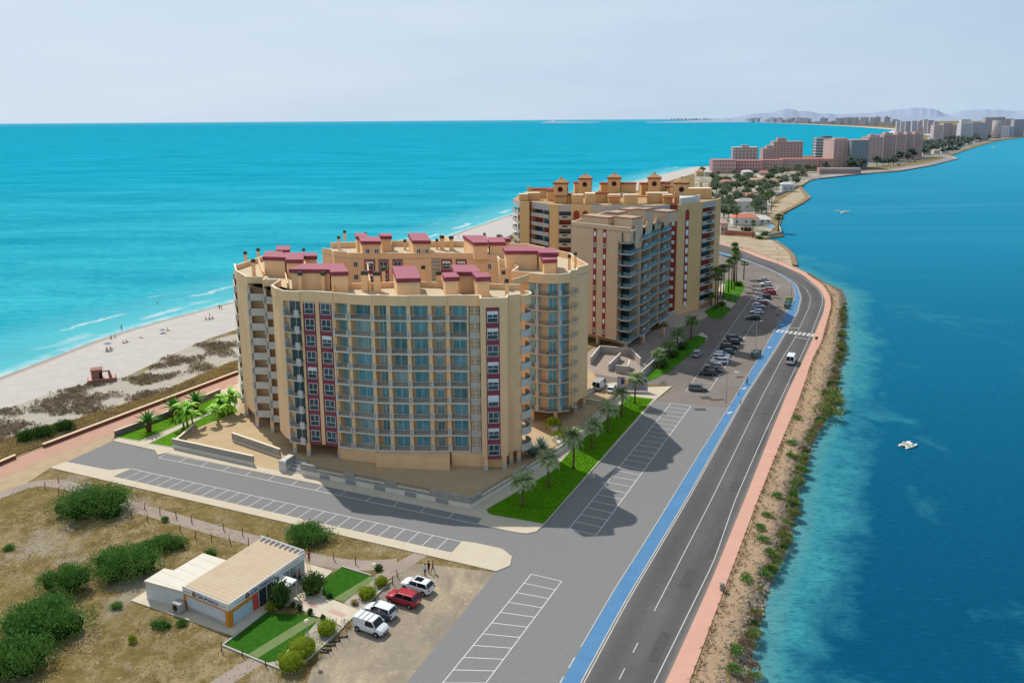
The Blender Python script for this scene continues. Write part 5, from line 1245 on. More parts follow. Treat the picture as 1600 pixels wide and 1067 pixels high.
for i, (f, kd) in enumerate(s3):
    m = {'balc': M_pale, 'side': M_pale, 'wallb': M_pale, 'brown': M_brown, 'brownw': M_brown}.get(kd, M_yel)
    MB().fb(f, 0, f.L, -.3, .04 + .006 * (i % 4), zt3 - 2.0, zt3 + .1 + .01 * (i % 5)).build('parapet', m, bl)
    if kd in ('brown', 'brownw'): MB().fb(f, .02, f.L - .02, .0, .05, zg3, zt3 - 2.01).build('brown_panel', M_brown, bl)
    for k in range(nfl):
        z = 2.0 + k * h3
        if kd in ('balc', 'side'):
            b = MB(); b.fb(f, .02, f.L - .02, -1.48, .35, z - .18, z); b.fb(f, .02, f.L - .02, .2, .36, z + .002, z + 1.05); b.fb(f, .02, .2, -1.2, .19, z + .002, z + 1.05)
            o = b.build('balcony', M_pale, bl)
            if i in (6, 14): MB().fb(f, f.L * .3, f.L * .7, .365, .39, z + .35, z + .8).build('planter_grille', M_dark, o)
            MB().fq(f, .3, f.L - .3, -1.47, z + .1, z + 2.2).build('balcony_door', M_glassd if (k + i) % 3 else M_brown, bl)
        if kd in ('arch', 'arch2') and k < nfl - 1:
            cs = (f.L * .45,) if kd == 'arch' else (f.L * .27, f.L * .72)
            for c in cs:
                MB().fb(f, c - .62, c + .62, .075, .14, z + .5, z + 2.0).build('window', M_frame, bl)
                MB().fb(f, c - .72, c + .72, .072, .35, z + .12, z + .55).build('window_box', M_slab, bl)
        if kd == 'brownw' and k < nfl: MB().fb(f, f.L * .3, f.L * .7, .055, .1, z + .8, z + 1.9).build('window', M_frame, bl)
    if kd in ('arch', 'arch2'):
        for c in ((f.L * .45,) if kd == 'arch' else (f.L * .27, f.L * .72)):
            n_ = MB(); z1 = zt3 - 2.9; pts = [f.p(c - 1.0, .06, 3), f.p(c + 1.0, .06, 3), f.p(c + 1.0, .06, z1)] + [f.p(c + math.cos(a) * 1.0, .06, z1 + math.sin(a) * 1.3) for a in [PI * q / 10 for q in range(1, 10)]] + [f.p(c - 1.0, .06, z1)]
            n_.poly(pts); n_.build('arched_niche', M_brown, bl)
# roof rooms, walls and belvederes
def at3(px, py, z): return G(px, py, z)
rr = random.Random(4)
def belvedere(px, py_top, w=4.0):
    # eave level about 8 m above the roof
    z1 = zt3 + 5.6; p = G(px, py_top + 8, z1); s = w / 2
    f = Fr((p.x - s, p.y - s + .4), (p.x + s, p.y - s - .4)); t = MB().fb(f, 0, w, -w, 0, zt3 - .68, z1).build('belvedere', M_yel, bl)
    MB().fb(f, -.35, w + .35, -w - .35, .35, z1 + .002, z1 + .45).build('eave', M_brown, t)
    c = f.p(w / 2, -w / 2, 0); q = [f.p(-.2, .2, z1 + .46), f.p(w + .2, .2, z1 + .46), f.p(w + .2, -w - .2, z1 + .46), f.p(-.2, -w - .2, z1 + .46)]; ap = Vector((c.x, c.y, z1 + 2.0))
    r_ = MB(); [r_.poly([q[i], q[(i + 1) % 4], ap]) for i in range(4)]; r_.ball((c.x, c.y, z1 + 2.0), .35, 0, 8, 6); r_.build('pyramid_roof', mat("tan_tiles", tg('#d2a273'), .9, .15, 1), t)
    for fr, L_ in ((f, w), (Fr(f.p(w, 0, 0), f.p(w, -w, 0)), w), (Fr(f.p(0, -w, 0), f.p(0, 0, 0)), w)):
        ce = fr.p(L_ / 2, .03, z1 - 1.75); MB().poly([ce + fr.u * math.cos(a) * .95 + Vector((0, 0, math.sin(a) * .95)) for a in [2 * PI * k / 16 for k in range(16)]]).build('round_window', M_brown, t)
        ce = fr.p(L_ / 2, .045, z1 - 1.75); MB().poly([ce + fr.u * math.cos(a) * .62 + Vector((0, 0, math.sin(a) * .62)) for a in [2 * PI * k / 16 for k in range(16)]]).build('pane', M_dark, t)
for px, py in ((875, 279), (913, 272), (958.5, 271), (1021, 271), (1063, 279)): belvedere(px, py, 4.4)
def room(px, py, z1, w, d, tile=True, m=None, rot=0.0):
    p = G(px, py, z1); f = Fr((p.x - w / 2, p.y), (p.x + w / 2, p.y - rot)); o = MB().fb(f, 0, f.L, -d, 0, zt3 - .68, z1).build('roof_room', m or M_yel, bl)
    if tile: MB().fb(f, -.3, f.L + .3, -d - .3, .3, z1 + .002, z1 + .35).build('eave', M_brown, o)
    else: MB().fb(f, -.1, f.L + .1, -d - .1, .1, z1 + .002, z1 + .12).build('coping', M_cop, o)
    return o
for a in ((911, 287, 39.2, 6, 5), (950, 288, 38.4, 5, 5), (982, 288, 39.0, 5.5, 5), (1032, 287, 39.2, 7, 5), (1012, 288, 38.6, 4.5, 4), (870, 299, 38.0, 6.5, 4), (848, 297, 37.6, 8, 5), (1060, 294, 37.8, 8, 4), (938, 303, 37.6, 5, 3), (890, 305, 37.2, 4, 3)): room(*a)
for a in ((903, 305, 37.8, 3.6, 3), (923, 303, 38.2, 3, 4), (986, 305, 38.0, 4.5, 3), (1028, 302, 38.0, 7, 3), (1044, 305, 37.6, 3, 3), (1092, 295, 38.2, 9, 4), (1076, 297, 37.6, 3, 3), (832, 302, 37.2, 5, 3), (818, 304, 37.0, 3, 3), (960, 305, 37.4, 4, 3)): room(*a, tile=False)
for px, py, w in ((878, 307, 5), (960, 309, 4), (1003, 308, 4), (1048, 309, 5)):
    p = G(px, py, zt3 + 1.6); o = MB().box(p.x - w / 2, p.x + w / 2, p.y, p.y + 3, zt3 + 1.5, zt3 + 1.75).build('pergola', mat("red_pergola", '#a2553f', .9, .15, 1), bl)
    for sx in (-1, 1): MB().box(p.x + sx * w * .45 - .12, p.x + sx * w * .45 + .12, p.y + .1, p.y + .34, zt3 - .68, zt3 + 1.498).build('post', M_yel, o)
for px, py in ((1050, 303), (1095, 293), (826, 300), (860, 303), (915, 300), (972, 300), (1075, 290), (940, 297), (1000, 296), (1108, 296)):
    p = G(px, py, zt3 + .5); MB().box(p.x - .5, p.x + .5, p.y - .5, p.y + .5, zt3 - .68, zt3 + 2.6).build('chimney', M_yel, bl)
MB().prism([Vector((x, y, 0)) for x, y in ((53, 251), (58.6, 256), (62, 262), (55, 262))], zt3 - .5, zt3 + 2.0).build('conservatory', mat("white_blinds", '#cfc8bf', .8, .15, 2), bl)
_rq = random.Random(44)
for i in range(26):
    px = _rq.uniform(822, 1118); py = _rq.uniform(296, 309) if px < 1050 else _rq.uniform(292, 300)
    p = G(px, py, zt3 - .68)
    if not inside((p.x, p.y), [(q[0], q[1]) for q in B3 + back3]): continue
    w = _rq.uniform(1.5, 4.2); h = _rq.uniform(1.0, 2.6); f = Fr((p.x - w / 2, p.y), (p.x + w / 2, p.y - w * .08))
    o = MB().fb(f, 0, f.L, -_rq.uniform(.25, 2.6), 0, zt3 - .68, zt3 - .68 + h).build('terrace_wall', (M_yel, mat('terracotta_render', '#b5674a', .9, .1, .8), M_yel, M_pale)[i % 4], bl)
slabwall('low_wall', [(1030, 508), (1045, 496), (1068, 490)], 1.6, M_greywall, "low pale wall at the foot of the yellow ochre block")
# ================================================================ middle distance: villas, pink houses, hotels
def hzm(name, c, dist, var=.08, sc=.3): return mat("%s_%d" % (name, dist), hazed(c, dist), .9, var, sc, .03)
def depth(p): return math.hypot(p.x, p.y)
WIN = {}
def win_mesh(w, h, c, d):
    key = (round(w, 1), round(h, 1), c, int(d / 300))
    if key not in WIN: WIN[key] = MB().box(-w / 2, w / 2, -.06, .06, 0, h).mesh('window', hzm("win" + c.strip('#'), c, int(d / 300) * 300 + 150, .15, .5))
    return WIN[key]
def block(name, x0, x1, yb, yt, dm, wall_c, label, cat, rows=0, cols=0, win_c='#4a4650', band=None, roof_c=None, depth_m=16, yaw=0, side=None, ww=.5, tops=(), group=None, wh=.5):
    "a building whose front stands on the photo line yb between x0 and x1, up to the line yt"
    A, B = G(x0, yb), G(x1, yb)
    if yaw: B = A + Matrix.Rotation(yaw, 3, 'Z') @ (B - A)
    f = Fr(A, B); d = depth(A); z1 = ZAT(A.x, A.y, yt) if dm is None else dm; mid = A.lerp(B, .5)
    t = thing(name, (mid.x, mid.y, 0), label, cat, group)
    D = depth_m
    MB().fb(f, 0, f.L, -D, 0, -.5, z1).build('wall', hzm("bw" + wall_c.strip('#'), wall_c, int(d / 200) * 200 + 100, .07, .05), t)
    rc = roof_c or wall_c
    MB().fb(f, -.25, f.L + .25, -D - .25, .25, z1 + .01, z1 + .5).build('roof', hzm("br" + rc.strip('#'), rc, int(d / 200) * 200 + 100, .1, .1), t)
    if rows:
        fh = z1 / (rows + .35); cw = f.L / cols; k = 0
        lst = [(r_, c_) for r_ in range(rows - 1, -1, -1) for c_ in range(cols)]
        wm = win_mesh(cw * ww, fh * wh, win_c, d)
        for r_, c_ in lst[:100]:
            p = f.p((c_ + .5) * cw, .02, fh * (r_ + .38)); part('window', wm, t, p - Vector((mid.x, mid.y, 0)), f.ang)
        if side:
            n2 = max(2, int(D / cw)); f2 = Fr(f.p(f.L, 0, 0), f.p(f.L, -D, 0)); lst = [(r_, c_) for r_ in range(rows - 1, -1, -1) for c_ in range(n2)][:max(0, 100 - len(lst))]
            for r_, c_ in lst: part('window', wm, t, f2.p((c_ + .5) * D / n2, .02, fh * (r_ + .38)) - Vector((mid.x, mid.y, 0)), f2.ang)
    if band:
        fh = z1 / band[0]; bmh = hzm("bd" + band[1].strip('#'), band[1], int(d / 200) * 200 + 100)
        for k in range(1, band[0] + 1):
            MB().fb(f, -.4, f.L + .4, -D * .6, 1.0, fh * k - .35 * fh, fh * k - .03).build('balcony', bmh, t)
    for (u0, u1, n0, n1, h) in tops: MB().fb(f, u0 * f.L, u1 * f.L, -n1 * D, -n0 * D, z1 + .5, z1 + h).build('roof_room', hzm("bt" + wall_c.strip('#'), wall_c, int(d / 200) * 200 + 100), t)
    return t
PK, SA, BE = '#a8766c', '#c39a88', '#c9ab93'
block('apartment_building', 1145, 1184, 252, 231, None, '#a5796a', "squat brown block with a white roof edge behind the pink row houses", 'apartment building', 4, 7, '#d7d2cc', roof_c='#cfc3b5', depth_m=22, tops=((.35, .65, .2, .6, 3.5),), ww=.4)
t = block('hotel', 1207, 1253, 263, 222, None, '#ab8674', "tall stepped pink beige slab with a lift tower, left of the black glass building", 'hotel', 10, 9, '#6a4c4a', depth_m=22, tops=((.15, .45, .2, .6, 5.0),), side=True)
block('hotel_wing', 1191, 1207.5, 263, 233, None, '#ab8674', "lower stepped wing on the left of the tall pink beige slab", 'hotel', 7, 4, '#6a4c4a', depth_m=20, tops=((.4, 1, .2, .8, 4.0),))
block('glass_building', 1274, 1302, 247, 216, None, '#2f4a50', "black glass building with white floor slabs and a stepped left end", 'office building', band=(7, '#bfd0d2'), roof_c='#35474c', depth_m=26, tops=((.4, .9, .2, .7, 3),))
t = block('apartment_building', 1301, 1328, 263, 220, None, '#b8968a', "beige block with a dark blue green glazed right side by the lagoon road", 'apartment building', 9, 4, '#8f7a78', roof_c='#b77a62', depth_m=50, tops=((.1, .8, .1, .4, 3),))
t2 = block('apartment_building', 1328.3, 1355, 264, 220, None, '#4d6266', "dark glazed balcony block joined to the beige block beside the lagoon road", 'apartment building', 10, 7, '#8b9a9c', roof_c='#a26a58', depth_m=50, ww=.55, wh=.3)
for i, (a, b, yb, yt, lb) in enumerate(((1355, 1378, 254, 215, "first of five joined pinkish balcony blocks, nearest the dark glazed one"), (1378.5, 1398, 252, 211.5, "second of the five joined pinkish balcony blocks"), (1398.5, 1413, 249.5, 211, "third of the five joined pinkish balcony blocks"), (1413.5, 1426, 248, 210.5, "fourth of the five joined pinkish balcony blocks"), (1426.5, 1440, 246.5, 210, "fifth of the joined pinkish balcony blocks, with the dark right end"))):
    block('apartment_building', a, b, yb, yt, None, '#b18c7b', lb, 'apartment building', 10, 4, '#7a6a70', roof_c='#b0705c', depth_m=34, tops=((.2, .5, .2, .6, 4), (.6, .9, .3, .8, 3)), side=(i == 4), ww=.6, wh=.42, group='pinkish balcony blocks')
block('row_house', 1113, 1150, 271, 251, None, PK, "pink row houses at the sea end, left of the squat brown block", 'row houses', 3, 9, '#d9bdb2', roof_c='#b3604f', depth_m=26, ww=.4)
block('row_house', 1150.5, 1190, 270, 252, None, '#a0605a', "red pink row houses in front of the squat brown block", 'row houses', 3, 9, '#d9bdb2', roof_c='#a85a4c', depth_m=24, ww=.4)
block('row_house', 1190.5, 1222, 268, 251, None, '#a8766a', "pink row houses under the tall stepped slab", 'row houses', 3, 7, '#d9bdb2', roof_c='#b96a55', depth_m=18, ww=.4)
block('row_house', 1222.5, 1277, 267, 249, None, '#b58774', "long pinkish row with a bright red tiled roof under the tall slab", 'row houses', 3, 13, '#7d5f58', roof_c='#c95f42', depth_m=16, ww=.45)
block('row_house', 1277.5, 1303, 266, 249, None, '#bb8270', "red roofed row houses between the long pinkish row and the beige block", 'row houses', 3, 6, '#7d5f58', roof_c='#b3573f', depth_m=30, ww=.45)
block('shopping_arcade', 1280, 1345, 272, 264, None, '#a8877b', "low pinkish arcade along the lagoon road at the foot of the beige block", 'arcade', 1, 14, '#57494b', depth_m=10, roof_c='#b59c8e')
M_tr_far = leafmat("tree_leaf_far", hazed('#566646', 500), hazed('#8e9d72', 500)); M_tr_vfar = leafmat("tree_leaf_vfar", hazed('#3a4a36', 1300), hazed('#6b7a58', 1300))
# villas
rv = random.Random(31)
def villa(x0, x1, yb, yt, wall_c, roof_c, label, kind='hip', dm=9.0, grp='villas by the lagoon', pool=False):
    A, B = G(x0, yb), G(x1, yb); f = Fr(A, B); d = depth(A); z1 = max(2.6, ZAT(A.x, A.y, yt) - (1.4 if kind == 'hip' else 0)); mid = A.lerp(B, .5)
    t = thing('villa', (mid.x, mid.y, 0), label, 'villa', grp); D = dm; dd = int(d / 150) * 150 + 75
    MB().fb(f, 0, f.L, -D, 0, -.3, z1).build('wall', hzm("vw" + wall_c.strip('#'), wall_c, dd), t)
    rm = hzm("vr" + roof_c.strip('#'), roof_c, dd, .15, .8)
    if kind == 'hip':
        q = [f.p(-.5, .5, z1), f.p(f.L + .5, .5, z1), f.p(f.L + .5, -D - .5, z1), f.p(-.5, -D - .5, z1)]; a, b = f.p(f.L * .28, -D / 2, z1 + 2.0), f.p(f.L * .72, -D / 2, z1 + 2.0)
        MB().poly([q[0], q[1], b, a]).poly([q[1], q[2], b]).poly([q[2], q[3], a, b]).poly([q[3], q[0], a]).build('roof', rm, t)
    else: MB().fb(f, -.2, f.L + .2, -D - .2, .2, z1 + .01, z1 + .5).build('roof', rm, t)
    n = max(2, int(f.L / 4)); wm = win_mesh(1.1, 1.2, '#4c4a50', d)
    for i in range(n): part('window', wm, t, f.p((i + .5) * f.L / n, .02, z1 * .35) - Vector((mid.x, mid.y, 0)), f.ang)
    return t
W_, TC, GR = '#d6d0c6', '#b3684d', '#a59a92'
for a in ((1088, 1100, 276, 266, '#c7a66f', '#b98560', "tall yellowish house at the sea edge above the ochre block's right end"), (1100.5, 1112, 275, 267, W_, '#c5bdb2', "white house next to the yellowish one at the sea edge"),
          (1125, 1146, 292, 282, W_, TC, "villa with a terracotta hipped roof among white sheds behind the ochre block"), (1160, 1176, 274, 267, W_, '#cfd0d0', "bright white cube house in front of the red pink row"), (1176, 1192, 281, 275, W_, '#c9c0b4', "low white house right of the bright white cube"),
          (1120, 1142, 284, 277, '#c9b6a6', GR, "long grey roofed house in the villa quarter's far left"), (1188, 1208, 274, 268, '#c7a78c', TC, "terracotta roofed house below the tall slab"), (1175, 1200, 288, 279, '#c79a5e', '#b98a56', "yellow ochre villa in the middle of the quarter"),
          (1222, 1240, 300, 286, '#b9bcc0', '#c3c3c4', "pale bluish house by the sea wall above the cove"), (1165, 1195, 305, 297, W_, '#c4b6a8', "pale roofed villa above the terracotta one"), (1155, 1186, 318, 303, W_, '#b96f57', "villa with a broad terracotta roof in front of tall palms"),
          (1150, 1184, 330, 312, W_, '#a59b94', "grey gabled white villa in the middle of the trees"), (1145, 1186, 352, 337, W_, '#c46a4c', "white villa with orange red roof beside the small pool"), (1186, 1205, 350, 344, W_, '#cfc8bf', "small flat roofed white pool house"),
          (1126, 1137, 366, 345, '#c2a196', '#b8948a', "pinkish house behind the ochre block's right edge"), (1205, 1225, 290, 282, '#b98f74', '#a8765a', "brownish house behind the bluish one"), (1150, 1172, 266.5, 261, '#c2b3a2', '#b8a492', "pale house at the foot of the pink rows"), (1240, 1262, 276, 270, '#b58a6c', '#a1644c', "terracotta house by the lagoon's far corner")):
    villa(*a)
M_poolb = mat("blue_pool", '#3f9fc9', .2, .05, 1, .4)
struct("villa_pool", MB().poly([(p.x, p.y, .08) for p in GP([(1198, 353), (1208, 351.5), (1212, 355), (1201, 357)])]), M_poolb)
slabwall('garden_wall', [(1132, 366), (1150, 367), (1180, 370)], 2.2, mat("terracotta_wall", '#b5715a', .9, .1, .5), "terracotta garden wall of the poolside villa")
slabwall('sea_wall', [(1200, 370), (1221, 366), (1217, 354)], 1.5, M_greywall, "grey jetty wall in front of the palm at the lagoon's edge")
slabwall('sea_wall', [(1212, 307), (1248, 292)], 1.8, M_greywall, "low sea wall above the sandy cove")
# trees of the villa quarter
t = NT("garden_ground"); v = t.pos(); c = t.mix(t.rng(t.noise(v, .07, 5, .65), .40, .60), hazed('#6f6f55', 400), hazed('#a79c8a', 400)); c = t.mix(t.rng(t.noise(v, .16, 4, .6), .55, .62), c, hazed('#4f5a41', 400)); t.col(t.mix(t.rng(t.noise(v, .1, 3, .6), .60, .64), c, hazed('#c9c2b6', 400))); M_gard = t.fin(.95, .03)
struct("gardens", MB().poly([(p.x, p.y, .04) for p in GP([(1085, 300), (1085, 268), (1113, 262), (1190, 258), (1290, 268), (1262, 283), (1250, 291), (1212, 306), (1208, 318), (1196, 337), (1210, 352), (1200, 370), (1125, 366), (1118, 330)])]), M_gard)
struct("far_gardens", MB().poly([(p.x, p.y, .06) for p in GP([(1300, 266), (1345, 262), (1400, 258), (1440, 250), (1500, 238), (1506, 234), (1534, 225), (1560, 218), (1600, 213), (1640, 209), (1600, 205), (1450, 214), (1440, 226), (1400, 240), (1330, 250)])]), mat("far_gardens", hazed('#6b6a52', 900), .95, .3, .02, .02))
def tree_proto(seed, m, n=560, spread=1.0):
    r = random.Random(seed); t = thing('tree', (0, 0, 0), "tree", 'tree'); tk = MB(); tk.tube([(0, 0, 0), (.05, .05, 1.5), (.1, 0, 3.2)], [.22, .17, .1], 6)
    bl_ = []
    for k in range(6):
        a = k * 1.05 + r.uniform(-.3, .3); c = (math.cos(a) * 1.5 * spread, math.sin(a) * 1.5 * spread, r.uniform(2.6, 4.4)); q = r.uniform(1.1, 1.7); bl_.append((c, (q, q, q * .8))); tk.tube([(.08, 0, 1.8), (c[0] * .7, c[1] * .7, c[2])], [.1, .04], 5)
    bl_.append(((0, 0, 5.0), (1.4, 1.4, 1.1)))
    tk.build('trunk', M_bark, t, local=True); q = MB(); blob_leaves(q, bl_, n, .75, r, up=.3)
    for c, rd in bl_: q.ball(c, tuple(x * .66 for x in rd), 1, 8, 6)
    q.build('crown', [m, M_core], t, local=True); return t
def fan_palm(seed, h, m, name='palm_tree', R=1.7):
    r = random.Random(seed); t = thing(name, (0, 0, 0), "palm", 'palm tree'); MB().tube([(0, 0, 0), (.06, 0, h * .5), (0, .05, h)], [.26, .19, .17], 7).build('trunk', M_trunk, t, local=True)
    q = MB()
    for i in range(42):
        a = i * 2.4; e = lerp(1.4, -.75, i / 42); d = Vector((math.cos(a) * math.cos(e), math.sin(a) * math.cos(e), math.sin(e))); c = Vector((0, 0, h)) + d * R * .5; s = Vector((-math.sin(a), math.cos(a), 0)); u = s.cross(d)
        for k in range(-3, 4): w = (d * math.cos(k * .32) + s * math.sin(k * .32) - Vector((0, 0, .12))).normalized(); leaf(q, c, w, u, R * .62, .2, 0)
        q.tube([Vector((0, 0, h - .1)), c], [.03, .02], 3)
    for i in range(26):
        a = i * 2.4; d = Vector((math.cos(a) * .35, math.sin(a) * .35, -1)); leaf(q, Vector((math.cos(a) * .18, math.sin(a) * .18, h - .1)), d, Vector((math.cos(a), math.sin(a), 0)), 1.6, .35, 1)
    q.build('crown', [m, M_dry], t, local=True); return t
tp = [tree_proto(k, M_tr_far) for k in (1, 2, 3)]; used = [False] * 3
def put(protos_, used_, k, px, py, s, rz, label, group):
    p = G(px, py); o = protos_[k]
    if used_[k]: o = dup(o, p, rz, label, group, s)
    else: used_[k] = True; o.location = p; o.rotation_euler = (0, 0, rz); o.scale = (s,) * 3 if not isinstance(s, tuple) else s; o['label'] = label; o['group'] = group
    return o
tl = [(1097, 270), (1122, 276), (1132, 270), (1140, 268), (1147, 274), (1118, 282), (1155, 283), (1143, 300), (1150, 296), (1136, 306), (1130, 312), (1172, 292), (1186, 296), (1194, 292), (1200, 285), (1206, 278), (1214, 296), (1216, 284), (1222, 275), (1230, 272), (1238, 282), (1246, 280), (1254, 276), (1262, 270), (1140, 318), (1133, 326), (1142, 330), (1138, 340), (1131, 345), (1146, 345), (1186, 306), (1192, 312), (1198, 304), (1204, 300), (1188, 320), (1196, 322), (1202, 316), (1182, 333), (1190, 336), (1176, 300), (1160, 290), (1210, 272), (1244, 290), (1180, 286), (1165, 279), (1128, 300), (1124, 318), (1272, 268), (1135, 290), (1226, 290)]
_r = random.Random(12)
while len(tl) < 88:
    x, y = _r.uniform(1095, 1262), _r.uniform(266, 350)
    if inside((x, y), [(1090, 268), (1200, 262), (1262, 272), (1240, 289), (1208, 305), (1200, 335), (1204, 350), (1130, 350)]) and _r.random() < (.4 + .6 * (y < 300)): tl.append((x, y))
for i, (x, y) in enumerate(tl): put(tp, used, i % 3, x, y, rv.uniform(.9, 1.7), i * 1.7, "dark green tree among the villas between the ochre block and the lagoon", "trees of the villa quarter")
fp = [fan_palm(1, 7.0, M_frondd), fan_palm(2, 9.5, M_frondd)]; fu = [False] * 2
for i, (x, y, k, s, lb) in enumerate(((1216, 362, 0, (1.9, 1.9, 1.15), "broad palm on the jetty at the lagoon's edge by the pool"), (1176, 372, 0, 1.1, "light green palm beside the terracotta garden wall"), (1150, 356, 1, .9, "slim palm left of the orange roofed villa"), (1180, 346, 1, .8, "palm behind the orange roofed villa"), (1197, 335, 1, 1.3, "tall palm above the sandy cove, right of the gabled villa"), (1205, 330, 1, 1.2, "rightmost tall palm above the sandy cove"), (1190, 328, 1, 1.25, "tall palm just left of the pair above the cove"))):
    put(fp, fu, k, x, y, s, i * 1.1, lb, "palms of the villa gardens")
# street palms by the yellow ochre block
sp = [fan_palm(11, 11.0, M_frondd, R=2.1), fan_palm(12, 13.5, M_frondd, R=2.2)]; su = [False] * 2
for i, (x, y, yt, lb) in enumerate(((1117, 484, 427, "leftmost slim palm in front of the ochre block's pale terrace"), (1121, 481, 433, "slim palm just right of the leftmost one"), (1126, 462, 421, "slim palm by the curved white ramp"), (1130, 466, 420, "tall palm between the ramp and the lawn"), (1138, 457, 413, "palm at the left of the four on the round lawn"), (1143, 452, 408, "second palm of the four on the round lawn"), (1147, 452, 396, "tallest palm with the big dark crown over the car park lawn"), (1150, 447, 400, "right palm of the four on the round lawn"), (1146, 440, 388, "brownish crowned palm farthest back beside the road"), (1162, 436, 412, "small slender palm alone beside the road behind the lawn"))):
    p = G(x, y); h = ZAT(p.x, p.y, yt); k = i % 2; put(sp, su, k, x, y, (1.0, 1.0, h / (11.0, 13.5)[k]), i * 1.9, lb, "tall palms beside the upper car park")
for i, (x, y, yt, lb, s) in enumerate(((1080, 530, 502, "feathery palm at the tip of the hedge lawn beside the forecourt", 1.0), (1058, 545, 520, "dark palm in the shaded hedge by the forecourt wall, nearest the feathery palm", 1.0), (1045, 560, 538, "dark palm in the middle of the shaded hedge", .95), (1030, 577, 553, "dark palm at the near end of the shaded hedge", .9), (1112, 478, 462, "low dark palm left of the slim pair by the plaza", .9))):
    o = palm(4.0, 2.5, 24, 40 + i, M_frondd, lab=lb, group="palms by the glass balconied tower"); p = G(x, y); h = ZAT(p.x, p.y, yt); o.location = p; o.scale = (s * 1.1, s * 1.1, h / 4.0)
for i, (x, y, w, h, lb) in enumerate(((1066, 545, 26, 16, "dark hedge shrub at the far end of the forecourt wall"), (1050, 558, 26, 16, "dark hedge shrub in the middle of the forecourt wall"), (1034, 574, 26, 16, "dark hedge shrub at the near end of the forecourt wall"), (1128, 478, 12, 9, "dark round shrub on the small plaza lawn"), (1154, 447, 12, 9, "dark round shrub on the round lawn's right side"), (1166, 362, 24, 14, "magenta bougainvillea bush beside the orange roofed villa"), (1196, 368, 22, 10, "dark green bush before the jetty wall"), (1186, 374, 14, 7, "low dark bush at the foot of the light green palm"))):
    bush_at('shrub', (x, y), w, h, M_bushd if i != 5 else leafmat("bougainvillea", lin('#5d2f3f'), lin('#a0506a')), lb, 420, .55, 130 + i, None, 5, 'shrub')
# ---------------------------------------------------------------- the far strip: road, trees and towers down the sand bar
frd = smooth_line(GP([(1262, 279), (1290, 274), (1345, 268.5), (1400, 264), (1450, 256), (1485, 247.5), (1470, 243), (1440, 243)]), 60, 2)
mb = MB(); ribbon(mb, offset_line(frd, -5), offset_line(frd, 5), .12); struct("far_road", mb, mat("far_road", hazed('#6f6c6b', 900), var=.05, scale=.1))
mb = MB(); q = offset_line(frd, 8); ribbon(mb, offset_line(q, -2.5), offset_line(q, 2.5), .15); struct("far_pavement", mb, mat("far_pavement", hazed('#b59f90', 900), var=.05, scale=.1))
mb = MB(); q = smooth_line(GP([(1275, 279), (1345, 271.5), (1400, 267.5), (1450, 259), (1494, 248)]), 60); ribbon(mb, offset_line(q, -3.5), offset_line(q, 3.5), .18); struct("far_embankment", mb, mat("far_rocks", hazed('#6b5a50', 900), var=.3, scale=.2))
ft = [tree_proto(k, M_tr_vfar, 260) for k in (21, 22)]; fu2 = [False] * 2
_r = random.Random(5)
fl = [(_r.uniform(1442, 1530), 0) for _ in range(60)]
fl = [(x, lerp(243, 222, (x - 1442) / 90) - _r.uniform(0, 12)) for x, _ in fl] + [(1440, 236), (1446, 233), (1452, 238), (1458, 232), (1463, 236), (1469, 230), (1474, 234), (1480, 228), (1486, 232), (1492, 226), (1498, 229), (1503, 224), (1508, 228), (1500, 235), (1494, 238), (1488, 238), (1482, 240), (1512, 222), (1518, 224), (1524, 220), (1530, 222), (1455, 226), (1466, 224), (1478, 221), (1490, 219), (1370, 260), (1380, 259), (1388, 258), (1396, 258), (1405, 253), (1418, 251), (1426, 249), (1338, 265), (1346, 264), (1330, 266), (1290, 268), (1545, 219), (1536, 217), (1444, 228), (1436, 228), (1472, 240), (1506, 219)]
for i, (x, y) in enumerate(fl): put(ft, fu2, i % 2, x, y, rv.uniform(1.6, 2.9), i * 1.3, "hazy tree among the distant houses along the sand bar", "distant trees of the sand bar")
for i, (x, y, w, h) in enumerate(((1448, 242, 12, 7), (1464, 241, 10, 6), (1476, 240, 9, 8), (1470, 233, 8, 6), (1486, 236, 9, 5), (1497, 233, 8, 5), (1516, 226, 8, 4), (1526, 223, 8, 4), (1457, 221, 10, 5), (1482, 224, 9, 4), (1506, 223, 8, 3), (1541, 219, 8, 4))):
    c = ('#d3cbc0', '#c9b5a0', '#d8d4cc')[i % 3]; block('house', x - w / 2, x + w / 2, y, y - h, None, c, "small pale house among the trees on the distant sand bar", 'house', 1, 3, '#77706c', roof_c=('#b98a70', '#cfc8be')[i % 2], depth_m=12, group='distant houses of the sand bar')
far_b = [(1458, 1472, 220, 196, '#9c7f74', 7, 4, "greyish pink tower at the left of the right hand cluster"), (1472.5, 1486, 219, 193, '#977a6f', 8, 4, "second greyish tower of the right hand cluster"), (1486.5, 1500, 219, 196, '#ac8f82', 8, 4, "pale pinkish tower left of the white balconied one"), (1500, 1517, 221, 193, '#b9b3b4', 9, 6, "pale balconied tower in the middle of the right hand cluster"), (1517.5, 1543, 220, 192, '#8f7f83', 9, 8, "wide dark tower with pale floor bands over the lagoon"), (1500, 1515, 212, 187, '#c8bcb0', 0, 0, "pale rounded roof tower behind the balconied one"),
         (1537, 1552, 214, 184, '#8f6f66', 9, 4, "tall brown tower at the left of the back row"), (1552.5, 1568, 213, 183.5, '#8a6a63', 9, 4, "second tall brown tower of the back row"), (1568.5, 1582, 212, 186, '#93746c', 8, 4, "third brown tower of the back row"), (1582.5, 1599, 214, 187, '#876861', 8, 5, "rightmost brown tower of the back row"),
         (1562, 1575, 215, 198, '#d8d4cf', 5, 4, "bright white block at the water's edge"), (1575.3, 1584, 214.5, 198, '#a9b1bb', 5, 3, "blue grey side block joined to the bright white one")]
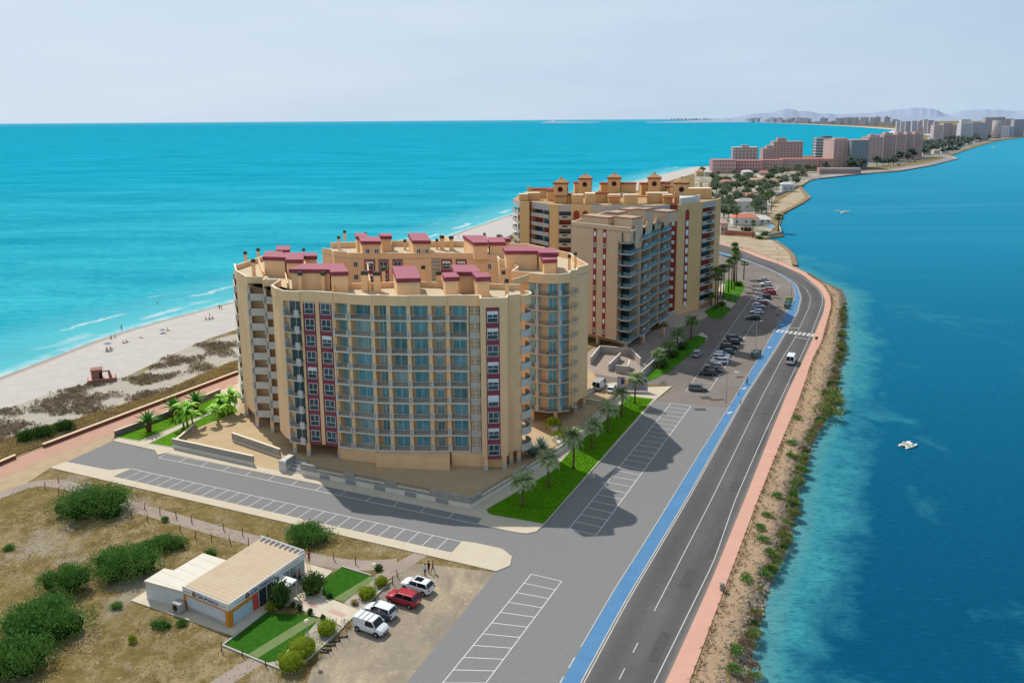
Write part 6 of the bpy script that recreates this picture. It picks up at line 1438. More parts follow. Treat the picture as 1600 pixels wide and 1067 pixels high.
for a in far_b: block('tower_block', a[0], a[1], a[2], a[3], None, a[4], a[7], 'tower block', a[5], a[6], '#7d7478' if a[4] != '#8f7f83' else '#b5adb0', depth_m=40, ww=.55, wh=.4)
P = G(1556, 216.5); d = depth(P); rad = 5.5 / FPX * d
tcy = thing('round_tower', (P.x, P.y, 0), "pale beige cylindrical tower in front of the tall brown ones", 'tower block'); zz = ZAT(P.x, P.y, 189)
MB().tube([(P.x, P.y, -.5), (P.x, P.y, zz)], rad, 20).build('wall', hzm("cyl", '#c9b2a4', 2000), tcy)
for k in range(9): MB().tube([(P.x, P.y, zz * (k + .55) / 9.4), (P.x, P.y, zz * (k + .85) / 9.4)], rad * 1.03, 20).build('balcony', hzm("cylb", '#a8938c', 2000), tcy)
rf2 = random.Random(8); x = 1135.0; i = 0
while x < 1460:
    w = rf2.uniform(3.0, 8.5); base = lerp(190.3, 199.5, ((x - 1135) / 325) ** 1.3) + rf2.uniform(-.5, .8) if x < 1400 else rf2.uniform(200, 205)
    hgt = rf2.uniform(3, 9) * (1 + (x - 1135) / 380) * (1.15 if x > 1290 else .8)
    if rf2.random() < .12: hgt *= .4
    A, B = G(x, base), G(x + w, base); f = Fr(A, B); z1 = ZAT(A.x, A.y, base - hgt); mb = MB().fb(f, 0, f.L, -60, 0, -1, z1)
    if rf2.random() < .6: mb.fb(f, f.L * .3, f.L * .6, -30, -5, z1 + .01, z1 * 1.12 + 2)
    c = rf2.choice(('#a99a98', '#b7a196', '#9c8f94', '#c4b4a8', '#c9c3c0', '#a48a84')); base_at('tower_block', mb, hzm("sk" + c.strip('#'), c, int(depth(A) / 400) * 400 + 200, .1, .02), "hazy tower block of the distant resort skyline", 'tower block', 'distant resort skyline')
    x += w + rf2.uniform(-.5, 2.2); i += 1
x = 1400.0
while x < 1465:
    w = rf2.uniform(5, 9); base = rf2.uniform(207, 211); A, B = G(x, base), G(x + w, base); f = Fr(A, B); z1 = ZAT(A.x, A.y, rf2.uniform(183, 194))
    block('tower_block', x, x + w, base, rf2.uniform(184, 193), None, rf2.choice(('#a08074', '#ad8d80', '#947a74')), "hazy pinkish block behind the end of the white beach", 'tower block', 6, 3, '#7f7074', depth_m=50, ww=.5, wh=.4, group='hazy blocks behind the white beach'); x += w + 1
for i in range(16):
    x = 1045 + i * 5.6 + rf2.uniform(-1, 1); base = 187.6 + i * .12; A, B = G(x, base), G(x + rf2.uniform(1.5, 4), base); f = Fr(A, B); z1 = ZAT(A.x, A.y, base - rf2.uniform(1.5, 4.5))
    base_at('tower_block', MB().fb(f, 0, f.L, -100, 0, -1, z1), hzm("vf", '#9a9aa2', 9000), "faint block on the far end of the curving coast", 'tower block', 'faint blocks on the horizon coast')
# ================================================================ the estate office in the foreground
M_corr = NT("corrugated_roof"); t = M_corr
oB, oA, oC = G(359.7, 982), G(289, 952), G(477, 897)
fo = Fr(oA, oB); f1 = Fr(oB, oC)
v = t.pos((1, 1, 1), (0, 0, -fo.ang)); sx = t.n('SeparateXYZ', {0: v}).outputs['Y']
w_ = t.math('ABSOLUTE', t.math('SUBTRACT', t.n('Math', {0: t.math('MULTIPLY', sx, 1.7)}, operation='FRACT').outputs[0], .5))
c = t.mix(t.rng(w_, .36, .48, 0, .5), tg('#dcc6a8'), tg('#bda382')); c = t.mix(t.rng(t.noise(t.pos(), .8, 4), .45, .75, 0, .45), c, tg('#c9ab85')); t.col(c); M_corr = t.fin(.7, .2)
M_wroof = NT("white_panel_roof"); t = M_wroof
v = t.pos((1, 1, 1), (0, 0, -fo.ang)); sy = t.n('SeparateXYZ', {0: v}).outputs['Y']
w_ = t.math('ABSOLUTE', t.math('SUBTRACT', t.n('Math', {0: t.math('MULTIPLY', sy, .62)}, operation='FRACT').outputs[0], .5))
c = t.mix(t.rng(w_, .44, .49, 0, .6), tg('#f2ead8'), tg('#c3b8a2')); t.col(t.mix(t.rng(t.noise(t.pos(), .5, 4), .45, .7, 0, .4), c, tg('#e2d5bb'))); M_wroof = t.fin(.6, .25)
M_fascia = mat("white_fascia", '#d8d6d2', .5, .04, 1, .3)
M_orange = mat("orange_paint", '#c7822a', .7, .06, 1, .2)
M_coral = mat("coral_paint", '#d0554c', .7, .05, 1, .2)
M_navy = mat("navy_letters", '#17357e', .5, .03, 1, .3)
M_whitew = mat("white_panel", '#c9cbcc', .7, .08, .8, .2)
M_maroon = mat("maroon_line", '#6d3a4a', .6, .05, 1, .2)
off = thing("office", (oB.x, oB.y, 0), "single storey estate office with tan corrugated roof, orange trim and blue lettered white fascia", "office building")
D_ = 7.4 if fo.L < 6 else fo.L
HW, HF = 2.75, 3.75
zB = min(4.4, max(3.2, ZAT(oB.x, oB.y, 943))); HF = zB; HW = zB - .95
body_o = [oA, oB, oC, oA + (oC - oB)]
walls_o = MB().prism([(p + (sum(body_o, Vector()) / 4 - p).normalized() * .1) for p in body_o], .15, HW)
walls_o.build('wall', M_whitew, off)
MB().prism([(p.x, p.y) for p in body_o], HW + .002, HF - .35).build('roof_edge', M_fascia, off)
MB().prism([(p + (sum(body_o, Vector()) / 4 - p).normalized() * .25) for p in body_o], HF - .349, HF - .12).build('roof', M_corr, off)
fas = MB()
for f in (fo, f1): fas.fb(f, -.05 if f is fo else .06, f.L + .05, 0.0, .10, HW - .02, HF)
fas.build('fascia', M_fascia, off)
fe = Fr(oC, oA + (oC - oB)); up = MB(); up.fb(fe, 0, fe.L, -.06, .04, HF - .35, HF + .26)
up.build('upstand', M_fascia, off)
for i in range(9): u = fe.L * (i + .3) / 9; MB().fb(fe, u - .04, u + .04, -.75, -.062, HF - .12, HF + .2).build('brace', M_fascia, off)
# left gable: orange surround, pale drawn panel, grey plinth
MB().fb(fo, .05, .55, .0, .06, .15, HW - .03).build('orange_post', M_orange, off); MB().fb(fo, fo.L - .62, fo.L + .0, .0, .06, .15, HW - .03).build('orange_post', M_orange, off)
MB().fb(fo, .56, fo.L - .63, .0, .055, HW - .28, HW - .03).build('orange_rail', M_orange, off)
t = NT("sketch_panel"); v = t.pos((6, 6, .8)); n_ = t.noise(v, 1.1, 3, .7); t.col(t.mix(t.rng(n_, .60, .64, 0, .5), lin('#c4c8cc'), lin('#8f9499'))); M_sketch = t.fin(.6, .2)
MB().fb(fo, .57, fo.L - .64, .0, .045, .75, HW - .285).build('picture_panel', M_sketch, off)
MB().fb(fo, .57, fo.L - .64, .0, .05, .15, .745).build('plinth', M_greywall, off)
KU = f1.L / 18.3
def fbs(u0, u1, *a): return MB().fb(f1, u0 * KU, u1 * KU, *a)
# long front: orange corner, pale window, coral panel, dark glazing, posts, porch
fbs(.02, .75, .0, .06, .15, HW - .03).build('orange_post', M_orange, off); fbs(.76, 5.2, .0, .055, HW - .55, HW - .03).build('orange_rail', M_orange, off)
fbs(.8, 5.1, .0, .05, .35, HW - .56).build('shop_window', mat("pale_window", '#a9c3cf', .2, .06, 1, .5), off)
fbs(5.25, 6.5, .0, .08, .15, HW - .03).build('coral_panel', M_coral, off)
fbs(6.55, 10.4, .0, .03, .15, HW - .03).build('shop_window', M_glassd, off)
for i, u in enumerate((12.3, 14.2, 16.1)): fbs(u, u + 1.75, .0, .03, .15, HW - .03).build('shop_window', mat("clear_shop_glass", '#7f959c', .1, .15, .7, .5), off)
for u in (6.52, 8.4, 10.4, 12.2, 14.1, 16.0, 18.0): fbs(u, u + .12, .0, .09, .15, HW - .03).build('mullion', M_fascia, off)
for f, u0, u1 in ((fo, .3, 1.5), (fo, fo.L - 1.5, fo.L - .3), (f1, 1.2, 4.6), (f1, f1.L * .60, f1.L * .92)): MB().fb(f, u0, u1, .102, .112, HW + .30, HW + .37).build('fascia_line', M_maroon, off)
def sign(f, uc, size, z):
    cu = bpy.data.curves.new('sign_letters', 'FONT'); cu.body = "GRUMANGA"; cu.size = size; cu.extrude = .015; cu.align_x = 'LEFT'
    cu.body_format[0].use_small_caps = False
    for q in range(1, 8): cu.body_format[q].use_small_caps = True
    cu.body = "Grumanga"
    for q in range(1, 8): cu.body_format[q].use_small_caps = True
    cu.small_caps_scale = .78
    tmp = bpy.data.objects.new('tmp', cu); COL.objects.link(tmp); dg = bpy.context.evaluated_depsgraph_get(); me = bpy.data.meshes.new_from_object(tmp.evaluated_get(dg)); bpy.data.objects.remove(tmp)
    me.materials.clear(); me.materials.append(M_navy)
    xs = [q.co.x for q in me.vertices]; L_ = max(xs)
    sg = MB().fb(f, uc - L_ / 2 - .95, uc + L_ / 2 + .1, .102, .108, z - .14, z + size * .82).build('sign_board', M_fascia, off)
    o = bpy.data.objects.new('sign_letters', me); COL.objects.link(o); o.parent = sg
    p = f.p(uc - L_ / 2, .128, z); o.matrix_local = Matrix(((f.u.x, 0, f.n.x, p.x - wloc(sg).x), (f.u.y, 0, f.n.y, p.y - wloc(sg).y), (0, 1, 0, p.z - wloc(sg).z), (0, 0, 0, 1)))
    e = MB(); ub = uc - L_ / 2 - .85; e.poly([f.p(ub, .112, z - .05), f.p(ub + .68, .112, z - .05), f.p(ub + .68, .112, z + .35), f.p(ub + .34, .112, z + .68), f.p(ub, .112, z + .35)], 0); e.poly([f.p(ub + .2, .116, z + .1), f.p(ub + .5, .116, z + .1), f.p(ub + .45, .116, z + .42), f.p(ub + .3, .116, z + .5)], 1)
    e.build('emblem', [mat("emblem_dark", '#2c2a33'), M_orange], sg)
sign(fo, fo.L * .56, .86, HW + .16); sign(f1, f1.L * .42, .95, HW + .14)
# porch
pc = fbs(9.9, 12.3, .1, 2.7, 2.2, 2.42).build('porch_roof', M_fascia, off)
for u in (10.05, 12.15): fbs(u - .08, u + .08, 2.5, 2.66, .15, 2.198).build('porch_post', M_fascia, pc)
# white annex behind the gable
an = [G(*q, 2.7) for q in ((227, 907), (285.7, 923), (357, 877), (316, 865), (273, 891), (258, 888))]
ann = thing("annex", (an[0].x, an[0].y, 0), "white flat roofed annex attached to the left of the estate office", "annex")
MB().prism([(p.x, p.y) for p in an], .15, 2.55).build('wall', M_whitew, ann); MB().prism([tuple(p + (p - sum(an, Vector()) / 6).normalized() * .15) for p in an], 2.552, 2.74).build('roof', M_wroof, ann)
slab = GP([(204.6, 939), (232, 922), (290, 940), (362, 970), (415, 945), (476, 880), (520, 893), (504, 907), (504, 931), (562, 955), (536.6, 980), (484.7, 960), (452.8, 945), (415, 956.6), (364, 993.6)])
struct("office_paving", MB().prism([(p.x, p.y) for p in slab], -.05, .14), mat("office_slab", tg('#e6d9c2'), .9, .08, .7))
struct("pink_paving", MB().poly([(p.x, p.y, .146) for p in GP([(466, 940), (473, 936.5), (499, 948), (492, 952)])]).poly([(p.x, p.y, .146) for p in GP([(512, 957), (520, 952.5), (541, 961), (535, 966)])]), mat("pink_inlay", tg('#dfb8a6'), .9, .06, 1))
lawn([(348, 1008.7), (415, 957), (484.7, 961), (497, 966), (494, 973), (473, 996), (452, 1012), (438, 1030.7), (415, 1036)], .05, M_turf, 'artificial_lawn'); lawn([(534, 886), (579, 900), (520, 936), (505, 933), (504, 908)], .05, M_turf, 'artificial_lawn')
struct("lawn_track", MB().poly([(p.x, p.y, .062) for p in GP([(484, 963), (499, 968), (403, 1028), (388, 1022)])]).poly([(p.x, p.y, .062) for p in GP([(579, 900), (585, 905), (538, 940), (520, 936)])]), mat("worn_turf", tg('#7d9158'), .9, .1, 1))
t = NT("white_gravel"); v = t.pos(); t.col(t.mix(t.rng(t.noise(v, 5, 4, .8), .40, .66), tg('#d6cabd'), tg('#a59889'))); M_wg = t.fin(.95, .05)
struct("gravel_bed", MB().poly([(p.x, p.y, .04) for p in GP([(497, 966), (536, 979), (495, 1019), (453, 1052), (415, 1036), (438, 1030.7), (452, 1012), (473, 996), (494, 973)])]).poly([(p.x, p.y, .04) for p in GP([(539, 940), (585, 905), (611, 909), (562, 955), (537, 946)])]), M_wg)
mb = MB()
for px in ([(348, 1009), (415, 1037), (454, 1052), (495, 1019), (537, 980)], [(562, 956), (611, 909)], [(534, 886), (580, 900)], [(415, 957), (348, 1009)]):
    P = GP(px)
    for a, b in zip(P, P[1:]): f = Fr(a, b); mb.fb(f, 0, f.L, -.08, .08, -.02, .22)
struct("garden_kerb", mb, M_kerb)
def dome_bush(px, py, wpx, hpx, m, lab, seed, grp=None, n=1500, size=.16, nm='bush'):
    p = G(px, py); sc = (p - Vector((0, 0, CAMH))).length / FPX; w = wpx * sc / 2; h = hpx * sc * .72; r_ = random.Random(seed); mb = MB()
    blob_leaves(mb, [((p.x, p.y, h * .45), (w, w, h * .62)), ((p.x + w * .2, p.y - w * .2, h * .5), (w * .7, w * .7, h * .55))], n, size, r_, up=.3, inner=.85, elong=1.6); mb.ball((p.x, p.y, h * .45), (w * .86, w * .86, h * .53), 1, 12, 8)
    return base_at(nm, mb, [m, mat("bush_core_lime", '#5d6b1c', .95, .25, 2, .02) if m is M_lime else M_core], lab, 'bush', grp, (p.x, p.y, 0))
for i, a in enumerate(((510.5, 989, 29, 24, "lone yellow green dome bush in the white gravel beside the parked scooters"), (473, 1022, 42, 32, "yellow green dome bush around the globe lamp's foot"), (455.5, 1043, 39, 30, "yellow green dome bush at the pointed corner of the garden"), (573.5, 933, 26, 20, "larger yellow green dome bush behind the parked cars"), (595.5, 914, 19, 15, "smaller yellow green dome bush near the far corner of the garden"))): dome_bush(*a[:4], M_lime, a[4], 200 + i, 'clipped dome bushes of the office garden')
M_dk = leafmat("dark_shrub_leaf", lin('#2a4018'), lin('#66803a'))
dome_bush(438, 947, 27, 48, M_dk, "tall dark leafy shrub in front of the office porch", 230, None, 1300, .3, 'shrub'); dome_bush(489, 926, 31, 36, M_dk, "round dark leafy shrub at the right of the office path", 231, None, 1300, .3, 'shrub')
for i, (x, y, w, h, lb) in enumerate(((458, 948, 5, 9, "first small clipped shrub by the path, nearest the porch shrub"), (468.5, 954, 7, 12, "middle of the three small clipped shrubs by the path"), (484.5, 959, 6, 9, "third small clipped shrub by the path, at the lawn's corner"), (504.5, 969, 5, 10, "small dark shrub beside the gravel bed's near path corner"), (423, 953, 14, 16, "pale flowering shrub left of the tall dark one"), (515, 935, 8, 8, "tiny shrub at the near corner of the far artificial lawn"), (554, 944, 8, 8, "dry brown tuft in the far gravel bed"), (591, 890, 11, 9, "green shrub beside the far globe lamp"))): dome_bush(x, y, w, h, M_dk if i not in (4, 6) else (M_lime if i == 4 else M_dry), lb, 240 + i, None, 260, .2, 'shrub')
ac = thing('air_conditioner', G(280, 957), "boxy outdoor air conditioner standing against the white annex", 'air conditioner', rz=fo.ang)
MB().box(-.7, .7, -.45, .45, .3, 1.5).build('casing', M_greywall, ac, local=True); MB().disc((-.1, -.46, .9), (0, 1, 0), .42, .04, 18).build('fan', M_blk, ac, local=True)
for sx in (-.55, .55): MB().box(sx - .06, sx + .06, -.4, .4, 0.1, .299).build('foot', M_metal, ac, local=True)
# ---------------------------------------------------------------- fence posts of the track
pm = MB().tube([(0, 0, -.1), (.03, .02, .7), (.05, .01, 1.25)], [.075, .07, .055], 6).mesh('fence_post', M_wood)
for i, (x, y) in enumerate(((70, 763), (91, 753), (92, 772), (135, 764), (114, 771), (200, 789), (226, 796), (250, 804), (276, 810), (300, 817), (206, 807), (231, 815), (281, 831), (305, 842), (350, 829), (331, 846), (360, 849), (379, 837), (388, 852), (418, 846), (522, 875.6), (556, 882), (621.5, 902), (613.5, 912.6), (415, 1040), (378, 1025), (346, 1017), (454, 1053))):
    o = bpy.data.objects.new('fence_post', pm); COL.objects.link(o); o.location = G(x, y); o.rotation_euler = (.06 * math.sin(i * 3), .07 * math.cos(i * 2), i); tag(o, "short weathered wooden fence post standing in dry ground", "post", "wooden posts of the waste field")
# ================================================================ lamps, signs, bins, billboard
M_globe = mat("globe_glass", '#e3d9b8', .4, .03, 1, .3)
def globe_lamp(px, py, yt, lab, grp=None):
    p = G(px, py); h = ZAT(p.x, p.y, yt); t = thing('street_lamp', p, lab, 'street lamp', grp)
    MB().tube([(0, 0, 0), (0, 0, .5), (0, 0, .52), (0, 0, h - .25)], [.10, .09, .05, .04], 8).build('pole', M_metal, t, local=True); MB().ball((0, 0, h), .30 if h < 7 else .34, 0, 14, 10).build('globe', M_globe, t, local=True); return t
globe_lamp(482, 1022, 970.5, "globe lamp on a thin pole between the dome bushes nearest the camera"); globe_lamp(586.6, 928, 882.5, "globe lamp on a thin pole behind the parked red car")
for x, y, yt, lb in ((1146, 479, 459, "white globe lamp at the corner of the plaza lawns"), (1131.5, 488, 470, "white globe lamp on the smaller plaza lawn"), (1096, 478, 463, "white globe lamp at the top of the bright plaza steps"), (1151, 471, 455, "white globe lamp standing in the round lawn"), (1050, 507, 488, "thin globe lamp beside the forecourt of the glass balconied tower"), (1081, 482, 466, "globe lamp close against the foot of the ochre block")): globe_lamp(x, y, yt, lb)
def arm_lamp(px, py, yt, lab, ax, grp):
    p = G(px, py); h = ZAT(p.x, p.y, yt); t = thing('street_lamp', p, lab, 'street lamp', grp, rz=ax)
    MB().tube([(0, 0, 0), (0, 0, 1.0), (0, 0, h)], [.11, .08, .05], 8).build('pole', M_metal, t, local=True); MB().tube([(0, 0, h - .05), (.5, 0, h + .1), (1.3, 0, h + .15)], .04, 6).build('arm', M_metal, t, local=True)
    MB().box(1.0, 1.7, -.13, .13, h + .08, h + .2).build('lantern', M_slab, t, local=True)
for x, y, yt, lb in ((1134.5, 629, 560, "tall thin street lamp at the near end of the old car park"), (1180, 560, 503, "tall street lamp beside the grey bin on the kerb"), (1214, 509, 455, "tall street lamp just beyond the zebra crossing"), (1236.5, 462, 418, "street lamp at the outer bend of the blue lane"), (1214, 432, 398, "street lamp on the inside of the far bend"), (1161, 438, 403, "street lamp by the lone slender palm")): arm_lamp(x, y, yt, lb, .3, None)
def sign_post(px, py, hh, lab, col_m, w=.8, h=.8):
    t = thing('road_sign', G(px, py), lab, 'road sign'); MB().tube([(0, 0, 0), (0, 0, hh)], .04, 6).build('pole', M_metal, t, local=True); MB().box(-w / 2, w / 2, -.06, -.03, hh - h, hh).build('plate', col_m, t, local=True)
sign_post(1275, 539, 2.4, "small dark road sign on the pink pavement edge past the white van", mat("sign_brown", '#5c4a44')); sign_post(1214.5, 503, 2.6, "small road sign on the car park kerb by the zebra crossing", mat("sign_dark", '#3d4350'))
bo = base_at('bollard', MB().box(-.28, .28, -.2, .2, 0, 1.0).box(-.32, .32, -.24, .24, 1.002, 1.15), mat("concrete", '#8f8880', .9, .1, 2), "squat concrete marker post on the outer edge of the pink pavement", "bollard", loc=(0, 0, 0)); bo.location = G(1128, 923)
for x, y, lb in ((1154, 617, "first thin black bollard along the blue lane's left edge"), (1197, 527, "black bollard on the blue lane's left edge just before the zebra"), (1223, 500, "black bollard beyond the zebra beside the blue lane"), (1157, 632, "thin black bollard on the blue lane's road side")):
    o = base_at('bollard', MB().tube([(0, 0, 0), (0, 0, .9)], .07, 8).ball((0, 0, .92), .08, 0, 8, 6), M_blk, lb, 'bollard', loc=(0, 0, 0)); o.location = G(x, y)
def bin_(px, py, m, lab):
    t = thing('waste_container', G(px, py), lab, 'waste container', rz=.35); b = MB(); b.hexa([(-.8, -.55, .15), (.8, -.55, .15), (.8, .55, .15), (-.8, .55, .15), (-.95, -.65, 1.35), (.95, -.65, 1.35), (.95, .65, 1.35), (-.95, .65, 1.35)]); b.build('body', m, t, local=True)
    MB().hexa([(-1, -.7, 1.352), (1, -.7, 1.352), (1, .7, 1.352), (-1, .7, 1.352), (-.9, -.4, 1.7), (.9, -.4, 1.7), (.9, .4, 1.7), (-.9, .4, 1.7)]).build('lid', m, t, local=True)
    for sx in (-.7, .7): MB().disc((sx, -.45, .1), (1, 0, 0), .1, .08, 10).build('wheel', M_blk, t, local=True)
M_bing = mat("bin_green", '#6f8a3c', .6, .08, 2, .3); M_bingr = mat("bin_grey", '#63706d', .6, .08, 2, .3)
bin_(1180, 559, M_bingr, "grey waste container by the lamp on the lane kerb"); bin_(1183, 556, M_bingr, "second grey waste container partly behind the one by the lamp")
bin_(1230, 482, M_bingr, "grey waste container nearest of the row by the bend"); bin_(1231.5, 477.5, mat("bin_teal", '#4f7a70', .6, .08, 2, .3), "teal green container in the middle of the row by the bend"); bin_(1233, 472, M_bing, "lime topped green container farthest of the row by the bend")
a, b = G(964, 611), G(1012, 613); f = Fr(a, b); bb = thing('billboard', a.lerp(b, .5), "wide billboard with red, navy and orange pictures behind the last palm of the lawn", 'billboard'); ztb = ZAT(a.x, a.y, 588)
MB().fb(f, 0, f.L, -.05, .05, .3, ztb).build('panel', mat("billboard_lilac", '#a9a3b4', .7, .05, .5, .2), bb)
for u in (.05, f.L * .33, f.L * .66, f.L - .05): MB().fb(f, u - .06, u + .06, -.18, -.052, 0, ztb).build('post', M_metal, bb)
for (u0, u1, z0, z1, c) in ((.08, .20, .52, .8, '#b5b8cc'), (.11, .24, .78, .9, '#b8433c'), (.12, .23, .46, .76, '#2f3f66'), (.25, .36, .40, .82, '#c98a5c'), (.40, .62, .60, .82, '#3a3f52'), (.42, .9, .30, .36, '#726d86'), (.46, .95, .18, .24, '#726d86'), (.60, .95, .46, .56, '#8a8498'), (.86, .96, .66, .86, '#4b4a58'), (.4, .8, .08, .12, '#807a94')):
    MB().fq(f, u0 * f.L, u1 * f.L, .055 + .002 * (u0 * 10 % 3), .3 + z0 * (ztb - .3), .3 + z1 * (ztb - .3)).build('picture', mat("poster" + c.strip('#'), c, .7, .1, 1.5, .2), bb)
# ================================================================ vehicles
M_tyre = mat("tyre", '#17171a', .9, .1, 3, .1); M_rim = mat("alloy_rim", '#9a9da0', .35, .05, 3, .5, .6)
M_cg = NT("car_glass"); M_cg.col(lin('#161b20')); M_cg = M_cg.fin(.08, .5)
M_lamp = mat("headlamp", '#cfd6da', .15, .02, 2, .6); M_tail = mat("tail_lamp", '#7a1416', .25, .05, 2, .4); M_plast = mat("dark_plastic", '#202022', .7, .1, 3, .2); M_plate = mat("number_plate", '#d9d9d4', .5, .02, 2, .3)
def paint(name, c, metal=0.0):
    t = NT("paint_" + name); t.col(lin(c)); t.b.inputs['Coat Weight'].default_value = .5; t.b.inputs['Coat Roughness'].default_value = .08; return t.fin(.35, .4, metal)
PAINT = {k: paint(k, c) for k, c in dict(white='#d9dbdc', red='#a3122c', black='#121316', darkgrey='#35393c', grey='#6d7071', silver='#a9adb0', blue='#3c5f93', lightblue='#aebfcb', teal='#2b4a50', navy='#27415c', maroon='#8f2236').items()}
KIND = dict(  # length, half width, height, sill, bonnet height, belt, (windscreen base, top, rear top, rear base) as x
    hatch=(4.2, .88, 1.50, .30, .92, .98, (1.05, .30, -1.55, -1.95)), suv=(4.6, .93, 1.68, .34, 1.08, 1.12, (1.15, .45, -1.80, -2.18)),
    mpv=(4.35, .9, 1.62, .30, .98, 1.02, (1.25, .42, -1.78, -2.05)), sedan=(4.55, .89, 1.44, .28, .92, .97, (1.0, .25, -1.15, -1.75)), van=(4.45, .93, 1.84, .32, 1.08, 1.10, (1.40, .78, -2.05, -2.15)), bigvan=(5.2, 1.0, 2.35, .36, 1.2, 1.25, (1.9, 1.35, -2.5, -2.56)))
def make_car(kind, col_, lab, roofcol=None, rack=False, sunroof=False, lower=None):
    L_, hw, H, sill, hb, belt, (xa, xb, xc, xd) = KIND[kind]; t = thing('van' if 'van' in kind else 'car', (0, 0, 0), lab, 'van' if 'van' in kind else 'car'); P_ = PAINT[col_]; h = L_ / 2
    rearh = belt if kind != 'sedan' else belt - .02
    st = [(h, .74, sill + .12, .62, .70), (h - .06, .80, sill, .72, hb - .24), (h - .35, .93, sill - .04, .78, hb - .08), (h - .75, .98, sill - .06, .8, hb - .02), (xa, 1.0, sill - .06, .84, belt), (0, 1.0, sill - .06, .86, belt + .01), (-h * .5, 1.0, sill - .06, .88, belt + .02), (xd + .1, .99, sill - .05, .86, rearh + .02), (-h + .12, .95, sill, .8, rearh - .04), (-h, .86, sill + .1, .74, rearh - .16 if kind != 'sedan' else rearh - .2)]
    mb = MB()
    for x, k, zb, zs, ztp in st:
        w = hw * k; zs = min(zs * 1.0, ztp - .05)
        mb.v += [(x, -w * .9, zb), (x, -w, zb + .12), (x, -w, zs), (x, -w * .95, ztp - .03), (x, -w * .80, ztp), (x, 0, ztp + .03), (x, w * .80, ztp), (x, w * .95, ztp - .03), (x, w, zs), (x, w, zb + .12), (x, w * .9, zb)]
    n = 11
    for i in range(len(st) - 1):
        for j in range(n - 1): mb.f.append((i * n + j, i * n + j + 1, (i + 1) * n + j + 1, (i + 1) * n + j)); mb.mi.append(1 if j in (0, 9) or (lower and j in (1, 2, 7, 8) and i > 1) else 0); mb.sm.append(True)
    mb.f.append(tuple(range(n))); mb.mi.append(0); mb.sm.append(False); i = (len(st) - 1) * n; mb.f.append(tuple(range(i + n - 1, i - 1, -1))); mb.mi.append(0); mb.sm.append(False)
    wx = (h - .85, -h + .82); wr = .33 if 'van' in kind or kind == 'suv' else .31
    for x in wx:
        for s in (-1, 1): mb.disc((x, s * (hw - .02), wr + .03), (0, 1, 0), wr + .07, .08, 18, 1)
    b = mb.build('body', [P_, PAINT[lower] if lower else M_plast], t, local=True)
    b.material_slots[0].link = 'OBJECT'; b.material_slots[0].material = P_
    wb, wt = hw * .93, hw * (.74 if 'van' not in kind else .84); zt_ = H - .05; zb_ = belt - .02
    c = lambda x, s, top: (x, s * (wt if top else wb), zt_ if top else zb_)
    g = MB().poly([c(xa, -1, 0), c(xa, 1, 0), c(xb, 1, 1), c(xb, -1, 1)]); g.build('windscreen', M_cg, t, local=True)
    solid = kind in ('van', 'bigvan')
    MB().poly([c(xd, 1, 0), c(xd, -1, 0), c(xc, -1, 1), c(xc, 1, 1)]).build('rear_window', M_cg, t, local=True)
    P2_ = MB()
    for s in (-1, 1):
        xe = xc if not solid else xb - 1.0; xf = xd if not solid else xb - 1.05
        MB().poly([c(xa - .05, s, 0), c(xf, s, 0), c(xe, s, 1), c(xb, s, 1)]).build('side_window', M_cg, t, local=True)
        if solid: P2_.poly([c(xf, s, 0), c(xd, s, 0), c(xc, s, 1), c(xe, s, 1)])
        for q in ((c(xa, s, 0), c(xb, s, 1)), (c(xd, s, 0), c(xc, s, 1)), (c(lerp(xa, xd, .48), s * 1.005, 0), c(lerp(xb, xc, .42), s * 1.005, 1))): P2_.tube(q, .045, 6)
        P2_.tube([c(xb, s, 1), c(xc, s, 1)], .045, 6)
    if kind == 'van' or kind == 'bigvan': P2_.tube([c(xd, 0, 0), (xc, 0, zt_)], .06, 6)
    p2 = P2_.build('pillar_frame', P_, t, local=True); p2.material_slots[0].link = 'OBJECT'; p2.material_slots[0].material = P_
    rp = PAINT[roofcol] if roofcol else P_
    r_ = MB().hexa([(xc - .06, -wt - .03, zt_ - .01), (xb + .03, -wt - .03, zt_ - .01), (xb + .03, wt + .03, zt_ - .01), (xc - .06, wt + .03, zt_ - .01), (xc + .1, -wt + .12, H), (xb - .12, -wt + .12, H), (xb - .12, wt - .12, H), (xc + .1, wt - .12, H)]).build('roof', rp, t, local=True)
    r_.material_slots[0].link = 'OBJECT'; r_.material_slots[0].material = rp
    if sunroof: MB().box(lerp(xb, xc, .1), lerp(xb, xc, .62), -wt + .22, wt - .22, H + .003, H + .015).build('sunroof', M_cg, r_, local=True)
    if rack:
        for q in (.25, .5, .75): MB().box(lerp(xb, xc, q) - .05, lerp(xb, xc, q) + .05, -wt, wt, H + .003, H + .07).build('roof_rib', M_slab, r_, local=True)
    for x in wx:
        for s in (-1, 1):
            ty = MB().disc((x, s * (hw - .08), wr), (0, 1, 0), wr, .22, 20).build('wheel', M_tyre, t, local=True); MB().disc((x, s * (hw + .025), wr), (0, 1, 0), wr * .62, .03, 14).build('rim', M_rim, ty, local=True)
    for s in (-1, 1):
        MB().hexa([(h - .22, s * hw * .5 - .16, hb - .32), (h - .02, s * hw * .5 - .16, hb - .32), (h - .02, s * hw * .5 + .16, hb - .32), (h - .22, s * hw * .5 + .22 * s, hb - .32), (h - .4, s * hw * .5 - .16, hb - .14), (h - .08, s * hw * .5 - .16, hb - .2), (h - .08, s * hw * .5 + .16, hb - .2), (h - .42, s * hw * .5 + .22, hb - .14)]).build('headlight', M_lamp, t, local=True)
        MB().box(-h - .015, -h + .14, s * hw * .72 - .13, s * hw * .72 + .13, belt - .34, belt - .1).build('tail_light', M_tail, t, local=True)
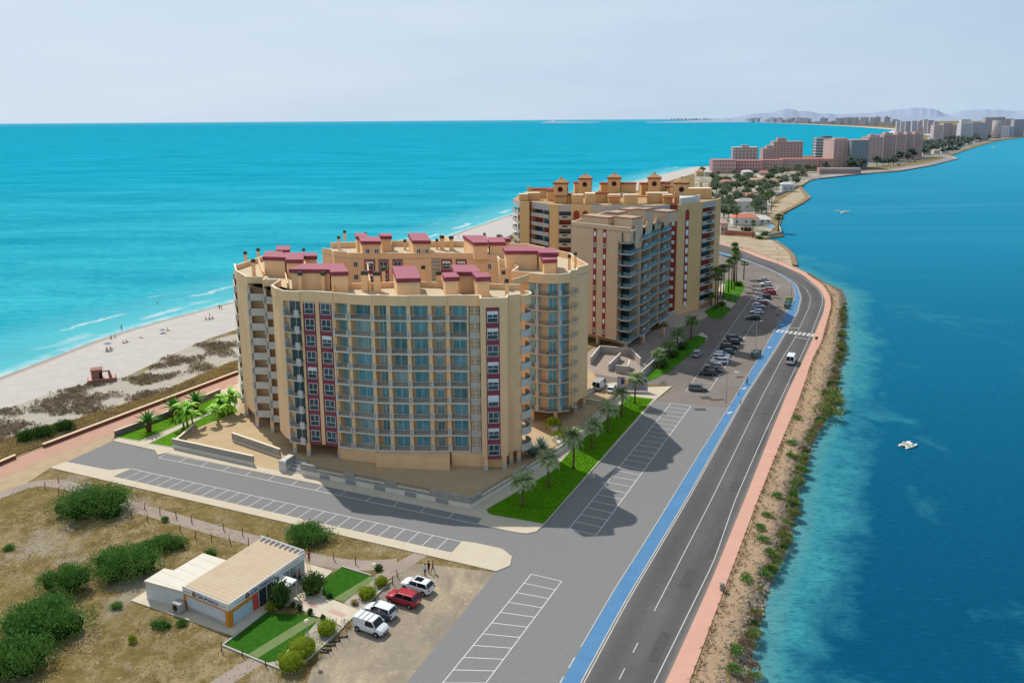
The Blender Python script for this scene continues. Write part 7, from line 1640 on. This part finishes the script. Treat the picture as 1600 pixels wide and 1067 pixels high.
        m_ = MB().box(xa - .42, xa - .2, s * (hw + .02) - .1, s * (hw + .02) + .1, belt, belt + .16).build('mirror', P_, t, local=True); m_.material_slots[0].link = 'OBJECT'; m_.material_slots[0].material = P_
    MB().box(h - .02, h + .02, -.5, .5, sill + .1, hb - .42).build('grille', M_plast, t, local=True)
    for x, z in ((h + .022, sill + .12), (-h - .02, sill + .36)): MB().box(x - .01, x + .012, -.26, .26, z, z + .12).build('number_plate', M_plate, t, local=True)
    return t
CARS = {}
def recolour(o, col_, roofcol=None):
    for ch in o.children:
        if ch.name.split('.')[0] in ('body', 'pillar_frame', 'mirror'): ch.material_slots[0].material = PAINT[col_]
        if ch.name.split('.')[0] == 'roof': ch.material_slots[0].material = PAINT[roofcol or col_]
def car(kind, col_, lab, loc, rz, roofcol=None, group=None, **kw):
    key = (kind, tuple(sorted(kw.items())))
    if key not in CARS: o = make_car(kind, col_, lab, roofcol, **kw); CARS[key] = o
    else:
        o = dup(CARS[key], (0, 0, 0), 0, lab); recolour(o, col_, roofcol)
    o.location = loc; o.rotation_euler = (0, 0, rz)
    if group: o['group'] = group
    return o
def by_wheels(kind, pf, pr, near_right):
    a, b = G(*pf), G(*pr); d = (a - b); an_ = math.atan2(d.y, d.x); mid = a.lerp(b, .5); hw = KIND[kind][1]
    n = Vector((-d.y, d.x, 0)).normalized() * (hw * .9) * (1 if near_right else -1); return mid + n, an_
l, a = by_wheels('van', (589, 996), (558, 985), True); car('van', 'white', "white panel van parked at the near end of the row of four", l, a, rack=True)
l, a = by_wheels('mpv', (571, 960), (605.8, 972), False); car('mpv', 'white', "white and blue estate car between the van and the red car", l, a, lower='navy')
l, a = by_wheels('suv', (609.7, 942), (640, 951), False); car('suv', 'red', "dark red car in the row of four by the office garden", l, a)
l, a = by_wheels('suv', (632.6, 922), (661, 931), False); car('suv', 'white', "white car with a glass sunroof at the far end of the row of four", l, a, sunroof=True)
row_d = G(1106, 614) - G(1071, 612); ra = math.atan2(row_d.y, row_d.x)
G1 = 'cars parked in the lower row'
for kind, c, x, y, fl_, lb, rc_ in (('mpv', 'grey', 1090, 610, 0, "grey car parked alone at the near end of the lower row", None), ('hatch', 'darkgrey', 1105.5, 586, 1, "dark grey car second from the near end of the lower row", None), ('hatch', 'black', 1114.5, 581.5, 0, "black hatchback half hidden behind the dark grey car", None), ('hatch', 'silver', 1115.5, 575.5, 1, "silver car between the black hatchback and the white ones", None), ('suv', 'white', 1123.5, 568, 1, "big white car in the middle of the lower row", None), ('suv', 'white', 1126, 562.5, 0, "white car just behind the big white one", None), ('hatch', 'lightblue', 1127.5, 557.5, 0, "pale blue car beyond the two white ones", None), ('hatch', 'teal', 1134.5, 553, 1, "dark teal car before the three black ones", None), ('suv', 'black', 1138.5, 545.5, 0, "nearest of three big black cars in the lower row", None), ('suv', 'black', 1143, 538.5, 1, "middle of three big black cars in the lower row", None), ('suv', 'black', 1147.5, 532, 0, "farthest of three big black cars, at the top end of the lower row", None)):
    car(kind, c, lb, G(x, y), ra + (PI if fl_ else 0), rc_, G1)
G2 = 'cars parked in the upper row'
for kind, c, x, y, fl_, lb, rc_ in (('mpv', 'black', 1176.5, 499.5, 1, "black people carrier at the near end of the upper row", None), ('hatch', 'white', 1182, 490, 1, "white hatchback second from the near end of the upper row", None), ('hatch', 'blue', 1183.5, 485, 1, "blue car third from the near end of the upper row", None), ('hatch', 'lightblue', 1185, 480.5, 0, "pale blue car behind the blue one in the upper row", None), ('hatch', 'maroon', 1189, 476, 1, "small red car with a white roof in the upper row", 'white'), ('hatch', 'white', 1190, 471.5, 0, "white car behind the small white roofed red one", None), ('suv', 'black', 1194, 467, 1, "black car in the middle of the upper row", None), ('suv', 'red', 1202, 460, 1, "bright red car in front of the red and white one", None), ('hatch', 'maroon', 1200, 455, 1, "red car with a pale roof behind the bright red one", 'silver'), ('hatch', 'white', 1197, 446.5, 1, "white car second from the far end of the upper row", None), ('sedan', 'silver', 1192, 439.5, 1, "silver saloon at the far end of the upper row", None)):
    car(kind, c, lb, G(x, y), ra + (PI if fl_ else 0), rc_, G2)
dl = (G(1110, 530) - G(1085, 562)); car('suv', 'silver', "silver car driving between the hedge lawn and the lower row", G(1089.5, 556), math.atan2(dl.y, dl.x))
i = min(range(NR), key=lambda k: (CLn[k] - G(1228, 566)).length); dr = CLn[i + 1] - CLn[i]; car('bigvan', 'white', "white van driving along the road past the lower car park", G(1236, 566.5), math.atan2(dr.y, dr.x))
dv_ = G(966, 622) - G(884, 702); car('bigvan', 'silver', "pale grey van parked behind the terrace wall's far end", G(937, 607), math.atan2(dv_.y, dv_.x)); car('hatch', 'white', "white car parked beside the pale grey van", G(956, 611.5), math.atan2(dv_.y, dv_.x) + .1)
for i, (x, y) in enumerate(((1300, 266), (1318, 266), (1404, 258), (1412, 256), (1420, 255), (1430, 253), (1440, 251.5), (1448, 250))): o = dup(CARS[('hatch', ())], G(x, y, .2), 2.0, "tiny parked car beside the lagoon road in the distance", 'distant cars by the lagoon road'); recolour(o, ('white', 'silver', 'darkgrey')[i % 3])
# ================================================================ people
M_skin = mat("skin", '#c08d6c', .7, .04, 3, .2)
def person_mesh(pose, cols):
    "one continuous skinned figure; cols = shirt, trousers, shoes"
    J = {'pel': (0, 0, .95), 'wst': (0, .01, 1.12), 'chs': (0, .02, 1.36), 'nek': (0, .03, 1.50), 'hd0': (0, .0, 1.60), 'hd1': (0, -.01, 1.74),
         'shl': (.18, .02, 1.43), 'shr': (-.18, .02, 1.43), 'ell': (.25, .03, 1.15), 'elr': (-.25, .03, 1.15), 'hal': (.26, -.06, .92), 'har': (-.26, -.06, .92), 'fil': (.26, -.10, .82), 'fir': (-.26, -.10, .82),
         'hil': (.10, 0, .90), 'hir': (-.10, 0, .90), 'knl': (.11, -.01, .50), 'knr': (-.11, -.01, .50), 'anl': (.12, .03, .09), 'anr': (-.12, .03, .09), 'tol': (.13, -.14, .04), 'tor': (-.13, -.14, .04)}
    J.update(pose)
    R_ = dict(pel=.14, wst=.125, chs=.15, nek=.055, hd0=.085, hd1=.095, shl=.065, shr=.065, ell=.045, elr=.045, hal=.034, har=.034, fil=.03, fir=.03, hil=.095, hir=.095, knl=.062, knr=.062, anl=.042, anr=.042, tol=.04, tor=.04)
    E_ = [('pel', 'wst'), ('wst', 'chs'), ('chs', 'nek'), ('nek', 'hd0'), ('hd0', 'hd1'), ('chs', 'shl'), ('chs', 'shr'), ('shl', 'ell'), ('shr', 'elr'), ('ell', 'hal'), ('elr', 'har'), ('hal', 'fil'), ('har', 'fir'), ('pel', 'hil'), ('pel', 'hir'), ('hil', 'knl'), ('hir', 'knr'), ('knl', 'anl'), ('knr', 'anr'), ('anl', 'tol'), ('anr', 'tor')]
    ks = list(J); me = bpy.data.meshes.new('p'); me.from_pydata([J[k] for k in ks], [(ks.index(a), ks.index(b)) for a, b in E_], [])
    o = bpy.data.objects.new('p', me); COL.objects.link(o); sk = o.modifiers.new('s', 'SKIN'); sv = me.skin_vertices[0].data
    for k, s in zip(ks, sv): s.radius = (R_[k], R_[k] * (.75 if k in ('chs', 'wst', 'pel') else 1)); s.use_root = k == 'pel'
    o.modifiers.new('u', 'SUBSURF').levels = 1
    dg = bpy.context.evaluated_depsgraph_get(); m2 = bpy.data.meshes.new_from_object(o.evaluated_get(dg)); bpy.data.objects.remove(o); m2.name = 'body'
    for c in (M_skin,) + cols: m2.materials.append(c)
    jv = {k: Vector(v_) for k, v_ in J.items()}
    zone = {('pel', 'wst'): 1, ('wst', 'chs'): 1, ('chs', 'nek'): 1, ('chs', 'shl'): 1, ('chs', 'shr'): 1, ('shl', 'ell'): 1, ('shr', 'elr'): 1, ('pel', 'hil'): 2, ('pel', 'hir'): 2, ('hil', 'knl'): 2, ('hir', 'knr'): 2, ('knl', 'anl'): 2, ('knr', 'anr'): 2, ('anl', 'tol'): 3, ('anr', 'tor'): 3}
    for p_ in m2.polygons:
        c = p_.center; best = min(E_, key=lambda e: seg_dist(c, [jv[e[0]], jv[e[1]]])); p_.material_index = zone.get(best, 0); p_.use_smooth = True
    return m2, jv
M_hair = mat("dark_hair", '#2b2019', .8, .1, 5, .1)
def cl(n, c): return mat("cloth_" + n, c, .9, .08, 4, .05)
def person(px, py, lab, shirt, trous, rz=0, pose={}, group=None, z=0, shoes=None):
    m, jv = person_mesh(pose, (shirt, trous, shoes or cl('shoe', '#26221f'))); t = thing('person', G(px, py, z) , lab, 'person', group, rz); part('body', m, t)
    h = MB(); c = jv['hd1'] + Vector((0, .02, .03)); h.ball(c, (.105, .115, .10), 0, 10, 8); h.build('hair', M_hair, t, local=True)
    f_ = jv['hd0']; n_ = MB().ball(f_ + Vector((0, -.095, .06)), (.016, .02, .024), 0, 6, 4); n_.build('nose', M_skin, t, local=True)
    for s in (-1, 1): MB().ball(f_ + Vector((s * .035, -.085, .085)), .012, 0, 6, 4).build('eye', M_hair, t, local=True)
    return t
walk = dict(knl=(.11, -.16, .52), anl=(.12, -.12, .10), tol=(.13, -.28, .06), knr=(-.11, .06, .50), anr=(-.12, .26, .14), tor=(-.12, .14, .05), har=(-.27, -.2, .98), fir=(-.27, -.26, .9), hal=(.27, .1, .93), fil=(.27, .08, .83))
person(664.3, 899, "man in pale blue shirt, nearest of the three people standing by the parked cars", cl('paleblue', '#b9c6da'), cl('black', '#17181c'), 2.6, dict(ell=(.26, -.05, 1.17), hal=(.14, -.22, 1.12), fil=(.06, -.24, 1.12)))
person(670, 894.5, "person in black behind the man with the pale shirt", cl('black', '#17181c'), cl('brown', '#4a3a34'), -.6, dict(anl=(.16, -.04, .09), tol=(.18, -.2, .04)))
person(676.5, 894, "person all in black, right one of the three people by the cars", cl('charcoal', '#222226'), cl('black', '#17181c'), -1.6, walk)
# ladder, worker on it, second worker and visitor under the eave
lb_ = G(484, 893); lt = f1.p(f1.L - .1, .35, HW + .1); lt = Vector((lb_.x - .55, lb_.y + .35, 3.3)); ld = thing('ladder', lb_, "yellow ladder leaning on the far corner of the office", 'ladder'); dd_ = lt - lb_; sd = Vector((dd_.y, -dd_.x, 0)).normalized() * .22
M_lad = mat("ladder_yellow", '#c9a53c', .6, .08, 3, .2)
for s in (-1, 1): MB().tube([Vector((0, 0, .14)) + sd * s, dd_ + sd * s], .035, 6).build('stile', M_lad, ld, local=True)
for k in range(1, 11): q = Vector((0, 0, .14)).lerp(dd_, k / 11); MB().tube([q - sd, q + sd], .022, 6).build('rung', M_lad, ld, local=True)
hold = dict(ell=(.24, -.2, 1.38), hal=(.16, -.36, 1.55), fil=(.15, -.40, 1.62), elr=(-.24, -.2, 1.36), har=(-.16, -.36, 1.48), fir=(-.15, -.40, 1.56))
rzl = math.atan2(dd_.y, dd_.x) + PI / 2
w1 = person(484, 893, "worker in red shirt standing high on the yellow ladder", cl('redshirt', '#b3352c'), cl('worknavy', '#232a3a'), rzl, dict(hold, knl=(.1, -.12, .55), anl=(.1, .0, .28), tol=(.1, -.16, .27))); w1.location = lb_ + dd_ * .42 - Vector((dd_.x, dd_.y, 0)).normalized() * .28
p_ = f1.p(f1.L - 1.9, .75, .14); w2 = person(470, 900, "worker in orange red shirt standing at the glass under the eave", cl('orangered', '#b8452c'), cl('worknavy', '#232a3a'), f1.ang + PI, hold); w2.location = p_
p_ = f1.p(f1.L - 2.8, .7, .14); w3 = person(464, 902, "dark dressed person beside the worker at the office glass", cl('darkteal', '#1e2f38'), cl('black', '#17181c'), f1.ang + PI, hold); w3.location = p_
# cyclist on the blue lane
def bicycle(lab, loc, rz, cm):
    t = thing('bicycle', loc, lab, 'bicycle', None, rz); fr = MB(); W1, W2 = Vector((0, -.52, .34)), Vector((0, .52, .34)); bbk = Vector((0, .1, .30)); sd_ = Vector((0, .22, .86)); hd = Vector((0, -.38, .92))
    for a_, b_ in ((W1, hd), (hd, bbk), (bbk, sd_), (hd + Vector((0, .03, -.1)), sd_ + Vector((0, 0, -.1))), (bbk, W2), (W2, sd_ + Vector((0, 0, -.1)))): fr.tube([a_, b_], .02, 6)
    fr.build('frame', cm, t, local=True)
    for w_c in (W1, W2):
        q = MB(); pts = [w_c + Vector((0, math.cos(k * PI / 9) * .33, math.sin(k * PI / 9) * .33)) for k in range(19)]; q.tube(pts, .022, 5, cap=False)
        for k in range(6): q.tube([w_c, w_c + Vector((0, math.cos(k * PI / 3) * .32, math.sin(k * PI / 3) * .32))], .006, 3)
        q.build('wheel', M_tyre, t, local=True)
    MB().tube([hd + Vector((-.28, .02, .1)), hd + Vector((0, 0, .1)), hd + Vector((.28, .02, .1))], .016, 6).build('handlebar', M_blk, t, local=True); MB().ball(sd_ + Vector((0, .02, .04)), (.08, .13, .04), 0, 8, 6).build('saddle', M_blk, t, local=True); return t
i = min(range(NR), key=lambda k: (L1[k] - G(1163, 598)).length); dr = L1[i + 1] - L1[i]; hz_ = math.atan2(dr.y, dr.x) + PI / 2
cp_ = G(1167, 600); bicycle("bicycle ridden along the blue lane by the rider in red", cp_, hz_, M_blk)
ride = dict(pel=(0, .2, .98), wst=(0, .12, 1.13), chs=(0, -.04, 1.34), nek=(0, -.12, 1.46), hd0=(0, -.19, 1.55), hd1=(0, -.2, 1.69), shl=(.18, -.06, 1.40), shr=(-.18, -.06, 1.40), ell=(.24, -.22, 1.18), elr=(-.24, -.22, 1.18), hal=(.25, -.36, 1.05), har=(-.25, -.36, 1.05), fil=(.25, -.42, 1.04), fir=(-.25, -.42, 1.04), hil=(.1, .17, .93), hir=(-.1, .17, .93), knl=(.11, -.16, .72), knr=(-.11, -.06, .58), anl=(.11, .04, .36), anr=(-.11, .1, .2), tol=(.11, -.1, .32), tor=(-.11, -.04, .16))
person(1167, 600, "cyclist in a red shirt riding on the blue lane", cl('redshirt', '#b3352c'), cl('darkshorts', '#2a2a30'), hz_, ride)
bk = bicycle("dark bicycle parked at the garden edge behind the white van", G(541, 978), 1.0, M_blk)
for x, y, lb in ((459, 917, "dark bicycle leaning beside the office porch post"), (467, 909, "dark bicycle lying on the office paving behind the porch")): bicycle(lb, G(x, y, .14), .7 + x, M_blk)
bk2 = bicycle("brown bicycle at the kerb corner of the hedge lawn", G(1034, 602), 1.2, mat("rusty_frame", '#6d3f32')); bicycle("dark bicycle on the kerb beside the brown one", G(1037, 601), 1.9, M_blk)
def scooter(lab, loc, rz):
    t = thing('scooter', loc, lab, 'electric scooter', 'electric scooters along the garden kerb', rz); MB().box(-.09, .09, -.40, .36, .10, .17).build('deck', M_blk, t, local=True); MB().tube([(0, -.42, .12), (0, -.50, .5), (0, -.44, 1.12)], .032, 8).build('stem', M_blk, t, local=True); MB().tube([(-.26, -.43, 1.10), (.26, -.43, 1.10)], .022, 6).build('handlebar', M_blk, t, local=True)
    for y in (-.5, .46): MB().disc((0, y, .12), (1, 0, 0), .12, .06, 14).build('wheel', M_tyre, t, local=True)
    MB().box(-.06, .06, .30, .56, .2, .24).build('mudguard', M_metal, t, local=True); return t
sc_ = scooter("nearest black scooter of the overlapping pair by the kerb", G(506.5, 1019), 0)
gd = G(537, 980) - G(495, 1019); ga = math.atan2(gd.y, gd.x)
sc_.rotation_euler = (0, 0, ga + .3)
for i, (x, y, lb) in enumerate(((511, 1015.5, "second black scooter of the overlapping pair by the kerb"), (517, 1008.5, "middle black scooter in the line along the kerb"), (524, 1002, "black scooter second from the bicycle end of the line"), (536, 995.5, "black scooter nearest the parked bicycle"))): dup(sc_, G(x, y), ga + .3 + .1 * i, lb, 'electric scooters along the garden kerb')
# ================================================================ beach life, ruin, boats
M_pinkc = mat("pink_concrete", '#94695c', .9, .15, .8)
rp_ = G(158, 596); ru = thing('beach_ruin', rp_, "pinkish concrete lifeguard ruin standing alone on the sand", 'ruin', rz=.45); ru.scale = (.8, .8, .8)
pl = MB(); pl.box(-3.6, 4.2, -2.2, 2.2, -.3, 1.25); pl.build('plinth', M_pinkc, ru, local=True); MB().box(-3.3, 3.9, -1.9, 1.9, 1.252, 1.3).build('deck', mat("pale_concrete", '#c4aa9c', .9, .1, 1), ru, local=True)
tw_ = MB(); tw_.box(-2.4, .5, -1.6, 1.4, 1.302, 3.9); tw_.box(-2.6, .7, -1.8, 1.6, 3.902, 4.25); tw_.build('tower', M_pinkc, ru, local=True); MB().box(-.3, .52, -1.62, -.6, 1.35, 3.5).build('opening', M_dark, ru, local=True)
MB().hexa([(2.3, -1.6, 1.3), (3.2, -1.6, 1.3), (3.2, -.9, 1.3), (2.3, -.9, 1.3), (2.0, -1.6, 3.6), (2.6, -1.6, 3.6), (2.6, -.9, 3.6), (2.0, -.9, 3.6)]).build('buttress', M_pinkc, ru, local=True); MB().box(.52, 2.0, -1.5, -1.0, 3.3, 3.6).build('beam', M_pinkc, ru, local=True)
sit = dict(pel=(0, 0, .14), wst=(0, .03, .3), chs=(0, .06, .55), nek=(0, .06, .68), hd0=(0, .03, .78), hd1=(0, .02, .92), shl=(.18, .06, .62), shr=(-.18, .06, .62), ell=(.25, .16, .36), elr=(-.25, .16, .36), hal=(.27, .24, .1), har=(-.27, .24, .1), fil=(.28, .30, .05), fir=(-.28, .30, .05), hil=(.1, -.05, .13), hir=(-.1, -.05, .13), knl=(.12, -.42, .34), knr=(-.12, -.42, .12), anl=(.12, -.6, .06), anr=(-.12, -.84, .06), tol=(.12, -.72, .05), tor=(-.12, -.88, .15))
lie = dict(pel=(0, 0, .13), wst=(0, .17, .13), chs=(0, .42, .14), nek=(0, .56, .13), hd0=(0, .66, .13), hd1=(0, .80, .13), shl=(.18, .5, .12), shr=(-.18, .5, .12), ell=(.26, .24, .07), elr=(-.26, .24, .07), hal=(.26, .0, .06), har=(-.26, .0, .06), fil=(.26, -.1, .05), fir=(-.26, -.1, .05), hil=(.1, -.05, .12), hir=(-.1, -.05, .12), knl=(.11, -.45, .12), knr=(-.11, -.45, .1), anl=(.12, -.85, .07), anr=(-.12, -.85, .07), tol=(.13, -.9, .15), tor=(-.13, -.9, .15))
sw = cl('swim', '#2f3a55'); sk_ = M_skin; sw2 = cl('swimred', '#8f3038')
for x, y, z, lb, sh, tr_, po, rz in ((343, 484, -.5, "left one of two people standing at the surf beside the block's edge", cl('darkteal', '#1e2f38'), sw, {}, .4), (346, 483.5, -.5, "right one of two people standing at the surf beside the block's edge", sw, sw, walk, 2.0), (262, 517, -.1, "pinkish sunbather sitting alone on the sand next to a grey parasol", sk_, sw2, sit, 2.2), (220, 528, -.1, "sunbather lying flat on a pale towel by the water", sk_, sw, lie, 1.2), (193, 537, -.15, "left one of two sunbathers sitting close to the surf", sk_, sw2, sit, 1.9), (198, 535.5, -.15, "right one of two sunbathers sitting close to the surf", sk_, sw, sit, 2.6), (167, 547.5, -.1, "person sitting under the left side of the beach parasol", sk_, sw, sit, .5), (173, 546, -.1, "person sitting at the right side of the beach parasol", cl('darkteal', '#1e2f38'), sw, sit, 2.4), (174, 533, -.9, "left wader standing in the foam", sk_, sw, {}, 1.0), (180, 531, -.9, "right wader standing in the foam", sk_, sw, walk, 2.0), (190, 516, -1.0, "bather standing farther out in the sea beyond the waders", sk_, sw, {}, 2.9), (246.6, 479.5, -1.9, "swimmer with head and shoulders above the sea", sk_, sw, {}, 1.0), (322, 500, 0, "left one of the group on the sand around the thin parasol pole", sk_, sw, sit, .7), (327, 499.5, 0, "middle one of the group on the sand around the thin parasol pole", cl('darkteal', '#1e2f38'), sw, sit, 2.2), (332, 498.5, 0, "right one of the group on the sand around the thin parasol pole", sk_, sw2, sit, 2.9), (717, 373, 0, "person standing on the sand beyond the back wing's chimneys", cl('darkteal', '#1e2f38'), sw, {}, 1.2), (797.6, 340, 0, "person on the beach beside the ochre block's left edge", sw, sw, walk, .3), (1233.5, 392.5, -1.3, "left one of two bathers standing in the lagoon shallows", sk_, sw, {}, .2), (1239.5, 393, -1.4, "right one of two bathers standing in the lagoon shallows", sk_, sw, {}, 2.2), (1213.7, 389, 0, "person sitting at the wet edge of the small lagoon beach", sk_, sw, sit, 1.3), (1218, 396, 0, "sunbather lying on the small lagoon beach", sk_, sw2, lie, .3), (1159.3, 390, .1, "walker in black at the far end of the pink pavement", cl('black', '#17181c'), cl('black', '#17181c'), walk, .6)):
    person(x, y, lb, sh, tr_, rz, po, None, z, M_skin)
def parasol(px, py, lab, cm, h=2.2, R=1.1, open_=True):
    t = thing('parasol', G(px, py), lab, 'parasol'); MB().tube([(0, 0, 0), (0, 0, h)], .03, 6).build('pole', M_slab, t, local=True); q = MB(); n = 10
    for k in range(n):
        a_, b_ = 2 * PI * k / n, 2 * PI * (k + 1) / n; r0 = R if open_ else .12; z0 = h - .45 if open_ else h - 1.2; q.poly([(0, 0, h), (math.cos(a_) * r0, math.sin(a_) * r0, z0), (math.cos(b_) * r0, math.sin(b_) * r0, z0)])
    q.build('canopy', cm, t, local=True)
parasol(169, 546.5, "grey blue beach parasol over the seated pair", cl('parasol', '#8f8b9c')); parasol(254, 520, "small grey parasol beside the lone pinkish sunbather", cl('parasolg', '#9a969c'), 1.3, 1.0); parasol(328, 499, "closed thin parasol standing in the group on the sand", M_blk, 2.6, 1, False)
tw1 = base_at('towel', MB().box(-.5, .5, -1, 1, 0, .03), cl('towel', '#d6c6bd'), "pale towel under the lying sunbather", 'towel', loc=(0, 0, 0)); tw1.location = G(220, 528, -.1); tw1.rotation_euler = (0, 0, 1.2)
M_wb = mat("white_grp", '#dedfd6', .4, .05, 1, .4)
pb = thing('pedal_boat', G(1418, 697, -.8), "white twin hulled pedal boat floating alone on the lagoon", 'boat', rz=.50); pb.scale = (.78, .78, .78)
for s in (-1, 1):
    q = MB(); n_ = 9; pr_ = [(-2.0, .26, .30), (-1.6, .33, .38), (0, .36, .42), (1.3, .33, .44), (2.0, .20, .50), (2.4, .04, .56)]
    for x, w, h_ in pr_: q.v += [(x, s * .95 - w, .28 * h_), (x, s * .95 - w * .9, h_), (x, s * .95 + w * .9, h_), (x, s * .95 + w, .28 * h_), (x, s * .95, -.12)]
    for i in range(5):
        for j in range(5): k = (j + 1) % 5; q.f.append((i * 5 + j, i * 5 + k, i * 5 + 5 + k, i * 5 + 5 + j)); q.mi.append(0); q.sm.append(False)
    q.f.append((0, 1, 2, 3, 4)); q.mi.append(0); q.sm.append(False); q.f.append((29, 28, 27, 26, 25)); q.mi.append(0); q.sm.append(False); q.build('hull', M_wb, pb, local=True)
MB().box(-1.5, 1.3, -.9, .9, .34, .50).build('deck', mat("cream_deck", '#c9c2ad', .6, .06, 1, .3), pb, local=True)
for s in (-.45, .45): st_ = MB(); st_.box(-.75, -.2, s - .32, s + .32, .502, .72); st_.box(-.95, -.752, s - .32, s + .32, .502, 1.15); st_.build('seat', M_wb, pb, local=True)
MB().hexa([(.4, -.8, .502), (1.2, -.8, .502), (1.2, .8, .502), (.4, .8, .502), (.4, -.8, .8), (.8, -.8, .95), (.8, .8, .95), (.4, .8, .8)]).build('console', M_wb, pb, local=True); MB().tube([(-1.5, 0, .5), (-2.0, 0, .35), (-2.3, 0, .1)], .06, 6).build('rudder', M_metal, pb, local=True)
def boat(px, py, L_, lab, rz, cabin=True):
    t = thing('boat', G(px, py, -.8), lab, 'boat', rz=rz); q = MB(); st_ = [(-.5, .17, .16), (-.2, .19, .16), (.15, .18, .17), (.38, .10, .19), (.5, .01, .22)]
    for x, w, h_ in st_: q.v += [(x * L_, -w * L_, h_ * L_), (x * L_, -w * L_ * .7, -.03 * L_), (x * L_, w * L_ * .7, -.03 * L_), (x * L_, w * L_, h_ * L_)]
    for i in range(4):
        for j in range(4): k = (j + 1) % 4; q.f.append((i * 4 + j, i * 4 + k, i * 4 + 4 + k, i * 4 + 4 + j)); q.mi.append(0); q.sm.append(False)
    q.f.append((0, 1, 2, 3)); q.mi.append(0); q.sm.append(False); q.build('hull', M_wb, t, local=True)
    if cabin: MB().hexa([(-.1 * L_, -.1 * L_, .17 * L_), (.22 * L_, -.08 * L_, .17 * L_), (.22 * L_, .08 * L_, .17 * L_), (-.1 * L_, .1 * L_, .17 * L_), (-.05 * L_, -.09 * L_, .3 * L_), (.12 * L_, -.07 * L_, .3 * L_), (.12 * L_, .07 * L_, .3 * L_), (-.05 * L_, .09 * L_, .3 * L_)]).build('cabin', M_slab, t, local=True)
    return t
boat(1320, 333, 5.5, "small white motor boat on the lagoon off the sandy cove", .2); boat(1308, 330.5, 3.6, "flat white board beside the small motor boat", 2.9, False); boat(1553, 231.5, 9, "tiny white boat on the lagoon far to the right", .4)
person(1311, 330.8, "person standing on the flat white board beside the boat", sk_, sw, 1.0, {}, None, -.3, M_skin)
for i, (x, y) in enumerate(((1140, 270), (1163, 272))): pass
# extra beach shrubs seen over the back wing
bush_at('bush', (780, 371), 11, 7, M_bushd, "dark bush with a pale trunk on the sand beyond the back wing", 260, .5, 301, None, 4); bush_at('bush', (797, 373), 10, 5, M_bushd, "low dark bush at the foot of the ochre block's sea side", 220, .5, 302, None, 4)
